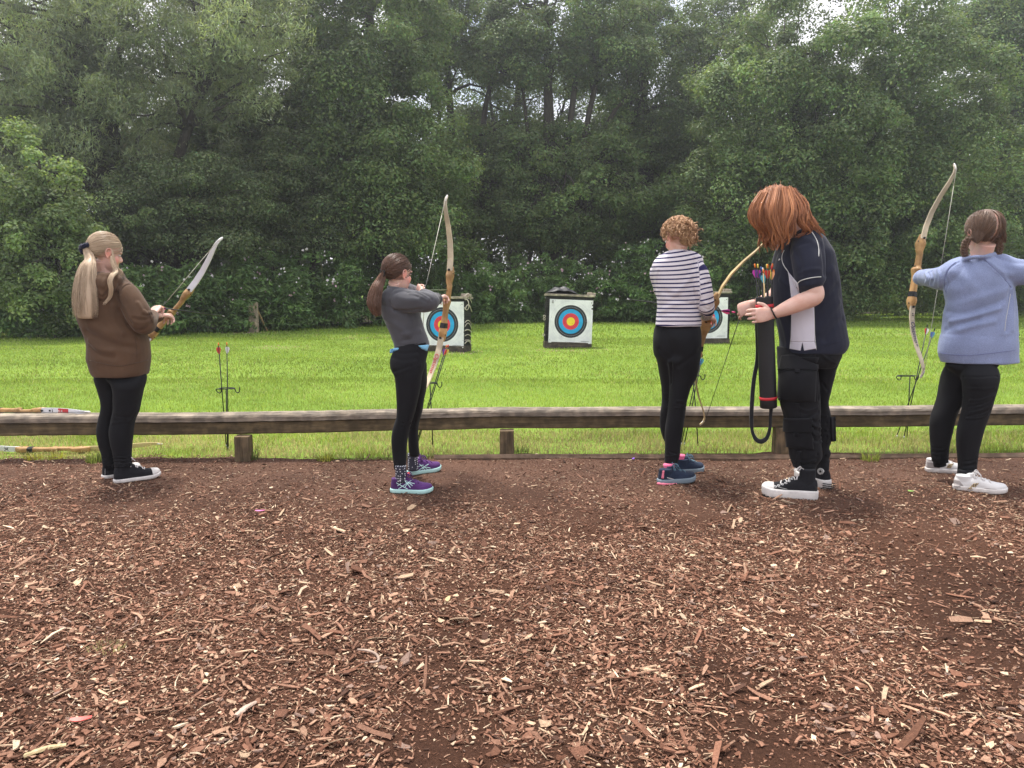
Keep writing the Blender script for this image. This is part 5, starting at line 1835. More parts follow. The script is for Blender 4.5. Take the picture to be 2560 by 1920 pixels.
def ponytail(path, half, dep, n, k, seed, start_r=.014, jitter=.004, end=(.86, 1.03), wave=0.0):
    """locks following a world path with given half widths"""
    g = np.random.default_rng(seed)
    pr = spline(np.hstack([np.array(path), np.array(half)[:, None], np.array(dep)[:, None]]), 60)
    out = []
    for i in range(n):
        a = g.uniform(0, 2 * math.pi); r = math.sqrt(g.random())
        ca, sa = math.cos(a) * r, math.sin(a) * r
        te = g.uniform(*end)
        ph, ph2 = g.uniform(0, 6.28), g.uniform(0, 6.28)
        ln = []
        for t in np.linspace(0, te, k):
            f = min(t, 1) * 59; i0 = min(int(f), 58); w = f - i0
            q = pr[i0] * (1 - w) + pr[i0 + 1] * w
            if t > 1: q = pr[59] + (pr[59] - pr[58]) * (t - 1) * 59
            wob = wave * math.sin(t * 9 + ph) * t
            ln.append([q[0] + ca * q[3] + wob + jitter * math.sin(t * 5 + ph2) * t, q[1] + sa * q[4], q[2] + jitter * math.sin(t * 4 + ph)])
        out.append(ln)
    return np.array(out)


def clumped(lines, seed, k=26, mix=.6):
    """hair tone shared by neighbouring locks"""
    g = np.random.default_rng(seed)
    m_ = lines[:, lines.shape[1] // 2]
    c = m_[g.choice(len(m_), min(k, len(m_)), replace=False)]
    i = np.argmin(((m_[:, None] - c[None]) ** 2).sum(2), 1)
    return np.clip(mix * g.beta(1.6, 1.6, len(c))[i] + (1 - mix) * g.beta(2, 2, len(m_)), 0, 1)


def swept(o, B, s, tie, n, k, seed, keep, lift=(.007, .014), drop=None):
    """hair combed over the skull to a tie point (head-local)"""
    g = np.random.default_rng(seed)
    out = []
    td = nrm((np.array(tie) - SK_C) / SK_R)
    tr_ = np.linalg.norm((np.array(tie) - SK_C) / SK_R)
    while len(out) < n:
        d = nrm(g.normal(0, 1, 3))
        p = SK_C + d * SK_R
        if not keep(p): continue
        dirs = slerp_path(d, td, k)
        t = np.linspace(0, 1, k)
        l = g.uniform(*lift)
        pp = SK_C + dirs * (SK_R + l * np.minimum(1, .35 + t * 3)[:, None]) * (1 + (tr_ - 1 - .1) * np.clip((t - .75) / .25, 0, 1)[:, None])
        out.append(pp)
    return np.array(out) * s @ B.T + o


if 'blonde' not in SKIP:
    D = 4.66
    LN = [(595, 945, 250, .2), (597, 935, 340, .19), (603, 905, 430, .18), (606, 880, 560, .165), (600, 862, 660, .15), (578, 826, 735, .14), (558, 803, 850, .14), (560, 795, 930, .135), (572, 786, 1020, .125), (592, 782, 1100, .11), (606, 782, 1190, .10), (612, 786, 1262, .10)]
    LF = [(408, 690, 250, .2), (425, 690, 340, .19), (445, 690, 430, .18), (475, 690, 560, .165), (464, 670, 660, .15), (440, 650, 740, .14), (420, 640, 850, .14), (426, 640, 950, .135), (446, 640, 1050, .12), (474, 640, 1150, .105), (484, 640, 1250, .10)]
    PR = empty("person", G(310, 1203), "person with long blonde ponytail and brown hoodie, nocking an arrow on a white bow", "person")
    B = basis(R(48), R(16)); s = .94
    o = P(*CA(524, 440), D)
    nb = P(*CA(520, 720), D + .02)
    # limbs under the cloth and both hands
    wr, wl = P(*CA(1068, 1140), 4.80), P(*CA(1150, 1150), 4.90)
    body = head_shapes(o, B, s) + [neck_shape(o, B, s, nb, .046, .052)]
    body += [sil([(400, 740, 800), (340, 780, 900), (330, 800, 1200), (400, 900, 1640)], CA, D, .19, n=14, seg=20)]
    body += [core(LN[1:-1], CB, D - .035), core(LF[1:-1], CB, D + .045)]
    body += [limb([(700, 900, 4.64, .034), (925, 1225, 4.60, .034), (1068, 1140, 4.80, .026)], CA), limb([(560, 840, 4.80, .04), (820, 1180, 4.95, .036), (1150, 1150, 4.90, .026)], CA)]
    body += hand_shapes(wr, nrm(P(*CA(1110, 1060), 4.86) - wr), nrm([.2, .9, -.5]), 1, .90, curl=((38, 60, 35), (42, 62, 35), (45, 62, 35), (48, 60, 35)), thumb=((.034, .034, .016), (.044, .060, .026), (.040, .080, .034)))
    gripc = P(*CA(1215, 1178), 4.985)
    yl = nrm(P(*CA(1252, 1152), 5.00) - wl)
    body += hand_shapes(wl, yl, nrm([.3, .55, -.75]), -1, .90, curl=((50, 55, 30), (54, 58, 30), (58, 58, 30), (60, 58, 30)), thumb=((.034, .034, .010), (.040, .064, .020), (.030, .088, .026)), spread=4)
    _, bV, bQ = make_body(body, PR, (o, B, s))
    eyes(o, B, s, PR)
    # hoodie
    sh = [sil([(415, 720, 655, .17), (380, 735, 715, .21), (290, 815, 790, .25), (232, 850, 880, .29), (212, 870, 1000, .31), (218, 880, 1110, .31), (248, 900, 1210, .31), (286, 960, 1310, .31), (322, 985, 1390, .31), (342, 1006, 1470, .31), (340, 1018, 1560, .31), (338, 1020, 1659, .30)], CA, D, .28),
          sil([(330, 975, -20, .31), (332, 978, 60, .31), (340, 975, 100, .305), (352, 968, 150, .30), (372, 962, 215, .295), (402, 945, 262, .285)], CB, D, .3, n=12)]
    sh += [limb([(690, 850, 4.63, .056), (775, 905, 4.60, .068), (850, 1040, 4.585, .074), (920, 1170, 4.575, .074), (965, 1250, 4.595, .064), (1015, 1205, 4.66, .053), (1052, 1160, 4.75, .042), (1066, 1145, 4.785, .036)], CA, n=34, seg=22),
           limb([(520, 800, 4.80, .08), (720, 1080, 4.93, .07), (900, 1190, 4.96, .06), (1060, 1165, 4.92, .05), (1135, 1152, 4.905, .038)], CA)]
    # hood lying on the back and standing round the neck
    sh += [tube([P(*CA(415, 690), 4.60), P(*CA(500, 690), 4.535), P(*CA(610, 705), 4.55), P(*CA(690, 710), 4.64), P(*CA(670, 700), 4.78), P(*CA(520, 690), 4.80), P(*CA(420, 690), 4.72), P(*CA(415, 690), 4.60)], .024, seg=12, n=40),
           ellipsoid(P(*CA(500, 790), 4.535), (.080, .048, .060)), ellipsoid(P(*CA(470, 880), 4.525), (.050, .036, .050)), ellipsoid(P(*CA(610, 740), 4.57), (.055, .05, .04))]
    folds = [([(660, 880), (690, 1000), (740, 1100), (820, 1230)], .012, -.010), ([(700, 900), (720, 830), (800, 790)], .007, -.004),
             ([(900, 1000), (960, 1100), (1010, 1130)], .012, .006), ([(860, 1180), (940, 1200), (1030, 1180)], .012, -.007), ([(890, 1320), (980, 1300), (1050, 1230)], .012, -.006),
             ([(980, 1090), (1030, 1110), (1060, 1090)], .008, .005), ([(960, 1140), (1020, 1150), (1060, 1130)], .008, -.005),
             ([(300, 1330), (480, 1430), (700, 1500), (860, 1520)], .022, -.008), ([(340, 1440), (420, 1520), (600, 1560)], .018, .008), ([(350, 1500), (450, 1600), (620, 1640)], .015, -.006),
             ([(620, 1050), (640, 1200), (720, 1350)], .02, .006), ([(700, 1150), (780, 1300), (880, 1400)], .016, .007), ([(350, 1250), (500, 1330), (700, 1360)], .03, .006),
             ([(390, 700), (400, 800), (440, 900), (480, 930)], .008, -.008), ([(640, 720), (600, 820), (500, 930)], .008, -.008), ([(560, 660), (530, 720), (500, 800)], .014, .006)]
    hd, htree, hV, hQ = garment("hoodie", sh, HOODIE, PR, voxel=.006, smooth=6, folds=folds, cr=CA, amp=.004, wscale=7, seed=2, stretch=(1, 1, .8))
    for pts, cr in [([(333, 92), (480, 130), (650, 155), (800, 130), (974, 88)], CB)]:
        on_cloth("hem_seam", htree, cr, pts, .0018, SEAMB, hd, n=60)
    on_cloth("pocket_seam", htree, CA, [(862, 1385), (880, 1500), (888, 1640)], .0016, SEAMB, hd)
    on_cloth("sleeve_seam", htree, CA, [(690, 1000), (665, 930), (690, 860), (760, 790), (845, 775)], .0016, SEAMB, hd)
    on_cloth("cuff_seam", htree, CA, [(1018, 1098), (1035, 1140), (1050, 1190), (1070, 1230)], .0018, SEAMB, hd)
    # leggings
    LNa = [(500, 915, 232, .14, .03), (490, 926, 282, .18, .025), (560, 926, 335, .19, .01), (596, 918, 390, .185)] + LN[2:]
    LFa = [(424, 760, 232, .14, -.02), (414, 750, 275, .19, -.02), (425, 700, 340, .19, -.01)] + LF[2:]
    leg = [sil(LNa, CB, D - .035, .15, n=50), sil(LFa, CB, D + .045, .15, n=50)]
    fl = [([(575, 790), (680, 770), (790, 760), (840, 680)], .008, .004), ([(600, 700), (720, 720), (830, 700)], .008, -.003)]
    fl += [([(600 + q % 2 * 6, 1140 + q * 18), (700, 1150 + q * 18), (784, 1136 + q * 18)], .0045, .0035 * (1 if q % 2 else -1)) for q in range(8)]
    fl += [([(478, 1140 + q * 18), (540, 1150 + q * 18), (610, 1150 + q * 18)], .0045, .003 * (1 if q % 2 else -1)) for q in range(7)]
    garment("leggings", leg, LEGGING, PR, voxel=.0055, smooth=9, folds=fl, cr=CB, amp=.0015, wscale=14, seed=4)
    sm = dict(upper=CANVAS, sole=WHITE_RUBBER, cap=WHITE_RUBBER, lace=LACE)
    STITCH = mat("white_stitch", (.5, .5, .5), rough=.9)
    for hp, tp in (((600, 1452), (1108, 1378)), ((482, 1408), (885, 1318))):
        shn, st, tr_, Ls = shoe(PR, G(*CB(*hp)), G(*CB(*tp)), sm, 'high', W=.088, sole_h=.022)
    on_cloth("stitching", st, CB, [(500, 1290), (498, 1390)], .001, STITCH, shn, n=10)
    # hair
    keep = lambda p: hairline(p, .070, .030, -.055)
    h0 = hair_shell(o, B, s, keep, BLOND, PR, lift=.007, tone=.45)
    tie = (0, -.112, .002)
    ln = swept(o, B, s, tie, 3000, 12, 5, keep)
    strands("combed_hair", ln, .0011, BLOND, h0, 6, shade=clumped(ln, 1, 60, .3))
    tw = o + B @ (np.array(tie) * s)
    path = [tw, P(*CA(345, 500), 4.555), P(*CA(318, 580), 4.52), P(*CA(300, 700), 4.50), P(*CA(290, 850), 4.49), P(*CA(288, 1000), 4.485), P(*CA(292, 1180), 4.485)]
    pl = ponytail(path, [.020, .030, .045, .057, .065, .069, .066], [.02, .025, .03, .034, .036, .036, .034], 2000, 22, 8, end=(.74, 1.0), wave=.009)
    strands("ponytail", pl, .0014, BLOND, h0, 9, tip=.3, shade=clumped(pl, 2, 34))

    pr = np.array(path)
    V, F = tube(pr, np.array([[.016, .016], [.024, .02], [.036, .024], [.046, .027], [.053, .029], [.056, .029], [.046, .024]]), seg=16, n=30, ref=[0, 1, 0])
    me = mesh_np("ponytail_core", V, F=F, color=np.full((len(V), 3), .45)); link("ponytail_core", me, BLOND, h0)
    # loose lock hanging over the shoulder
    lk = [(588, 470), (600, 540), (640, 640), (600, 690), (578, 760), (598, 850), (560, 930), (505, 1018)]
    wp = []
    for u, v in lk:
        h = hit(htree, *CA(u, v)) if v > 655 else None
        wp.append(h[0] + h[1] * .012 if h is not None else P(*CA(u, v), 4.565))
    pl = ponytail(wp, [.004, .008, .014, .013, .012, .011, .008, .003], [.004, .006, .008, .008, .007, .006, .005, .003], 130, 24, 12, end=(.75, 1.0), jitter=.006)
    strands("loose_lock", pl, .0014, BLOND, h0, 13, shade=np.random.default_rng(1).uniform(.55, 1, 130))
    wp2 = [P(*CA(*q), 4.60) for q in [(600, 400), (625, 520), (650, 600), (690, 640), (700, 680), (640, 720)]]
    pl = ponytail(wp2, [.003, .006, .009, .010, .010, .004], [.004] * 6, 70, 18, 14, end=(.7, 1.0), jitter=.008)
    strands("loose_lock", pl, .0012, BLOND, h0, 15, shade=np.random.default_rng(2).uniform(.5, 1, 70))
    g = np.random.default_rng(3)
    S = []
    f = nrm(P(*CA(330, 520), 4.54) - tw)
    Bt = frame(y=f, z=[0, -1, .2])
    for q in range(16):
        a = q / 16 * 2 * math.pi
        S.append(ellipsoid(tw + Bt @ np.array([math.cos(a) * .030, g.normal(0, .005), math.sin(a) * .026]), g.uniform(.012, .018, 3), nu=10, nv=8))
    V, Q = fuse(S, .003, 2)
    V = wrinkle(V, Q, .003, 70, 3)
    link("scrunchie", mesh_np("scrunchie", V, quads=Q), NAVYC, h0)
# ------------------------------------------------------------------ girl in the dark grey jumper, drawing
CCc, CD = crop(860, 460, 3.770), crop(900, 840, 3.95)
JUMPER = cloth("grey_jersey", (.070, .070, .080), bump=.2, bscale=500, vary=.14, scale=7)
TEE = cloth("sky_blue_tee", (.20, .48, .70), bump=.2)
BROWNH = hair_mat("brown_hair", (.050, .026, .018), (.200, .105, .065))
BLACKEL = mat("hair_elastic", (.02, .016, .015), rough=.8)
PURPLE = cloth("purple_mesh_shoe", (.085, .030, .135), bump=.6, bscale=500, vary=.25, sheen=.1)
MINT = mat("mint_rubber", (.45, .70, .66), rough=.6, vary=.08)


def dotted(name, base, dot, scale, thr=.30):
    m, nt, N, L, b = new_mat(name)
    tc = N.new("ShaderNodeTexCoord"); vo = N.new("ShaderNodeTexVoronoi"); vo.inputs["Scale"].default_value = scale; vo.inputs["Randomness"].default_value = .35
    L.new(tc.outputs["Object"], vo.inputs["Vector"])
    lt = N.new("ShaderNodeMath"); lt.operation = 'LESS_THAN'; lt.inputs[1].default_value = thr; L.new(vo.outputs["Distance"], lt.inputs[0])
    mx = N.new("ShaderNodeMix"); mx.data_type = 'RGBA'; mx.inputs[6].default_value = (*base, 1); mx.inputs[7].default_value = (*dot, 1)
    L.new(lt.outputs[0], mx.inputs[0]); L.new(mx.outputs[2], b.inputs["Base Color"]); b.inputs["Roughness"].default_value = .9
    return m


if 'archer' not in SKIP:
    D = 4.50
    LN = [(300, 640, 280, .20), (318, 618, 345, .19), (342, 612, 400, .175), (354, 600, 500, .16), (360, 580, 600, .148), (364, 556, 700, .135), (362, 532, 790, .125), (340, 510, 860, .118), (318, 484, 940, .115), (310, 468, 1040, .108), (318, 462, 1150, .095), (330, 460, 1250, .085), (336, 456, 1318, .080)]
    LF = [(470, 668, 250, .20, -.06), (500, 669, 350, .18, -.05), (520, 667, 450, .165, -.03), (525, 650, 550, .15, -.01), (515, 628, 650, .14, .01), (500, 610, 750, .13, .03), (478, 578, 850, .12, .05), (462, 562, 950, .115, .07), (460, 560, 1050, .11, .08), (462, 565, 1150, .095, .09), (468, 573, 1215, .085, .10)]
    PR = empty("person", G(1030, 1210), "person in dark grey jumper and purple trainers drawing an upright bow", "person")
    B = basis(R(46), R(6)); s = .88
    o = P(*CCc(508, 858), D)
    nb = P(*CCc(500, 1030), D + .03)
    wr, wl = P(*CCc(742, 1018), 4.50), P(*CCc(888, 1082), 4.90)
    body = head_shapes(o, B, s) + [neck_shape(o, B, s, nb, .043, .046)]
    body += [sil([(430, 590, 1050), (410, 620, 1200), (490, 730, 1450), (490, 730, 1540)], CCc, D, .15, n=12, seg=18)]
    body += [core(LN[1:-1], CD, D - .06, .02), core(LF[1:-1], CD, D + .14, .02)]
    body += [limb([(480, 1090, 4.46, .036), (790, 1110, 4.375, .030), (742, 1018, 4.50, .023)], CCc), limb([(600, 1050, 4.60, .036), (760, 1070, 4.75, .036), (888, 1082, 4.90, .023)], CCc)]
    hd_ = P(*CCc(715, 1000), 4.49)
    body += hand_shapes(wr, nrm(P(*CCc(700, 992), 4.56) - wr), nrm([.55, .75, .1]), 1, .82, curl=((60, 80, 50), (62, 82, 50), (62, 80, 50), (70, 80, 50)), thumb=((.034, .030, .014), (.044, .050, .026), (.040, .066, .034)))
    body += hand_shapes(wl, nrm(P(*CCc(932, 1066), 4.995) - wl), nrm([.55, .1, -.75]), -1, .82, curl=((45, 62, 40), (48, 64, 40), (50, 64, 40), (55, 64, 40)), thumb=((.034, .034, .010), (.040, .062, .016), (.034, .084, .022)))
    make_body(body, PR, (o, B, s))
    eyes(o, B, s, PR)
    sh = [sil([(420, 640, 985, .15), (380, 690, 1030, .19), (352, 700, 1090, .21), (343, 705, 1160, .215), (356, 718, 1230, .215), (392, 740, 1310, .21), (428, 765, 1390, .205), (458, 790, 1460, .20), (474, 803, 1510, .195), (474, 790, 1548, .19)], CCc, D, .2, n=40),
          limb([(455, 1085, 4.46, .070), (560, 1098, 4.42, .068), (680, 1105, 4.39, .064), (780, 1112, 4.37, .058), (822, 1105, 4.375, .050), (800, 1068, 4.42, .042), (760, 1036, 4.475, .033), (748, 1026, 4.49, .029)], CCc, n=36, seg=22),
          limb([(600, 1040, 4.60, .068), (740, 1070, 4.73, .056), (830, 1082, 4.83, .046), (878, 1084, 4.885, .034)], CCc, n=20),
          tube([P(*CCc(425, 975), D - .03), P(*CCc(500, 985), D - .075), P(*CCc(590, 1000), D - .03), P(*CCc(600, 1000), D + .05), P(*CCc(500, 975), D + .08), P(*CCc(425, 970), D + .03), P(*CCc(425, 975), D - .03)], .011, seg=10, n=30)]
    fl = [([(480, 1030), (560, 1010), (700, 1060)], .010, -.004), ([(620, 1030), (700, 1050), (800, 1100)], .008, .005), ([(680, 1010), (740, 1040), (810, 1080)], .007, .005), ([(720, 1020), (780, 1050), (830, 1090)], .006, -.004),
          ([(480, 1190), (600, 1195), (720, 1180)], .010, -.008), ([(430, 1120), (470, 1180), (560, 1230)], .014, -.005), ([(380, 1270), (500, 1330), (600, 1420)], .018, .005), ([(440, 1440), (560, 1420), (720, 1380)], .014, .005),
          ([(460, 1480), (600, 1470), (780, 1430)], .010, -.005), ([(650, 1200), (640, 1300), (620, 1420)], .02, .005), ([(500, 1060), (600, 1090), (700, 1090)], .02, .004)]
    jd, jt, _, _ = garment("jumper", sh, JUMPER, PR, voxel=.0055, smooth=5, folds=fl, cr=CCc, amp=.003, wscale=9, seed=5)
    on_cloth("hem_seam", jt, CCc, [(468, 1520), (560, 1525), (680, 1512), (800, 1470)], .0014, JUMPER, jd)
    on_cloth("shoulder_seam", jt, CCc, [(470, 985), (440, 1040), (430, 1110), (470, 1180)], .0014, JUMPER, jd)
    # arm guard on the bow arm
    V, F = limb([(840, 1082, 4.845, .043), (872, 1084, 4.88, .040)], CCc); MB().add(V, F).build("arm_guard", cloth("dark_guard", (.02, .02, .025)), PR)
    # pale blue tee below the jumper
    LNa = [(356, 664, 60, .17, .05), (342, 666, 105, .185, .05), (312, 662, 170, .205, .045), (292, 650, 230, .22, .035), (291, 640, 290, .215, .025), (310, 627, 345, .195, .012)] + LN[2:]
    leg = [sil(LNa, CD, D - .06, .15, n=60), sil(LF, CD, D + .14, .15, n=36)]
    fl = [([(345, 830), (420, 842), (520, 830)], .006, .006), ([(335, 862), (420, 880), (505, 860)], .007, .006), ([(330, 890), (420, 915), (495, 905)], .006, .005), ([(340, 846), (420, 862), (515, 846)], .005, -.004), ([(480, 830), (520, 850), (560, 840)], .005, .003), ([(300, 320), (340, 350), (420, 330), (500, 300)], .010, -.004), ([(320, 215), (420, 240), (560, 225)], .012, -.003), ([(330, 150), (420, 170), (560, 160)], .010, -.003), ([(340, 380), (440, 330), (600, 290)], .012, .003)]
    _, lgt, _, _ = garment("leggings", leg, LEGGING, PR, voxel=.005, smooth=7, folds=fl, cr=CD, amp=.001, wscale=14, seed=6)
    # pale blue tee hanging out below the jumper
    patch("tee_shirt", lgt, CD, [(574, 96), (678, 84), (655, 148), (612, 130)], TEE, PR, off=.005, thick=.006, nu=14, nv=8, bulge=.006)
    patch("tee_shirt", lgt, CD, [(304, 128), (385, 120), (376, 138), (300, 172)], TEE, PR, off=.006, thick=.008, nu=14, nv=6, bulge=.006)
    SOCK = dotted("spotted_sock", (.03, .03, .045), (.62, .62, .66), 72, .34)
    sm = dict(upper=PURPLE, sole=MINT, lace=PURPLE)
    PIPE = mat("mint_stripe", (.55, .80, .76), rough=.6)
    LABELR = mat("coral_label", (.75, .10, .10), rough=.6)
    for k, (hp, tp, ank, dk) in enumerate((((307, 1532), (715, 1543), (405, 1370), D - .10), ((478, 1378), (790, 1330), (520, 1250), D + .25))):
        shn, st, tr_, Ls = shoe(PR, G(*CD(*hp)), G(*CD(*tp)), sm, 'low', W=.082, sole_h=.024)
        V, F = tube([P(*CD(ank[0], ank[1] - 90), dk), P(*CD(*ank), dk), P(*CD(ank[0] + 4, ank[1] + 70), dk)], [.033, .034, .036], seg=18, n=10)
        MB().add(V, F).build("sock", SOCK, PR)
        du, dv_ = (0, 0) if k == 0 else (155, -155)
        for ln_ in ([(360, 1450), (430, 1490), (470, 1510)], [(370, 1480), (430, 1440), (470, 1430)], [(430, 1420), (470, 1460), (500, 1500)], [(440, 1500), (480, 1450), (540, 1460)], [(380, 1510), (440, 1470), (520, 1420)], [(470, 1440), (520, 1480)]):
            on_cloth("stripe", st, CD, [(u + du, v + dv_) for u, v in ln_], .0022, PIPE, shn, n=10)
        if k == 0:
            patch("label_tab", st, CD, [(430, 1358), (488, 1340), (492, 1368), (440, 1388)], LABELR, shn, nu=4, nv=3)
    # hair
    keep = lambda p: hairline(p, .074, .026, -.05)
    h0 = hair_shell(o, B, s, keep, BROWNH, PR, lift=.008, tone=.45)
    tie = (0, -.116, -.004)
    ln = swept(o, B, s, tie, 2800, 12, 25, keep)
    strands("combed_hair", ln, .0011, BROWNH, h0, 26, shade=.8 * clumped(ln, 3, 60, .3))
    tw = o + B @ (np.array(tie) * s)
    path = [tw, P(*CCc(345, 905), 4.43), P(*CCc(310, 980), 4.40), P(*CCc(285, 1080), 4.385), P(*CCc(285, 1160), 4.375), P(*CCc(318, 1245), 4.37)]
    pl = ponytail(path, [.016, .028, .036, .038, .034, .016], [.016, .022, .026, .028, .026, .012], 1100, 20, 28, end=(.8, 1.0), wave=.004)
    strands("ponytail", pl, .0014, BROWNH, h0, 29, tip=.3, shade=.35 + .65 * clumped(pl, 4, 24))
    V, F = tube(np.array(path), np.array([[.014, .014], [.022, .018], [.029, .021], [.030, .022], [.026, .020], [.010, .010]]), seg=14, n=24, ref=[0, 1, 0])
    link("ponytail_core", mesh_np("ponytail_core", V, F=F, color=np.full((len(V), 3), .5)), BROWNH, h0)
    V, F = tube([tw + B @ np.array([.020 * math.cos(t), -.004, .018 * math.sin(t)]) for t in np.linspace(0, 2 * math.pi, 16)], .005, seg=8)
    MB().add(V, F).build("hair_tie", BLACKEL, h0)
# ------------------------------------------------------------------ girl in the striped top
CE, CF = crop(1580, 520, 3.771), crop(1580, 900, 4.608)
CURLY = hair_mat("strawberry_hair", (.26, .125, .065), (.80, .52, .30))
PINKS = cloth("pink_sock", (.80, .16, .30), bump=.3)
NAVYSHOE = cloth("navy_mesh_shoe", (.020, .030, .055), bump=.6, bscale=500, vary=.3, sheen=.05)
GREYSOLE = mat("grey_rubber", (.20, .25, .29), rough=.7, vary=.1)
PINKR = mat("pink_rubber", (.70, .18, .26), rough=.6, vary=.1)


def striped(name, base, dark, period, duty):
    m, nt, N, L, b = new_mat(name)
    at_ = N.new("ShaderNodeAttribute"); at_.attribute_name = "stripe"
    dv = N.new("ShaderNodeMath"); dv.operation = 'MULTIPLY'; dv.inputs[1].default_value = 1 / period; L.new(at_.outputs["Fac"], dv.inputs[0])
    fr = N.new("ShaderNodeMath"); fr.operation = 'FRACT'; L.new(dv.outputs[0], fr.inputs[0])
    lt = N.new("ShaderNodeMath"); lt.operation = 'LESS_THAN'; lt.inputs[1].default_value = duty; L.new(fr.outputs[0], lt.inputs[0])
    tc = N.new("ShaderNodeTexCoord"); no = N.new("ShaderNodeTexNoise"); no.inputs["Scale"].default_value = 500; L.new(tc.outputs["Object"], no.inputs["Vector"])
    mx = N.new("ShaderNodeMix"); mx.data_type = 'RGBA'; mx.inputs[6].default_value = (*base, 1); mx.inputs[7].default_value = (*dark, 1)
    L.new(lt.outputs[0], mx.inputs[0]); L.new(mx.outputs[2], b.inputs["Base Color"])
    b.inputs["Roughness"].default_value = .9; b.inputs["Specular IOR Level"].default_value = .2
    bp = N.new("ShaderNodeBump"); bp.inputs["Strength"].default_value = .2; bp.inputs["Distance"].default_value = .002
    L.new(no.outputs["Fac"], bp.inputs["Height"]); L.new(bp.outputs[0], b.inputs["Normal"])
    return m


def curls(o, B, s, n, k, seed, keep, length=(.05, .11), rad=.010, lift=.012):
    """short wavy locks leaving the skull and coiling as they fall"""
    g = np.random.default_rng(seed)
    out = []
    while len(out) < n:
        d = nrm(g.normal(0, 1, 3))
        p = SK_C + d * SK_R
        if not keep(p): continue
        base = p + d * g.uniform(0, lift)
        fl = nrm(np.array([d[0] * .5, -.55 + .2 * d[1], -.65 - .35 * max(0, -d[1])]) + g.normal(0, .22, 3))
        Lc = g.uniform(*length)
        a = nrm(np.cross(fl, [1, .3, .2])); b_ = np.cross(fl, a)
        ph, tu = g.uniform(0, 6.28), g.uniform(1.2, 2.4)
        t = np.linspace(0, 1, k)
        r = rad * g.uniform(.5, 1.3) * np.minimum(1, t * 3)
        # keep the lock outside the skull
        q = base + fl * (t * Lc)[:, None] + a * (r * np.cos(ph + t * tu * 6.28))[:, None] + b_ * (r * np.sin(ph + t * tu * 6.28))[:, None]
        e = (q - SK_C) / (SK_R + .006)
        ln_ = np.linalg.norm(e, axis=1, keepdims=True)
        q = np.where(ln_ < 1, SK_C + e / ln_ * (SK_R + .006 + .01 * g.random()), q)
        out.append(q)
    return np.array(out) * s @ B.T + o


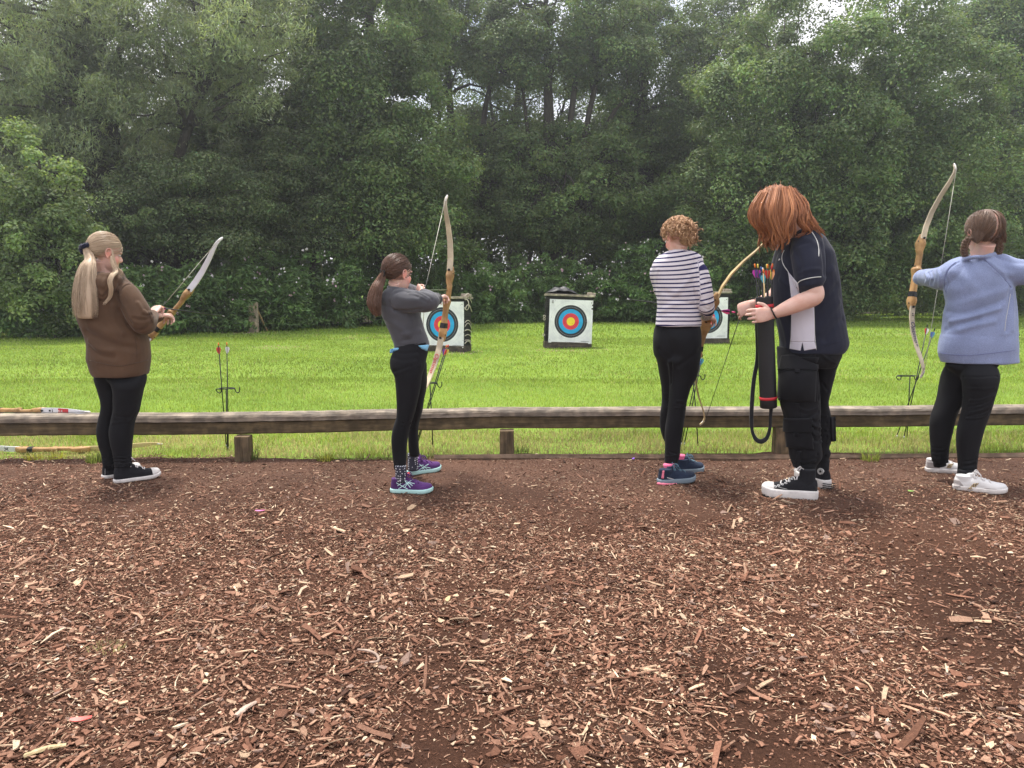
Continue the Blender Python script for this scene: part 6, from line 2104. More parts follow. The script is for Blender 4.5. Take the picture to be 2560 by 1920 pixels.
if 'striped' not in SKIP:
    D = 4.66
    LN = [(384, 780, 0, .205), (415, 768, 100, .185), (435, 735, 210, .165), (440, 700, 270, .155), (436, 672, 320, .148), (430, 648, 400, .138), (424, 630, 470, .13), (420, 622, 530, .125), (412, 612, 610, .12), (396, 598, 700, .12), (382, 586, 800, .118), (378, 572, 900, .11), (380, 558, 1000, .10), (378, 552, 1080, .09), (376, 530, 1160, .085), (372, 505, 1250, .085)]
    LF = [(287, 610, 0, .195), (322, 600, 150, .17, .03), (356, 600, 300, .15, .05), (370, 600, 400, .14, .07), (374, 600, 500, .13, .08), (362, 590, 620, .125, .09), (357, 580, 720, .12, .10), (372, 580, 850, .115, .12), (420, 588, 980, .10, .14), (480, 592, 1060, .09, .15), (512, 600, 1130, .085, .15)]
    PR = empty("person", G(1700, 1205), "person in navy and white striped top holding a wooden bow, looking down", "person")
    B = basis(R(-34), R(24)); s = .90
    o = P(*CE(428, 285), D)
    nb = P(*CE(440, 440), D + .01)
    wr, wl = P(*CE(695, 1030), 4.74), P(*CE(652, 965), 4.82)
    body = head_shapes(o, B, s) + [neck_shape(o, B, s, nb, .046, .052)]
    body += [sil([(330, 590, 490), (270, 600, 600), (270, 610, 900), (260, 610, 1080)], CE, D, .13, n=12, seg=18)]
    body += [core(LN[1:-1], CF, D - .02, .02), core(LF[1:-1], CF, D + .04, .02)]
    body += [limb([(600, 620, 4.63, .03), (690, 900, 4.60, .028), (695, 1030, 4.74, .024)], CE), limb([(300, 620, 4.68, .03), (310, 850, 4.78, .028), (480, 930, 4.86, .028), (652, 965, 4.82, .024)], CE)]
    body += hand_shapes(wr, nrm(P(*CE(728, 1040), 4.80) - wr), nrm([.45, .5, -.7]), -1, .90, curl=((48, 60, 35), (52, 62, 35), (55, 62, 35), (58, 62, 35)), thumb=((.034, .034, .012), (.042, .062, .020), (.036, .084, .028)))
    body += hand_shapes(wl, nrm(P(*CE(655, 1055), 4.84) - wl), nrm([.85, .3, -.1]), 1, .88, curl=((35, 45, 30), (38, 48, 30), (40, 48, 30), (45, 48, 30)), thumb=((.034, .034, .012), (.042, .062, .020), (.036, .084, .028)))
    make_body(body, PR, (o, B, s))
    eyes(o, B, s, PR)
    arm_r = [(575, 560, 4.63, .056), (628, 610, 4.61, .059), (655, 720, 4.595, .058), (684, 840, 4.585, .052), (702, 920, 4.59, .047), (714, 960, 4.61, .041), (710, 992, 4.66, .036), (700, 1015, 4.71, .033)]
    sh = [sil([(350, 530, 398, .12), (300, 608, 422, .155), (246, 655, 458, .175), (206, 672, 505, .19), (190, 662, 560, .20), (195, 640, 640, .205), (212, 628, 720, .205), (228, 626, 800, .20), (238, 632, 880, .195), (236, 640, 950, .195), (230, 646, 1020, .20), (222, 650, 1090, .205), (220, 650, 1112, .205)], CE, D, .2, n=50),
          limb(arm_r, CE, n=34, seg=20),
          limb([(300, 565, 4.68, .052), (242, 610, 4.69, .051), (262, 710, 4.72, .047), (288, 810, 4.77, .043), (320, 880, 4.83, .040), (420, 920, 4.88, .036), (560, 950, 4.86, .033)], CE, n=34, seg=18)]
    ap = np.array([P(*CE(q[0], q[1]), q[2]) for q in arm_r]); al = np.concatenate([[0], np.cumsum(np.linalg.norm(np.diff(ap, axis=0), axis=1))])
    ar = np.array([q[3] for q in arm_r])

    def stripe(V):
        """stripe coordinate: up the body, along the right sleeve"""
        z = V[:, 2] - .10 * (V[:, 0] - o[0]) + .012 * np.sin((V[:, 0] - o[0]) * 9 + V[:, 2] * 6)
        best = np.full(len(V), 1e9); tt = np.zeros(len(V)); rr = np.ones(len(V))
        for i in range(len(ap) - 1):
            ab = ap[i + 1] - ap[i]; t = np.clip(((V - ap[i]) @ ab) / (ab @ ab), 0, 1)
            d = np.linalg.norm(V - ap[i] - t[:, None] * ab, axis=1)
            m_ = d < best; best[m_] = d[m_]; tt[m_] = (al[i] + t * (al[i + 1] - al[i]))[m_]; rr[m_] = (ar[i] + t * (ar[i + 1] - ar[i]))[m_]
        sl = (best < rr * 1.12) & (V[:, 0] > P(*CE(592, 600), D)[0] + .06 * (V[:, 2] - P(*CE(592, 600), D)[2]) * -1)
        return {"stripe": np.where(sl, 5.0 - tt * .98, z + 3.0)}
    STR = striped("navy_striped_jersey", (.72, .68, .72), (.028, .026, .095), .0262, .34)
    fl = [([(590, 470), (600, 560), (605, 680), (615, 800), (625, 900)], .006, -.007), ([(250, 600), (240, 720), (255, 850)], .008, -.006), ([(560, 880), (620, 860), (640, 820)], .010, .005), ([(380, 830), (480, 740), (580, 620)], .018, .005), ([(300, 780), (420, 860), (560, 900)], .018, -.005), ([(300, 960), (420, 900), (600, 880)], .016, .005), ([(260, 1020), (420, 980), (620, 960)], .014, -.004),
          ([(640, 760), (690, 740), (740, 700)], .012, -.004), ([(660, 880), (720, 900), (770, 880)], .010, .005), ([(680, 940), (720, 960), (760, 930)], .008, -.004), ([(200, 700), (215, 740), (240, 760)], .008, -.004)]
    td, tt_, _, _ = garment("striped_top", sh, STR, PR, voxel=.0045, smooth=5, folds=fl, cr=CE, amp=.0028, wscale=9, seed=8, attrs=stripe)
    WH = cloth("white_trim", (.66, .62, .66), bump=.1)
    on_cloth("neckline", tt_, CE, [(345, 412), (400, 396), (460, 392), (530, 405)], .003, WH, td, n=30)
    on_cloth("hem", tt_, CE, [(222, 1092), (340, 1098), (480, 1106), (648, 1106)], .0016, WH, td, n=40)
    LNa = ab(CE, [(300, 640, 1085, .12, .03), (290, 650, 1140, .18, .01), (300, 650, 1220, .215), (325, 648, 1300, .22), (352, 643, 1385, .212)]) + ab(CF, LN[0:1] + LN[1:])
    LFa = ab(CE, [(226, 560, 1085, .12, -.02), (208, 560, 1140, .18, -.015), (196, 540, 1220, .21, -.02), (195, 520, 1300, .215, -.02), (206, 490, 1380, .21, -.01)]) + ab(CF, [q if len(q) > 4 else q + (.0,) for q in LF])
    leg = [sil(LNa, ABS, D - .02, .15, n=70), sil(LFa, ABS, D + .04, .15, n=60)]
    fl2 = [([(372, 1470), (372, 1560), (370, 1650)], .010, -.012), ([(300, 1130), (290, 1180)], .005, -.002), ([(260, 1330), (320, 1400), (370, 1450)], .014, -.005), ([(640, 1330), (540, 1420), (440, 1490)], .016, -.005)]
    lo, lt_, lV, lQ = garment("leggings", leg, LEGGING, PR, voxel=.005, smooth=14, folds=fl2, cr=CE, amp=.001, wscale=14, seed=9)
    fl3 = [([(420, 470), (520, 470), (625, 480)], .007, .005), ([(418, 500), (520, 505), (622, 510)], .006, -.004), ([(415, 540), (510, 550), (615, 560)], .006, .005), ([(372, 380), (400, 390), (425, 390)], .005, .004), ([(374, 440), (400, 450), (424, 450)], .005, .004), ([(380, 1100), (440, 1110), (540, 1090)], .006, .003), ([(440, 1060), (500, 1080), (540, 1150)], .006, -.004)]
    V2 = strokes(lV, lQ, lt_, CF, fl3)
    lo.data.vertices.foreach_set("co", V2.astype(np.float32).ravel()); lo.data.update()
    sm = dict(upper=NAVYSHOE, sole=GREYSOLE, lace=mat("teal_lace", (.10, .17, .22), rough=.9))
    for k, (hp, tp, ank, dk) in enumerate((((305, 1440), (716, 1405), (430, 1265), D - .06), ((520, 1312), (812, 1290), (555, 1165), D + .19))):
        shn, st, tr_, Ls = shoe(PR, G(*CF(*hp)), G(*CF(*tp)), sm, 'low', W=.086, sole_h=.030)
        V, F = tube([P(*CF(ank[0] - 6, ank[1] - 70), dk), P(*CF(*ank), dk), P(*CF(ank[0] + 4, ank[1] + 75), dk)], [.034, .034, .036], seg=18, n=10)
        MB().add(V, F).build("sock", PINKS, PR)
        if k == 0:
            patch("heel_tab", st, CF, [(352, 1275), (374, 1275), (366, 1365), (338, 1365)], PINKR, shn, nu=4, nv=6)
            for a in np.linspace(405, 470, 7):
                on_cloth("side_lettering", st, CF, [(a, 1352 + (a - 405) * .25), (a + 7, 1362 + (a - 405) * .25)], .0016, PRINT_WHITE, shn, n=4)
    # pink wedge in the near sole
    g0, g1 = G(*CF(300, 1447)), G(*CF(500, 1432))
    V, F = tube([g0 + [0, 0, .012], g0 * .5 + g1 * .5 + [0, -.036, .012], g1 + [0, -.026, .010]], [.008, .0085, .005], seg=8, n=12, round_cap=True)
    MB().add(V, F).build("sole_wedge", PINKR, shn)
    keep = lambda p: hairline(p, .074, .030, -.045)
    h0 = hair_shell(o, B, s, keep, CURLY, PR, lift=.010, tone=.3)
    keep2 = lambda p: hairline(p, .068, .020, -.035)
    gd = curls(o, B, s, 230, 30, 31, keep2, length=(.055, .10), rad=.010, lift=.012)
    ln, tone = bundle(gd, 11, .0030, 32)
    strands("curls", ln, .0011, CURLY, h0, 32, tip=.4, shade=tone)
    g = np.random.default_rng(33)
    # loose curls gathered low at the back
    c0 = P(*CE(515, 300), D - .045)
    out = []
    for i in range(95):
        d = nrm(g.normal(0, 1, 3)); r = np.array([.036, .034, .030]) * (.55 + .45 * g.random())
        a = nrm(np.cross(d, g.normal(0, 1, 3))); b_ = np.cross(d, a); w = g.uniform(.010, .020)
        t = np.linspace(0, g.uniform(.6, 1.0), 22) * 6.28
        out.append(c0 + d * r + a * (w * np.cos(t))[:, None] + b_ * (w * np.sin(t))[:, None] + d * (.002 * t)[:, None])
    ln, tone = bundle(out, 10, .0026, 34)
    strands("curls", ln, .0011, CURLY, h0, 34, tip=.5, shade=.1 + .9 * tone)
    V, F = ellipsoid(c0, (.031, .030, .028)); link("bun_core", mesh_np("bun_core", V, F=F, color=np.full((len(V), 3), .4)), CURLY, h0)
    # flyaway curl
    cp = P(*CE(590, 335), D - .05)
    V, F = tube([cp + [.010 * math.cos(t) * (1 - t / 16), 0, .010 * math.sin(t) - .0] for t in np.linspace(1.6, 8, 22)] , .0011, seg=5)
    link("curl", mesh_np("curl", V, F=F, color=np.full((len(V), 3), .9)), CURLY, h0)
# ------------------------------------------------------------------ red-haired instructor with the quiver tube
CG, CH = crop(1820, 430, 3.529), crop(1820, 860, 4.047)
POLO = cloth("navy_polo", (.017, .019, .034), bump=.3, bscale=600, vary=.12, scale=6, sheen=.12)
PANEL = cloth("pale_side_panel", (.60, .58, .66), bump=.3, bscale=500, vary=.06)
PIPING = cloth("white_piping", (.62, .62, .60), bump=.1)
CARGO = cloth("black_cargo_cotton", (.0085, .0085, .0105), bump=.3, bscale=500, vary=.2, sheen=.05)
REDH = hair_mat("copper_hair", (.13, .030, .012), (.74, .33, .15))
DARKB = mat("hair_band", (.016, .014, .014), rough=.8)

if 'instructor' not in SKIP:
    D = 4.36
    NEAR = [(560, 880, 40, .15, .09), (548, 892, 150, .20, .06), (530, 900, 260, .23, .02), (522, 908, 400, .225), (522, 916, 520, .21), (536, 920, 600, .20), (562, 922, 690, .195), (582, 922, 780, .19), (590, 925, 880, .18), (602, 932, 980, .175), (618, 940, 1070, .17), (632, 936, 1140, .16), (652, 900, 1200, .135), (668, 868, 1250, .125)]
    FAR = [(760, 1150, 0, .20), (790, 1136, 110, .22), (830, 1092, 250, .21, .02), (850, 1066, 400, .2, .04), (858, 1040, 520, .19, .05), (860, 1034, 610, .185, .06), (862, 1058, 700, .18, .06), (870, 1076, 800, .175, .06), (872, 1080, 900, .17, .07), (872, 1076, 1000, .165, .07), (876, 1060, 1060, .15, .07), (880, 1078, 1110, .14, .07), (880, 1072, 1150, .13, .07), (885, 1040, 1210, .12, .07)]
    PR = empty("person", G(2010, 1240), "person with wavy copper hair, navy polo and black cargo trousers holding a quiver tube", "person")
    B = basis(R(-80), R(38)); s = .98
    o = P(*CG(430, 345), D + .01)
    nb = P(*CG(660, 600), D + .03)
    wn, wf = P(*CG(398, 1252), 4.205), P(*CG(228, 1160), 4.47)
    body = head_shapes(o, B, s) + [neck_shape(o, B, s, nb, .054, .064)]
    body += [sil([(520, 800, 640), (480, 880, 760), (460, 920, 950), (470, 960, 1200), (500, 990, 1520)], CG, D + .02, .18, n=14, seg=18)]
    body += [core(NEAR[1:-1], CH, D - .07, .03), core(FAR[1:-1], CH, D + .08, .03)]
    body += [limb([(700, 640, 4.27, .050), (715, 800, 4.22, .058), (722, 920, 4.19, .056), (740, 1010, 4.175, .054), (765, 1075, 4.17, .050), (745, 1110, 4.165, .048), (640, 1150, 4.165, .047), (520, 1203, 4.175, .040), (440, 1236, 4.195, .031), (398, 1252, 4.205, .027)], CG, n=44, seg=20),
             limb([(560, 680, 4.50, .05), (480, 950, 4.54, .048), (420, 1080, 4.54, .044), (330, 1130, 4.51, .036), (228, 1160, 4.47, .025)], CG, n=30, seg=16)]
    # near hand clasps the tube from this side, thumb hooked below
    body += hand_shapes(wn, nrm(P(*CG(300, 1262), 4.190) - wn), nrm([.05, .95, -.1]), -1, 1.02, curl=((26, 44, 30), (28, 46, 32), (30, 46, 32), (32, 46, 32)), thumb=((.036, .030, .006), (.056, .046, .012), (.066, .070, .020)), spread=4)
    # far hand pinches the arrow by its vanes
    body += hand_shapes(wf, nrm(P(*CG(120, 1212), 4.515) - wf), nrm([-.25, .85, -.45]), 1, 1.0, curl=((30, 34, 18), (40, 42, 22), (50, 48, 26), (58, 52, 28)), thumb=((.032, .036, .012), (.034, .066, .020), (.022, .092, .026)), spread=5)
    make_body(body, PR, (o, B, s))
    eyes(o, B, s, PR)
    for (u0, v0, d0, u1, v1, d1, r) in ((398, 1200, 4.20, 412, 1285, 4.20, .0325), (210, 1130, 4.475, 236, 1185, 4.475, .029)):
        c = (P(*CG(u0, v0), d0) + P(*CG(u1, v1), d1)) / 2
        ax = nrm(P(*CG(520, 1195), 4.175) - wn) if r > .03 else nrm(P(*CG(330, 1130), 4.51) - wf)
        Bt = frame(y=ax, z=[0, 0, 1])
        V, F = tube([c + Bt @ np.array([r * math.cos(t), 0, r * math.sin(t)]) for t in np.linspace(0, 2 * math.pi, 28)], .0045, seg=8)
        MB().add(V, F).build("wrist_band", DARKB, PR)
    # polo shirt
    sleeve = [(700, 610, 4.28, .080), (700, 700, 4.245, .086), (708, 790, 4.215, .086), (714, 870, 4.195, .084), (718, 950, 4.185, .081)]
    sh = [sil([(600, 760, 520, .16), (555, 840, 570, .22), (500, 880, 640, .27), (468, 915, 710, .30), (436, 938, 790, .31), (408, 955, 880, .315), (400, 972, 1000, .315), (412, 988, 1120, .31), (428, 1006, 1240, .31), (446, 1026, 1360, .315), (462, 1040, 1450, .32), (470, 1046, 1500, .325), (470, 1030, 1550, .325), (470, 1000, 1592, .32)], CG, D + .02, .3, n=54),
          limb(sleeve, CG, n=30, seg=24),
          limb([(560, 650, 4.46, .08), (510, 820, 4.51, .08), (485, 930, 4.53, .078)], CG, n=16)]
    fl = [([(600, 700), (640, 800), (640, 900)], .016, -.005), ([(820, 640), (840, 760), (850, 900)], .016, -.006), ([(700, 1000), (840, 960), (930, 860)], .022, .006), ([(780, 1180), (880, 1100), (960, 1000)], .022, -.006), ([(800, 1400), (900, 1250), (980, 1150)], .024, .006), ([(860, 1480), (950, 1350), (1010, 1300)], .018, -.005), ([(460, 950), (520, 1000), (560, 1040)], .016, .005), ([(450, 1250), (500, 1400), (520, 1540)], .016, .005), ([(640, 560), (700, 600), (780, 640)], .02, .004), ([(560, 720), (640, 640), (720, 620)], .014, -.004), ([(620, 900), (720, 860), (810, 860)], .012, .003)]
    po, pt_, pV, pQ = garment("polo_shirt", sh, POLO, PR, voxel=.0055, smooth=5, folds=fl, cr=CG, amp=.004, wscale=7, seed=11)
    ptree = pt_
    # side panel in pale cloth, split at the hem
    tv = lambda p: p
    patch("side_panel", ptree, CG, [(532, 880), (618, 985), (640, 1120), (560, 1120)], PANEL, po, off=.0022, thick=.004, nu=10, nv=16)
    patch("side_panel", ptree, CG, [(562, 1150), (757, 1150), (764, 1500), (554, 1500)], PANEL, po, off=.0022, thick=.004, nu=22, nv=34)
    patch("side_panel", ptree, CG, [(555, 1500), (656, 1500), (640, 1576), (545, 1560)], PANEL, po, off=.0024, thick=.004, nu=12, nv=9)
    patch("side_panel", ptree, CG, [(656, 1500), (764, 1500), (778, 1558), (672, 1576)], PANEL, po, off=.0024, thick=.004, nu=12, nv=9)
    on_cloth("piping", ptree, CG, [(497, 690), (478, 740), (480, 790), (500, 835), (532, 880)], .0022, PIPING, po)
    on_cloth("piping", ptree, CG, [(705, 485), (750, 545), (785, 610), (800, 680), (800, 745)], .0022, PIPING, po)
    on_cloth("piping", ptree, CG, [(530, 880), (548, 960), (562, 1040), (568, 1100)], .0016, PIPING, po)
    on_cloth("piping", ptree, CG, [(568, 1270), (560, 1350), (556, 1450), (545, 1560)], .0014, PIPING, po)
    on_cloth("piping", ptree, CG, [(757, 1180), (762, 1300), (766, 1440), (779, 1570)], .0014, PIPING, po)
    on_cloth("cuff_piping", ptree, CG, [(612, 985), (640, 960), (700, 940), (770, 928), (820, 925)], .0024, PIPING, po)
    on_cloth("hem_stitch", ptree, CG, [(790, 1545), (900, 1520), (1035, 1475)], .0010, POLO, po)
    on_cloth("chest_mark", ptree, CG, [(448, 782), (455, 765), (458, 775)], .003, PIPING, po, n=6)
    V, F = tube([P(*CG(600, 560), D - .10), P(*CG(680, 510), D - .09), P(*CG(740, 500), D), P(*CG(700, 500), D + .1), P(*CG(600, 560), D + .12)], .012, seg=8, n=24, aspect=.6)
    MB().add(V, F).build("collar", POLO, po)
    # cargo trousers
    leg = [sil([(486, 985, 1500, .27), (486, 980, 1560, .28), (490, 975, 1640, .28), (520, 930, 1720, .2)], CG, D + .01, .29, n=8),
           sil(NEAR, CH, D - .07, .2, n=46), sil(FAR, CH, D + .08, .2, n=46)]
    fl = [([(900, 60), (905, 300), (915, 560)], .008, -.008)]
    for q, (a, b_, c) in enumerate([((845, 770), (890, 790), (922, 780)), ((845, 810), (890, 835), (925, 830)), ((850, 850), (890, 870), (925, 880)), ((855, 900), (890, 925), (932, 930)), ((860, 960), (900, 985), (936, 980)), ((940, 720), (1000, 735), (1055, 720)), ((935, 790), (1000, 800), (1075, 780)), ((930, 850), (1000, 870), (1078, 860)), ((935, 920), (1000, 940), (1075, 930)), ((940, 990), (1000, 985), (1060, 1010)), ((900, 1120), (980, 1130), (1075, 1110)), ((640, 1150), (720, 1190), (880, 1180)), ((650, 1195), (720, 1215), (860, 1210)), ((700, 640), (800, 680), (910, 640)), ((830, 740), (880, 710), (915, 690)), ((900, 60), (1000, 150), (1090, 200)), ((960, 400), (1010, 480), (1040, 560))]):
        fl.append(([a, b_, c], .008, .006 if q % 2 else -.006))
    co, ct, _, _ = garment("cargo_trousers", leg, CARGO, PR, voxel=.0055, smooth=4, folds=fl, cr=CH, amp=.004, wscale=11, seed=12)
    CST = cloth("cargo_stitch", (.016, .016, .018))
    patch("cargo_pocket", ct, CH, [(532, 262), (882, 278), (872, 580), (514, 566)], CARGO, co, off=.012, thick=.02, nu=20, nv=20, bulge=.006)
    patch("pocket_flap", ct, CH, [(556, 124), (890, 134), (886, 280), (530, 264)], CARGO, co, off=.018, thick=.012, nu=20, nv=10)
    patch("pocket_tab", ct, CH, [(676, 268), (720, 270), (718, 304), (680, 302)], CARGO, co, off=.023, thick=.006, nu=4, nv=4)
    patch("cargo_pocket", ct, CH, [(592, 880), (842, 890), (860, 1062), (606, 1040)], CARGO, co, off=.011, thick=.018, nu=18, nv=14, bulge=.006)
    patch("pocket_flap", ct, CH, [(586, 748), (845, 752), (842, 896), (584, 884)], CARGO, co, off=.017, thick=.012, nu=18, nv=10)
    patch("pocket_tab", ct, CH, [(676, 888), (716, 890), (714, 926), (680, 924)], CARGO, co, off=.022, thick=.006, nu=4, nv=4)
    patch("ankle_strap", ct, CH, [(700, 1085), (745, 1085), (730, 1250), (682, 1245)], CARGO, co, off=.008, thick=.008, nu=5, nv=12)
    patch("leg_strap", ct, CH, [(680, 600), (722, 600), (722, 740), (682, 740)], CARGO, co, off=.006, thick=.008, nu=5, nv=10)
    patch("cargo_pocket", ct, CH, [(1030, 740), (1070, 735), (1078, 980), (1040, 985)], CARGO, co, off=.010, thick=.016, nu=6, nv=10)
    TREAD = mat("black_tread", (.02, .02, .02), rough=.8)
    sm = dict(upper=CANVAS, sole=WHITE_RUBBER, cap=WHITE_RUBBER, lace=LACE)
    STITCH2 = mat("pale_stitch", (.5, .5, .48), rough=.9)
    shn, st, tr_, Ls = shoe(PR, G(*CH(900, 1582)), G(*CH(345, 1548)), sm, 'high', W=.098, sole_h=.052, hi=.120, spring=.016, tread=TREAD)
    on_cloth("stitching", st, CH, [(478, 1440), (560, 1415), (640, 1370), (700, 1290)], .0012, STITCH2, shn)
    on_cloth("stitching", st, CH, [(500, 1445), (600, 1470)], .0012, STITCH2, shn, n=8)
    for u, v in ((478, 1442), (513, 1432), (550, 1420), (586, 1407), (618, 1388), (648, 1365), (670, 1335), (686, 1302)):
        h = hit(st, *CH(u, v))
        if h is not None:
            V, F = tube([h[0] + .006 * (math.cos(t) * np.array([1, 0, 0]) + math.sin(t) * nrm(np.cross(h[1], [1, 0, 0]))) + h[1] * .001 for t in np.linspace(0, 6.283, 14)], .0018, seg=6)
            MB().add(V, F).build("eyelet", EYELET, shn)
    patch("heel_stripe", st, CH, [(878, 1440), (898, 1445), (902, 1530), (880, 1530)], TREAD, shn, nu=3, nv=6, off=.004)
    # far boot points away to the left, its heel turned to us
    hb, tb_ = G(*CH(1005, 1472)), G(*CH(820, 1400))
    shn, st, tr_, Ls = shoe(PR, hb, hb + nrm(tb_ - hb) * .285, sm, 'high', W=.098, sole_h=.052, hi=.120, spring=.016, tread=TREAD)
    # round emblem with a star on the ankle
    h = hit(st, *CH(938, 1288))
    if h is not None:
        n_ = h[1]; c = h[0] + n_ * .002
        x_ = nrm(np.cross([0, 0, 1], n_)); y_ = np.cross(n_, x_); Rr = np.stack([x_, y_, n_], 1)
        disc = lambda r, k: [c + Rr @ np.array([r * math.cos(t), r * math.sin(t), k]) for t in np.linspace(0, 2 * math.pi, 29)[:-1]]
        V = disc(.0195, .0025) + disc(.0205, -.006); F = [tuple(range(28))] + [(i, i + 28, (i + 1) % 28 + 28, (i + 1) % 28) for i in range(28)]
        em = MB().add(V, F).build("emblem", mat("grey_emblem", (.42, .42, .41), rough=.7), shn, smooth=False)
        V = [c + Rr @ np.array([(.0115 if i % 2 == 0 else .0048) * math.sin(i * math.pi / 5), (.0115 if i % 2 == 0 else .0048) * math.cos(i * math.pi / 5), z]) for z in (.0042, .002) for i in range(10)]
        F = [tuple(range(10))[::-1]] + [(i, (i + 1) % 10, (i + 1) % 10 + 10, i + 10) for i in range(10)]
        MB().add(V, F).build("star", CANVAS, em, smooth=False)
    # heel block stripes with a star
    for dz in (.016, .028, .040):
        V, F = tube([hb + [-.034, -.012, dz], hb + [0, -.034, dz], hb + [.036, -.010, dz]], .0045, seg=6, n=12, aspect=.6)
        MB().add(V, F).build("heel_stripe", TREAD, shn)
    # hair: long wavy copper locks falling forward past the face
    keep = lambda p: hairline(p, .072, .000, -.075)
    h0 = hair_shell(o, B, s, keep, REDH, PR, lift=.010, tone=.30)
    g = np.random.default_rng(51)
    gd = []
    down = B.T @ np.array([0, 0, -1.0])
    while len(gd) < 430:
        d = nrm(g.normal(0, 1, 3)); p = SK_C + d * SK_R
        if not hairline(p, .064, -.03, -.07): continue
        side = np.sign(d[0]) if abs(d[0]) > .04 else g.choice([-1, 1])
        tgt = nrm(np.array([side * .9, -.45 + .9 * g.random(), -.1]) + down * .9)
        dirs = slerp_path(d, tgt, 10)[: g.integers(6, 10)]
        q = SK_C + dirs * (SK_R + g.uniform(.009, .017))
        W_ = q * s @ B.T + o
        v = nrm(W_[-1] - W_[-2]); cur = W_[-1].copy(); line = [*W_]
        back = np.clip((p[1] * -1 + .02) / .1, 0, 1)
        Lh = g.uniform(.085, .16) + .07 * back * g.random()
        steps = 34 - len(line)
        ph = g.uniform(0, 6.28); am = g.uniform(.009, .019); fr = g.uniform(1.2, 1.9)
        a = nrm(np.cross(v, [.3, 1, .2])); b_ = np.cross(v, a)
        for k in range(steps):
            t = (k + 1) / steps
            v = nrm(v * .87 + np.array([-.05 + .10 * back, -.02, -1]) * .13)
            cur = cur + v * Lh / steps
            line.append(cur + a * am * t ** .6 * math.sin(ph + t * fr * 6.28) + b_ * am * t ** .6 * math.cos(ph + t * fr * 6.28))
        gd.append(line)
    ln, tone = bundle(gd, 16, .0046, 52)
    strands("locks", ln, .0013, REDH, h0, 52, tip=.3, shade=tone)
    # wisps that stand off the outline
    wis = np.array(gd)[g.choice(len(gd), 90)] ; cen = wis.mean(axis=(0, 1))
    wis = cen + (wis - cen) * g.uniform(1.02, 1.12, (90, 1, 1)) + g.normal(0, .006, (90, 1, 3))
    strands("wisps", wis, .0006, REDH, h0, 58, tip=.3, shade=g.uniform(.5, 1, 90))
    # long outer locks: behind over the collar, across the cheek and in front of the face
    for (pth, hw, n_, sd) in (([(540, 175, 4.33), (640, 270, 4.27), (690, 380, 4.24), (755, 480, 4.225), (828, 562, 4.225)], [.018, .026, .028, .022, .008], 26, 53),
                              ([(560, 160, 4.30), (650, 330, 4.22), (660, 440, 4.20), (700, 520, 4.215), (640, 565, 4.215)], [.024, .032, .034, .026, .012], 28, 54),
                              ([(420, 160, 4.27), (390, 320, 4.20), (415, 460, 4.19), (440, 590, 4.19), (450, 700, 4.20)], [.03, .038, .042, .030, .010], 34, 55),
                              ([(320, 190, 4.30), (250, 330, 4.25), (250, 440, 4.24), (300, 520, 4.25), (330, 600, 4.26)], [.02, .030, .03, .022, .008], 26, 56),
                              ([(500, 150, 4.28), (530, 330, 4.20), (520, 460, 4.185), (500, 560, 4.19), (470, 640, 4.20)], [.03, .038, .042, .032, .012], 34, 57)):
        wp = [P(*CG(u, v), d) for u, v, d in pth]
        pl = ponytail(wp, hw, [q * .5 for q in hw], n_, 34, sd, end=(.62, 1.0), wave=.018, jitter=.012)
        ln, tone = bundle(pl, 16, .0046, sd)
        strands("locks", ln, .0013, REDH, h0, sd, tip=.25, shade=tone)
    # ------------------------------------------------ quiver tube, its strap and the arrows inside
    TUBE = mat("black_tube", (.016, .016, .018), rough=.5, vary=.15, bump=.05)
    REDB = mat("red_band", (.55, .035, .045), rough=.45, vary=.06)
    WEB = cloth("black_webbing", (.012, .012, .014), bump=.4)
    q0 = P(1910.5, 742, 4.262); q1 = P(1921.5, 1019, 4.275)
    d = nrm(q1 - q0); Lq = np.linalg.norm(q1 - q0)
    QT = empty("quiver_tube", q1, "black tube quiver with red bands, hanging upright in the instructor's hands", "quiver")
    r = .0462
    a0 = nrm(np.cross(d, [0, 1, 0])); b0 = np.cross(d, a0)
    def lathe(prof, name, mt, par, seg=40):
        V, F = [], []
        for t, rr in prof:
            for k in range(seg):
                an = 2 * math.pi * k / seg
                V.append(q0 + d * t + a0 * math.cos(an) * rr + b0 * math.sin(an) * rr)
        for i in range(len(prof) - 1):
            for k in range(seg):
                m2 = (k + 1) % seg
                F.append((i * seg + k, (i + 1) * seg + k, (i + 1) * seg + m2, i * seg + m2))
        F.append(tuple(range(seg))); F.append(tuple((len(prof) - 1) * seg + k for k in range(seg))[::-1])
        return MB().add(V, F).build(name, mt, par)
    lathe([(.03, r - .006), (.004, r - .006), (0, r - .003), (.001, r - .0005), (.004, r), (.04, r), (Lq - .05, r), (Lq - .004, r), (Lq, r - .004), (Lq + .001, r - .012)], "tube", TUBE, QT)
    lathe([(.040, r - .002), (.0405, r + .0025), (.062, r + .0025), (.0625, r - .002)], "red_band", REDB, QT)
    lathe([(Lq - .064, r - .002), (Lq - .0635, r + .0025), (Lq - .048, r + .0025), (Lq - .0475, r - .002)], "red_band", REDB, QT)
    st_ = [P(*CG(255, 1330), 4.325), P(*CH(300, 120), 4.335), P(*CH(262, 360), 4.315), P(*CH(242, 600), 4.295), P(*CH(238, 780), 4.285), P(*CH(248, 890), 4.280), P(*CH(285, 965), 4.265), P(*CH(340, 985), 4.255), P(*CH(395, 945), 4.255), P(*CH(424, 850), 4.260), P(*CH(430, 740), 4.265), P(*CH(438, 640), 4.270)]
    V, F = tube(st_, [.0115] * 4 + [.0105, .009, .012, .014, .011, .009, .009, .011], seg=8, n=70, aspect=.16, ref=[.3, 1, 0])
    MB().add(V, F).build("strap", WEB, QT)
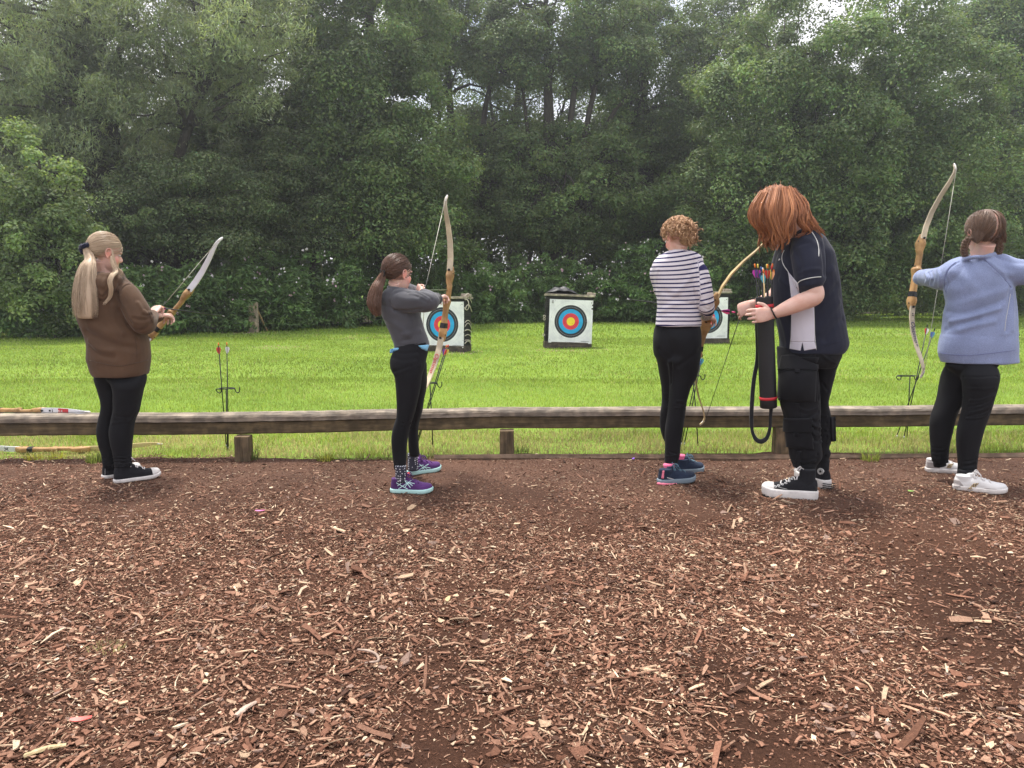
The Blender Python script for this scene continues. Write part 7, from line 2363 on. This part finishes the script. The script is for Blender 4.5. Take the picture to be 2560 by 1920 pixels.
    spec = [((236, 815), ('purple', 'magenta', 'purple'), 'orange'), ((262, 818), ('magenta', 'purple', 'magenta'), 'yellow'), ((292, 842), ('blue', 'blue', 'black'), 'blue'), ((312, 862), ('white', 'teal', 'teal'), 'orange'), ((342, 818), ('orange', 'red', 'orange'), 'yellow'),
            ((350, 820), ('orange', 'red', 'red'), 'orange'), ((392, 812), ('yellow', 'yellow', 'orange'), 'orange'), ((385, 830), ('yellow', 'peach', 'yellow'), 'red'), ((306, 850), ('blue', 'white', 'blue'), 'white')]
    NM = ["purple vaned arrow with orange nock at the left of the quiver", "bright magenta vaned arrow with yellow nock in the quiver", "dark blue vaned arrow with blue nock in the quiver", "white and teal vaned arrow on a bare wooden shaft in the quiver", "orange vaned arrow with yellow nock in the quiver", "orange and red vaned arrow with orange nock in the quiver", "yellow vaned arrow with orange nock at the right of the quiver", "yellow and peach vaned arrow with red nock in the quiver", "blue and white vaned arrow with white nock in the quiver's middle"]
    for k, ((u, v), vn, nc) in enumerate(spec):
        off = (-.028 + .056 * (u - 236) / 156)
        dp = (-.016, .012, -.006, -.026, .016, -.018, .004, -.022, .022)[k]
        nk = P(*CG(u, v), 4.265 + dp)
        tp = q1 + a0 * off * -.3 - d * .04 + np.array([off * .6, dp * .6, 0])
        arrow(NM[k], nk, tp, vn, nc, roll=k * 1.3, group="arrows in the quiver tube", shaft=SHAFTW if k == 3 else None, vl=.052, vh=.017)
# ------------------------------------------------------------------ girl in the pale blue sweatshirt, bow arm raised
CI, CJ = crop(2180, 390, 3.771), crop(2180, 780, 3.387)
SWEAT = cloth("periwinkle_fleece", (.235, .280, .445), bump=.4, bscale=260, vary=.16, scale=6, sheen=.2, fleck=.45)
SEAMP = cloth("periwinkle_seam", (.15, .17, .33))
BROWN2 = hair_mat("mid_brown_hair", (.065, .038, .028), (.27, .165, .11))
WHITES = mat("white_leather", (.66, .65, .64), rough=.55, vary=.06, bump=.08)
GREYP = mat("grey_suede", (.34, .31, .30), rough=.85, vary=.08)

if 'sweatshirt' not in SKIP:
    D = 4.58
    LN = [(770, 1088, 420, .2), (774, 1075, 520, .185), (780, 1055, 600, .175), (784, 1030, 690, .16), (780, 1008, 780, .148), (770, 985, 850, .14), (748, 955, 930, .135), (730, 930, 1010, .13), (725, 908, 1100, .12), (729, 890, 1200, .10), (735, 880, 1300, .09), (728, 872, 1385, .088)]
    LF = [(600, 790, 420, .2), (592, 785, 540, .185), (582, 778, 650, .17), (562, 762, 740, .155), (535, 724, 820, .145), (507, 696, 900, .14), (499, 672, 1000, .132), (504, 650, 1100, .118), (506, 640, 1190, .10), (515, 638, 1270, .09)]
    PR = empty("person", G(2440, 1215), "person with two brown plaits, pale blue sweatshirt and white trainers aiming a bow", "person")
    B = basis(R(-6), R(4)); s = 1.06
    o = P(*CI(1048, 745), D)
    nb = P(*CI(1020, 985), D + .02)
    wl = P(*CI(505, 1150), 4.93)
    body = head_shapes(o, B, s) + [neck_shape(o, B, s, nb, .050, .056)]
    body += [sil([(820, 1220, 1060), (790, 1260, 1200), (800, 1250, 1600)], CI, D + .02, .13, n=12, seg=18)]
    body += [core(LN[1:-1], CJ, D - .08, .02), core(LF[1:-1], CJ, D + .09, .02)]
    body += [limb([(800, 1110, 4.62, .036), (640, 1140, 4.78, .032), (505, 1150, 4.93, .024)], CI), limb([(1270, 1090, 4.54, .036), (1560, 1085, 4.50, .034), (1420, 1040, 4.72, .026)], CI)]
    body += hand_shapes(wl, nrm(P(*CI(528, 1135), 5.07) - wl), nrm([.75, -.1, -.4]), -1, .88, curl=((42, 62, 40), (46, 64, 40), (50, 64, 40), (55, 64, 40)), thumb=((.034, .034, .010), (.040, .062, .016), (.034, .084, .022)))
    wrr = P(*CI(1420, 1040), 4.72)
    body += hand_shapes(wrr, nrm([-.85, .5, .05]), nrm([-.4, -.6, -.5]), 1, .88, curl=((50, 70, 40),) * 4)
    make_body(body, PR, (o, B, s))
    eyes(o, B, s, PR)
    sh = [sil([(900, 1110, 950, .15), (840, 1190, 985, .19), (790, 1250, 1030, .22), (745, 1290, 1090, .24), (715, 1310, 1170, .25), (696, 1318, 1250, .255), (708, 1322, 1320, .26), (722, 1330, 1390, .26), (708, 1336, 1450, .26), (692, 1342, 1520, .265), (680, 1352, 1620, .27), (674, 1358, 1680, .27)], CI, D + .01, .25, n=50),
          sil([(596, 1216, 200, .27), (582, 1220, 270, .272), (574, 1222, 330, .265), (578, 1224, 370, .255), (604, 1226, 428, .25)], CJ, D + .01, .26, n=14),
          limb([(830, 1080, 4.60, .085), (760, 1120, 4.62, .086), (670, 1150, 4.68, .074), (590, 1150, 4.76, .062), (530, 1147, 4.84, .055), (498, 1147, 4.885, .052), (484, 1148, 4.90, .050), (474, 1148, 4.912, .054), (462, 1148, 4.928, .050)], CI, n=44, seg=22),
          limb([(1190, 1060, 4.58, .088), (1290, 1090, 4.55, .084), (1390, 1098, 4.525, .076), (1500, 1092, 4.51, .070), (1565, 1080, 4.52, .062), (1530, 1050, 4.60, .052), (1440, 1040, 4.70, .042)], CI, n=36, seg=22),
          tube([P(*CI(865, 975), D - .04), P(*CI(950, 955), D - .085), P(*CI(1060, 948), D - .085), P(*CI(1140, 930), D - .03), P(*CI(1120, 930), D + .06), P(*CI(1000, 940), D + .09), P(*CI(890, 955), D + .05), P(*CI(865, 975), D - .04)], .015, seg=10, n=36)]
    fl = [([(700, 1290), (720, 1200), (700, 1130), (740, 1050), (820, 1000)], .006, -.005), ([(1060, 990), (1140, 1050), (1240, 1140), (1310, 1240)], .006, -.005), ([(560, 1090), (580, 1150), (560, 1210)], .012, -.007), ([(620, 1060), (640, 1140), (640, 1240)], .012, .006), ([(500, 1095), (520, 1150), (505, 1205)], .010, .006), ([(530, 1100), (550, 1150), (535, 1215)], .008, -.006),
          ([(720, 1400), (840, 1390), (1000, 1340), (1200, 1280), (1310, 1250)], .026, .006), ([(710, 1470), (860, 1480), (1040, 1430), (1240, 1360)], .02, -.006), ([(740, 1560), (900, 1530), (1060, 1480), (1200, 1440)], .016, .009), ([(700, 1640), (860, 1580), (1000, 1540)], .018, -.006), ([(820, 1640), (960, 1600), (1150, 1560)], .020, .007),
          ([(1300, 1250), (1290, 1400), (1270, 1640)], .016, -.007), ([(1320, 1260), (1330, 1400), (1330, 1640)], .016, .005), ([(1100, 1000), (1200, 1080), (1300, 1120)], .02, .006), ([(1180, 960), (1300, 1000), (1420, 1010)], .016, -.004), ([(760, 1100), (860, 1140), (960, 1240)], .03, .005)]
    so, st0, _, _ = garment("sweatshirt", sh, SWEAT, PR, voxel=.006, smooth=5, folds=fl, cr=CI, amp=.0045, wscale=7, seed=14)
    on_cloth("hem_seam", st0, CJ, [(576, 345), (680, 362), (800, 368), (960, 355), (1221, 322)], .0018, SEAMP, so, n=60)
    on_cloth("raglan_seam", st0, CI, [(1055, 965), (1130, 1040), (1230, 1140), (1312, 1240)], .0016, SEAMP, so, n=40)
    on_cloth("raglan_seam", st0, CI, [(790, 1000), (730, 1050), (690, 1130), (685, 1230), (695, 1280)], .0016, SEAMP, so, n=40)
    on_cloth("neck_seam", st0, CI, [(870, 990), (950, 972), (1050, 966), (1120, 955)], .0014, SEAMP, so, n=30)
    on_cloth("side_seam", st0, CI, [(1305, 1300), (1285, 1420), (1262, 1540), (1250, 1650)], .0014, PIPING if 'instructor' not in SKIP else SEAMP, so, n=30)
    LNa = [(800, 1060, 405, .12, .08), (792, 1082, 450, .17, .06), (780, 1076, 530, .19, .02)] + LN[2:]
    LFa = [(620, 880, 405, .12, -.05), (606, 870, 445, .18, -.05), (594, 820, 530, .19, -.02)] + LF[2:]
    leg = [sil(LNa, CJ, D - .09, .15, n=50), sil(LFa, CJ, D + .09, .15, n=50), sil([(660, 1040, 405, .12), (630, 1060, 450, .17), (690, 960, 520, .15), (740, 860, 580, .08)], CJ, D, .2, n=12)]
    fl = [([(775, 550), (900, 552), (1060, 545)], .007, -.004), ([(790, 640), (900, 650), (1040, 640)], .008, .003), ([(1040, 690), (940, 740), (830, 750)], .007, .004), ([(1025, 735), (930, 780), (820, 800)], .007, -.004), ([(1015, 780), (930, 830), (830, 850)], .006, .005), ([(1000, 830), (920, 860), (820, 880)], .006, -.004), ([(985, 870), (900, 900), (800, 900)], .006, .005), ([(770, 700), (740, 780), (700, 840)], .008, -.004)]
    fl += [([(730, 1250 + q * 20), (800, 1262 + q * 20), (880, 1246 + q * 20)], .005, .0035 * (1 if q % 2 else -1)) for q in range(7)]
    fl += [([(510, 1140 + q * 20), (570, 1150 + q * 20), (640, 1140 + q * 20)], .005, .0032 * (1 if q % 2 else -1)) for q in range(7)]
    garment("leggings", leg, LEGGING, PR, voxel=.0052, smooth=8, folds=fl, cr=CJ, amp=.0012, wscale=14, seed=15)
    sm = dict(upper=WHITES, sole=WHITE_RUBBER, lace=LACE)
    LEO = dotted("leopard_patch", (.46, .36, .22), (.04, .03, .025), 130, .42)
    for k, (hp, tp, ank, dk) in enumerate((((685, 1508), (1138, 1556), (790, 1395), D - .12), ((455, 1352), (770, 1365), (570, 1262), D + .12))):
        shn, st, tr_, Ls = shoe(PR, G(*CJ(*hp)), G(*CJ(*tp)), sm, 'low', W=.090, sole_h=.026)
        V, F = tube([P(*CJ(ank[0], ank[1] - 60), dk), P(*CJ(*ank), dk), P(*CJ(ank[0] + 6, ank[1] + 40), dk)], [.036, .036, .036], seg=18, n=10)
        MB().add(V, F).build("sock", LEGGING, PR)
        if k == 0:
            patch("heel_panel", st, CJ, [(694, 1415), (742, 1425), (782, 1482), (692, 1478)], GREYP, shn, nu=8, nv=6, off=.002)
            patch("leopard_panel", st, CJ, [(862, 1450), (908, 1448), (862, 1500), (815, 1496)], LEO, shn, nu=8, nv=6, off=.002)
            patch("toe_panel", st, CJ, [(885, 1520), (960, 1488), (1090, 1510), (1080, 1530)], GREYP, shn, nu=10, nv=5, off=.002)
        else:
            patch("heel_panel", st, CJ, [(466, 1265), (525, 1282), (582, 1322), (462, 1318)], GREYP, shn, nu=8, nv=6, off=.002)
            patch("leopard_panel", st, CJ, [(650, 1285), (690, 1285), (668, 1322), (628, 1320)], LEO, shn, nu=8, nv=6, off=.002)
    # hair parted down the back into two plaits
    keep = lambda p: hairline(p, .074, .010, -.062)
    h0 = hair_shell(o, B, s, lambda p: keep(p) and not (abs(p[0]) < .0012 and p[1] < .03), BROWN2, PR, lift=.010, tone=.45)
    g = np.random.default_rng(71)
    out = []
    anch = {-1: np.array([-.072, -.060, -.045]), 1: np.array([.074, -.058, -.040])}
    while len(out) < 3000:
        d = nrm(g.normal(0, 1, 3)); p = SK_C + d * SK_R
        if not keep(p): continue
        sd = 1 if d[0] > 0 else -1
        if abs(p[0]) < .0028 and p[1] < .05: continue
        td = nrm((anch[sd] - SK_C) / SK_R); rr_ = np.linalg.norm((anch[sd] - SK_C) / SK_R)
        dirs = slerp_path(d, td, 12); t = np.linspace(0, 1, 12)[:, None]
        out.append(SK_C + dirs * (SK_R + g.uniform(.008, .018) * np.minimum(1, .3 + 3 * t)) * (1 + (rr_ - 1 - .1) * np.clip((t - .75) / .25, 0, 1)))
    out = np.array(out) * s @ B.T + o
    strands("combed_hair", out, .0011, BROWN2, h0, 72, shade=clumped(out, 9, 60, .3))
    for sd, pth in ((-1, [(915, 770), (885, 815), (872, 865), (872, 915), (890, 960)]), (1, [(1170, 765), (1196, 810), (1200, 860), (1192, 905), (1170, 945)])):
        pp = spline(np.array([P(*CI(u, v), D - .055 + .010 * i) for i, (u, v) in enumerate(pth)]), 60)
        gd = []
        for k in range(3):
            ln_ = []
            for i in range(60):
                ph = i / 60 * 2.6 * 6.28 + k * 2.094
                ln_.append(pp[i] + np.array([.0115 * math.sin(ph), .008 * math.sin(2 * ph), .003 * math.cos(ph)]) * (.55 + .45 * math.sin(math.pi * (.25 + .6 * i / 59))))
            gd.append(ln_)
            V, F = tube(np.array(ln_), .0070, seg=8); link("plait_core", mesh_np("plait_core", V, F=F, color=np.full((len(V), 3), .4)), BROWN2, h0)
        gd = np.array(gd)
        L2 = np.repeat(gd, 90, axis=0) + g.normal(0, .0040, (270, 1, 3))
        strands("plait", L2, .0012, BROWN2, h0, 73 + sd, tip=.7, shade=g.beta(2, 2, 270))
    fz = []
    for i in range(120):
        sd = g.choice([-1, 1]); b0_ = np.array([sd * .085, g.uniform(-.05, .01), g.uniform(-.04, .07)])
        v = np.array([sd * g.uniform(.4, 1), g.normal(0, .3), g.normal(-.3, .5)])
        fz.append([b0_ + v * t * .035 + np.array([0, 0, -.02 * t * t]) for t in np.linspace(0, 1, 8)])
    fz = np.array(fz) * s @ B.T + o
    strands("flyaway_hair", fz, .0005, BROWN2, h0, 80)
# ------------------------------------------------------------------ the bows, arrows and stands in place
if 'bows' not in SKIP:
    # --- bow of the girl in the brown hoodie
    bow("white limbed wooden bow tilted in the hands of the brown hoodie girl", P(554, 594, 5.10), P(241, 965, 4.98), [-.05, -.99, .05], bh=.165, limb_up=LIMBWHITE, limb_lo=LIMBWHITE)
    arrow("arrow with pink and purple vanes nocked by the brown hoodie girl", P(*CA(1118, 1052), 4.90), P(*CA(1700, 1130), 5.35), ('pink', 'peach', 'purple'), 'pink', roll=.4, length=.66)
    # --- drawn bow
    CC_ = crop(860, 460, 3.770)
    nk = P(*CC_(762, 1004), 4.47)
    b2, pt2, B2, h2 = bow("upright wooden bow drawn by the girl in the dark grey jumper", P(1116, 489, 4.90), P(1050, 1016, 4.86), [-.42, -.88, .05], bh=.165, nock=nk)
    arrow("arrow on the string of the dark grey jumper girl's drawn bow", nk, P(*CC_(1005, 995), 5.12), ('red', 'orange', 'orange'), 'red', roll=.2, shaft=SHAFTG, length=.66, vh=.014)
    # lettering down the lower limb follows its curve
    limb_text = lambda pt_, h_, q0, off=.0162: (lambda V: np.array([pt_(q0 - x / h_, y, off + z) for x, y, z in V]))
    text_mesh("Optimo", .040, None, None, PRINT_RED, b2, "lettering", shear=.25, bend=limb_text(pt2, h2, -.58))
    # --- bow of the girl in the striped top
    bow("yellow limbed wooden bow held sideways by the striped top girl", P(1914, 588, 4.66), P(1755, 1062, 4.95), [.93, -.15, .33], bh=.170, limb_up=LIMBY, limb_lo=LIMBY, string_mat=STRINGD)
    CE_ = crop(1580, 520, 3.771)
    arrow("arrow with bright pink vanes being passed onto the striped top girl's bow", P(*CE_(968, 984), 4.80), P(1566, 748, 4.98), ('pink', 'magenta', 'pink'), 'pink', roll=.3)
    # --- bow of the girl in the pale blue sweatshirt
    b5, pt5, B5, h5 = bow("tall pale wooden bow with printed lower limb, held by the pale blue sweatshirt girl", P(2389, 410, 5.02), P(2305, 943, 4.90), [.34, -.92, .05], bh=.17)
    text_mesh("Optimo", .044, None, None, PRINT_NAVY, b5, "lettering", shear=.25, bend=limb_text(pt5, h5, -.575))
    text_mesh("+", .034, None, None, PRINT_NAVY, b5, "lettering", bend=limb_text(pt5, h5, -.70))
    for k, q in enumerate((-.40, -.415)):
        V, F = box(pt5(q, .002, .0165), (.016, .0012, .004), B5); MB().add(V, F).build("printed_line", PRINT_NAVY, b5)
    # --- spare bow on the rail
    z = RZ + .092 + .054
    a, b_ = P(228, 1050, 5.215), P(-190, 1050, 5.150)
    b6, pt6, B6, h6 = bow("spare bow with red and white limb lying on the rail at far left", (a[0], 5.200, z + .012), (b_[0], 5.135, z + .018), [.07, -1, .06], bh=.12, limb_up=LIMBWHITE, limb_lo=LIMBWHITE, string_mat=STRINGD)
    V, F = [], []
    o6 = .0158
    nq = 10
    for q in np.linspace(.545, .70, nq):
        wd = np.interp(q, [.5, .8], [.0185, .0150])
        for x in (-1, 1): V.append(pt6(q, x * wd, o6))
    for q in np.linspace(.545, .70, nq):
        wd = np.interp(q, [.5, .8], [.0185, .0150])
        for x in (-1, 1): V.append(pt6(q, x * wd, o6 - .003))
    F = [(2 * i, 2 * i + 2, 2 * i + 3, 2 * i + 1) for i in range(nq - 1)] + [(2 * nq + 2 * i, 2 * nq + 2 * i + 1, 2 * nq + 2 * i + 3, 2 * nq + 2 * i + 2) for i in range(nq - 1)]
    MB().add(V, F).build("red_panel", PRINT_RED, b6, smooth=False)
    rot = np.stack([B6[:, 2], -B6[:, 0], B6[:, 1]], 1)
    text_mesh("PULSE", .026, pt6(.605, .003, o6 + .0015), rot, PRINT_WHITE, b6, "lettering")
    V, F = box(pt6(.43, 0, .0165), (.012, .0012, .012), B6); MB().add(V, F).build("printed_line", MARK, b6)
    V, F = box(pt6(.465, 0, .0165), (.020, .0012, .004), B6); MB().add(V, F).build("printed_line", MARK, b6)
    # --- spare bow on the grass under the rail
    a, b_ = G(402, 1118), G(-150, 1140)
    b7, pt7, B7, h7 = bow("spare bow lying on the grass under the rail at far left", (a[0], a[1] + .02, .022), (b_[0], a[1] - .05, .030), [0, 1, .05], bh=.15, limb_up=LIMBY, limb_lo=LIMBWHITE, string_mat=STRINGD, strung=False)
    for sg in (-1, 1):
        V, F = box(pt7(-.47, 0, -.0005) + B7[:, 1] * .002, (.004, .0012, .034), B7 @ np.array(Matrix.Rotation(sg * .6, 3, 'Y'))); MB().add(V, F).build("printed_line", MARK, b7)
    # --- arrow stands with their arrows
    f1 = G(568, 1122); t1 = P(*crop(150, 880, 4.424)(1838, 410), f1[1] + .02)
    stand("arrow stand on the lawn right of the brown hoodie girl", f1, t1, R(8), (-.75, .62))
    for uv, gp, vn, nc, nm in (((487, 858), (566, 1119), ('red', 'white', 'red'), 'orange', "red and white vaned arrow in the stand right of the brown hoodie girl"), ((568, 857), (571, 1124), ('white', 'white', 'white'), 'orange', "white vaned arrow in the stand right of the brown hoodie girl")):
        q = (546, 858) if uv[0] == 487 else (567, 857)
        arrow(nm, P(*q, f1[1] + .03), G(*gp), vn, nc, roll=1.0 if uv[0] == 487 else 2.2)
    CDl = crop(900, 840, 3.95)
    f2 = G(*CDl(722, 1085)); t2 = P(*CDl(690, 470), f2[1] + .01)
    stand("arrow stand on the lawn behind the dark grey jumper girl's legs", f2, t2, R(4), (.55,))
    arrow("arrow with yellow and red vanes in the stand behind the dark grey jumper girl", P(*CDl(872, 90), f2[1] + .06), G(*CDl(560, 1085)), ('yellow', 'red', 'yellow'), 'red', roll=.6)
    arrow("arrow with purple and red vanes in the stand behind the dark grey jumper girl", P(*CDl(855, 92), f2[1] + .03), G(*CDl(548, 1088)), ('purple', 'red', 'red'), 'orange', roll=1.8)
    CFl = crop(1580, 900, 4.608)
    f3 = G(*CFl(770, 970)); t3 = P(*CFl(755, 175), f3[1] + .02)
    stand("arrow stand on the lawn between the striped top girl and the instructor", f3, P(*CFl(700, 185), f3[1] + .02), R(4), (.60,))
    arrow("black arrow leaning in the stand beside the striped top girl's legs", P(*CFl(812, -60), f3[1] + .05), G(*CFl(600, 985)), ('teal', 'blue', 'teal'), 'black', roll=.6)
    arrow("second black arrow in the stand, half hidden by the striped top girl's legs", P(*CFl(790, -40), f3[1] + .02), G(*CFl(565, 985)), ('teal', 'teal', 'blue'), 'black', roll=1.6)
    CJl = crop(2180, 780, 3.387)
    f4 = G(*CJl(297, 1055)); t4 = P(*CJl(322, 545), f4[1] + .0)
    stand("arrow stand with open hooks left of the pale blue sweatshirt girl", f4, t4, R(4), (-.85, .25), w=.13)
    arrow("arrow with grey blue vanes in the stand left of the pale blue sweatshirt girl", P(*CJl(532, 140), f4[1] + .05), G(*CJl(205, 1066)), ('blue', 'blue', 'teal'), 'black', roll=.2)
    arrow("arrow with red and white vanes in the stand left of the pale blue sweatshirt girl", P(*CJl(470, 108), f4[1] + .02), G(*CJl(268, 1075)), ('red', 'white', 'white'), 'black', roll=1.2)

    # ------------------------------------------------ small things dropped on the bark
    def scrap(name, label, cat, px, py, L_, w, az, mt, curl=.2, z=.014):
        g0 = G(px, py)
        zb = float(bark_z(g0[0], g0[1])) + z
        d = np.array([math.cos(az), math.sin(az), 0]); n_ = np.array([-d[1], d[0], 0])
        V, F = [], []
        for k, t in enumerate(np.linspace(-.5, .5, 9)):
            ww = w * (1 - .5 * max(0, t) * 2) * (.55 + .45 * min(1, (t + .5) * 5))
            for sg in (-1, 1):
                V.append([*(g0[:2] + d[:2] * t * L_ + n_[:2] * sg * ww * .5), zb + curl * L_ * t * t + sg * ww * .2])
        nv = len(V)
        V += [[x, y, z_ - .0015] for x, y, z_ in V]
        for k in range(8):
            a = 2 * k; F += [(a, a + 2, a + 3, a + 1), (a + nv, a + 1 + nv, a + 3 + nv, a + 2 + nv), (a, a + nv, a + 2 + nv, a + 2), (a + 1, a + 3, a + 3 + nv, a + 1 + nv)]
        F += [(0, 1, 1 + nv, nv), (16, 16 + nv, 17 + nv, 17)]
        o_ = MB().add(V, F).build(name, mt, None, smooth=False)
        return setp(o_, label, cat)
    scrap("torn_vane", "torn red arrow vane lying on the bark chips in the near left", "arrow vane", 203, 1808, .055, .013, .25, vane_mat('coral', (.72, .10, .08)))
    scrap("torn_vane", "torn purple arrow vane lying by the edging board left of the striped top girl", "arrow vane", 1583, 1151, .045, .013, 1.1, vane_mat('violet', (.22, .10, .50)))
    scrap("torn_vane", "small torn pink arrow vane lying on the bark right of the brown hoodie girl", "arrow vane", 650, 1281, .05, .009, .1, vane_mat('rose', (.55, .10, .30)))
    scrap("wood_splinter", "pale square ended wood splinter lying on the bark near the middle", "splinter", 1120, 1512, .045, .014, 1.35, LIMBY, curl=.02)
    scrap("leaf", "single small green leaf lying on the bark by the white trainers", "leaf", 2276, 1240, .03, .010, -.4, mat("fallen_leaf", (.25, .42, .10), rough=.7))
    TWIG = mat("grey_twig", (.40, .30, .24), rough=.9, vary=.3, scale=30)
    pts = [G(*crop(900, 1250, 3.456)(u, v), .016) for u, v in ((-20, 1292), (60, 1300), (130, 1325), (160, 1365), (150, 1395), (90, 1402), (40, 1408))]
    V, F = tube(pts, [.003, .0042, .0046, .0046, .0042, .0036, .002], seg=7, n=30)
    setp(MB().add(V, F).build("curved_twig", TWIG), "curved grey twig bent like a hook on the near bark", "twig")
    for px, py, px2, py2, lab in ((590, 1790, 640, 1755, "thick grey stick among the bark in the near left centre"), (60, 1890, 165, 1862, "broad tan stick among the bark in the bottom left corner")):
        a, b_ = G(px, py, .014), G(px2, py2, .016)
        V, F = tube([a, (a + b_) / 2 + [0, 0.004, .003], b_], [.008, .0095, .006], seg=7, n=14, aspect=.6, ref=[0, 0, 1])
        V = V + np.random.default_rng(int(px)).normal(0, .0007, V.shape)
        setp(MB().add(V, F).build("stick", TWIG if px == 590 else LIMBY, None, smooth=False), lab, "stick", "sticks lying on the bark")
# ------------------------------------------------------------------ added haze volume that imitates lens glare over the trees
hm = bpy.data.materials.new("haze"); hm.use_nodes = True
hn, hl = hm.node_tree.nodes, hm.node_tree.links
hn.remove(hn["Principled BSDF"])
pv = hn.new("ShaderNodeVolumePrincipled")
pv.inputs["Color"].default_value = (.92, .95, 1.0, 1)
pv.inputs["Density"].default_value = HAZE
pv.inputs["Anisotropy"].default_value = .72
hl.new(pv.outputs[0], hn["Material Output"].inputs["Volume"])
if HAZE > 0:
    V, F = box((0, 20, 9.0), (330, 90, 20.2))
    o = MB().add(V, F).build("haze", hm, None, smooth=False)
    o["kind"] = "stuff"
    o["label"] = "thin bright haze added before the wood to imitate lens glare"
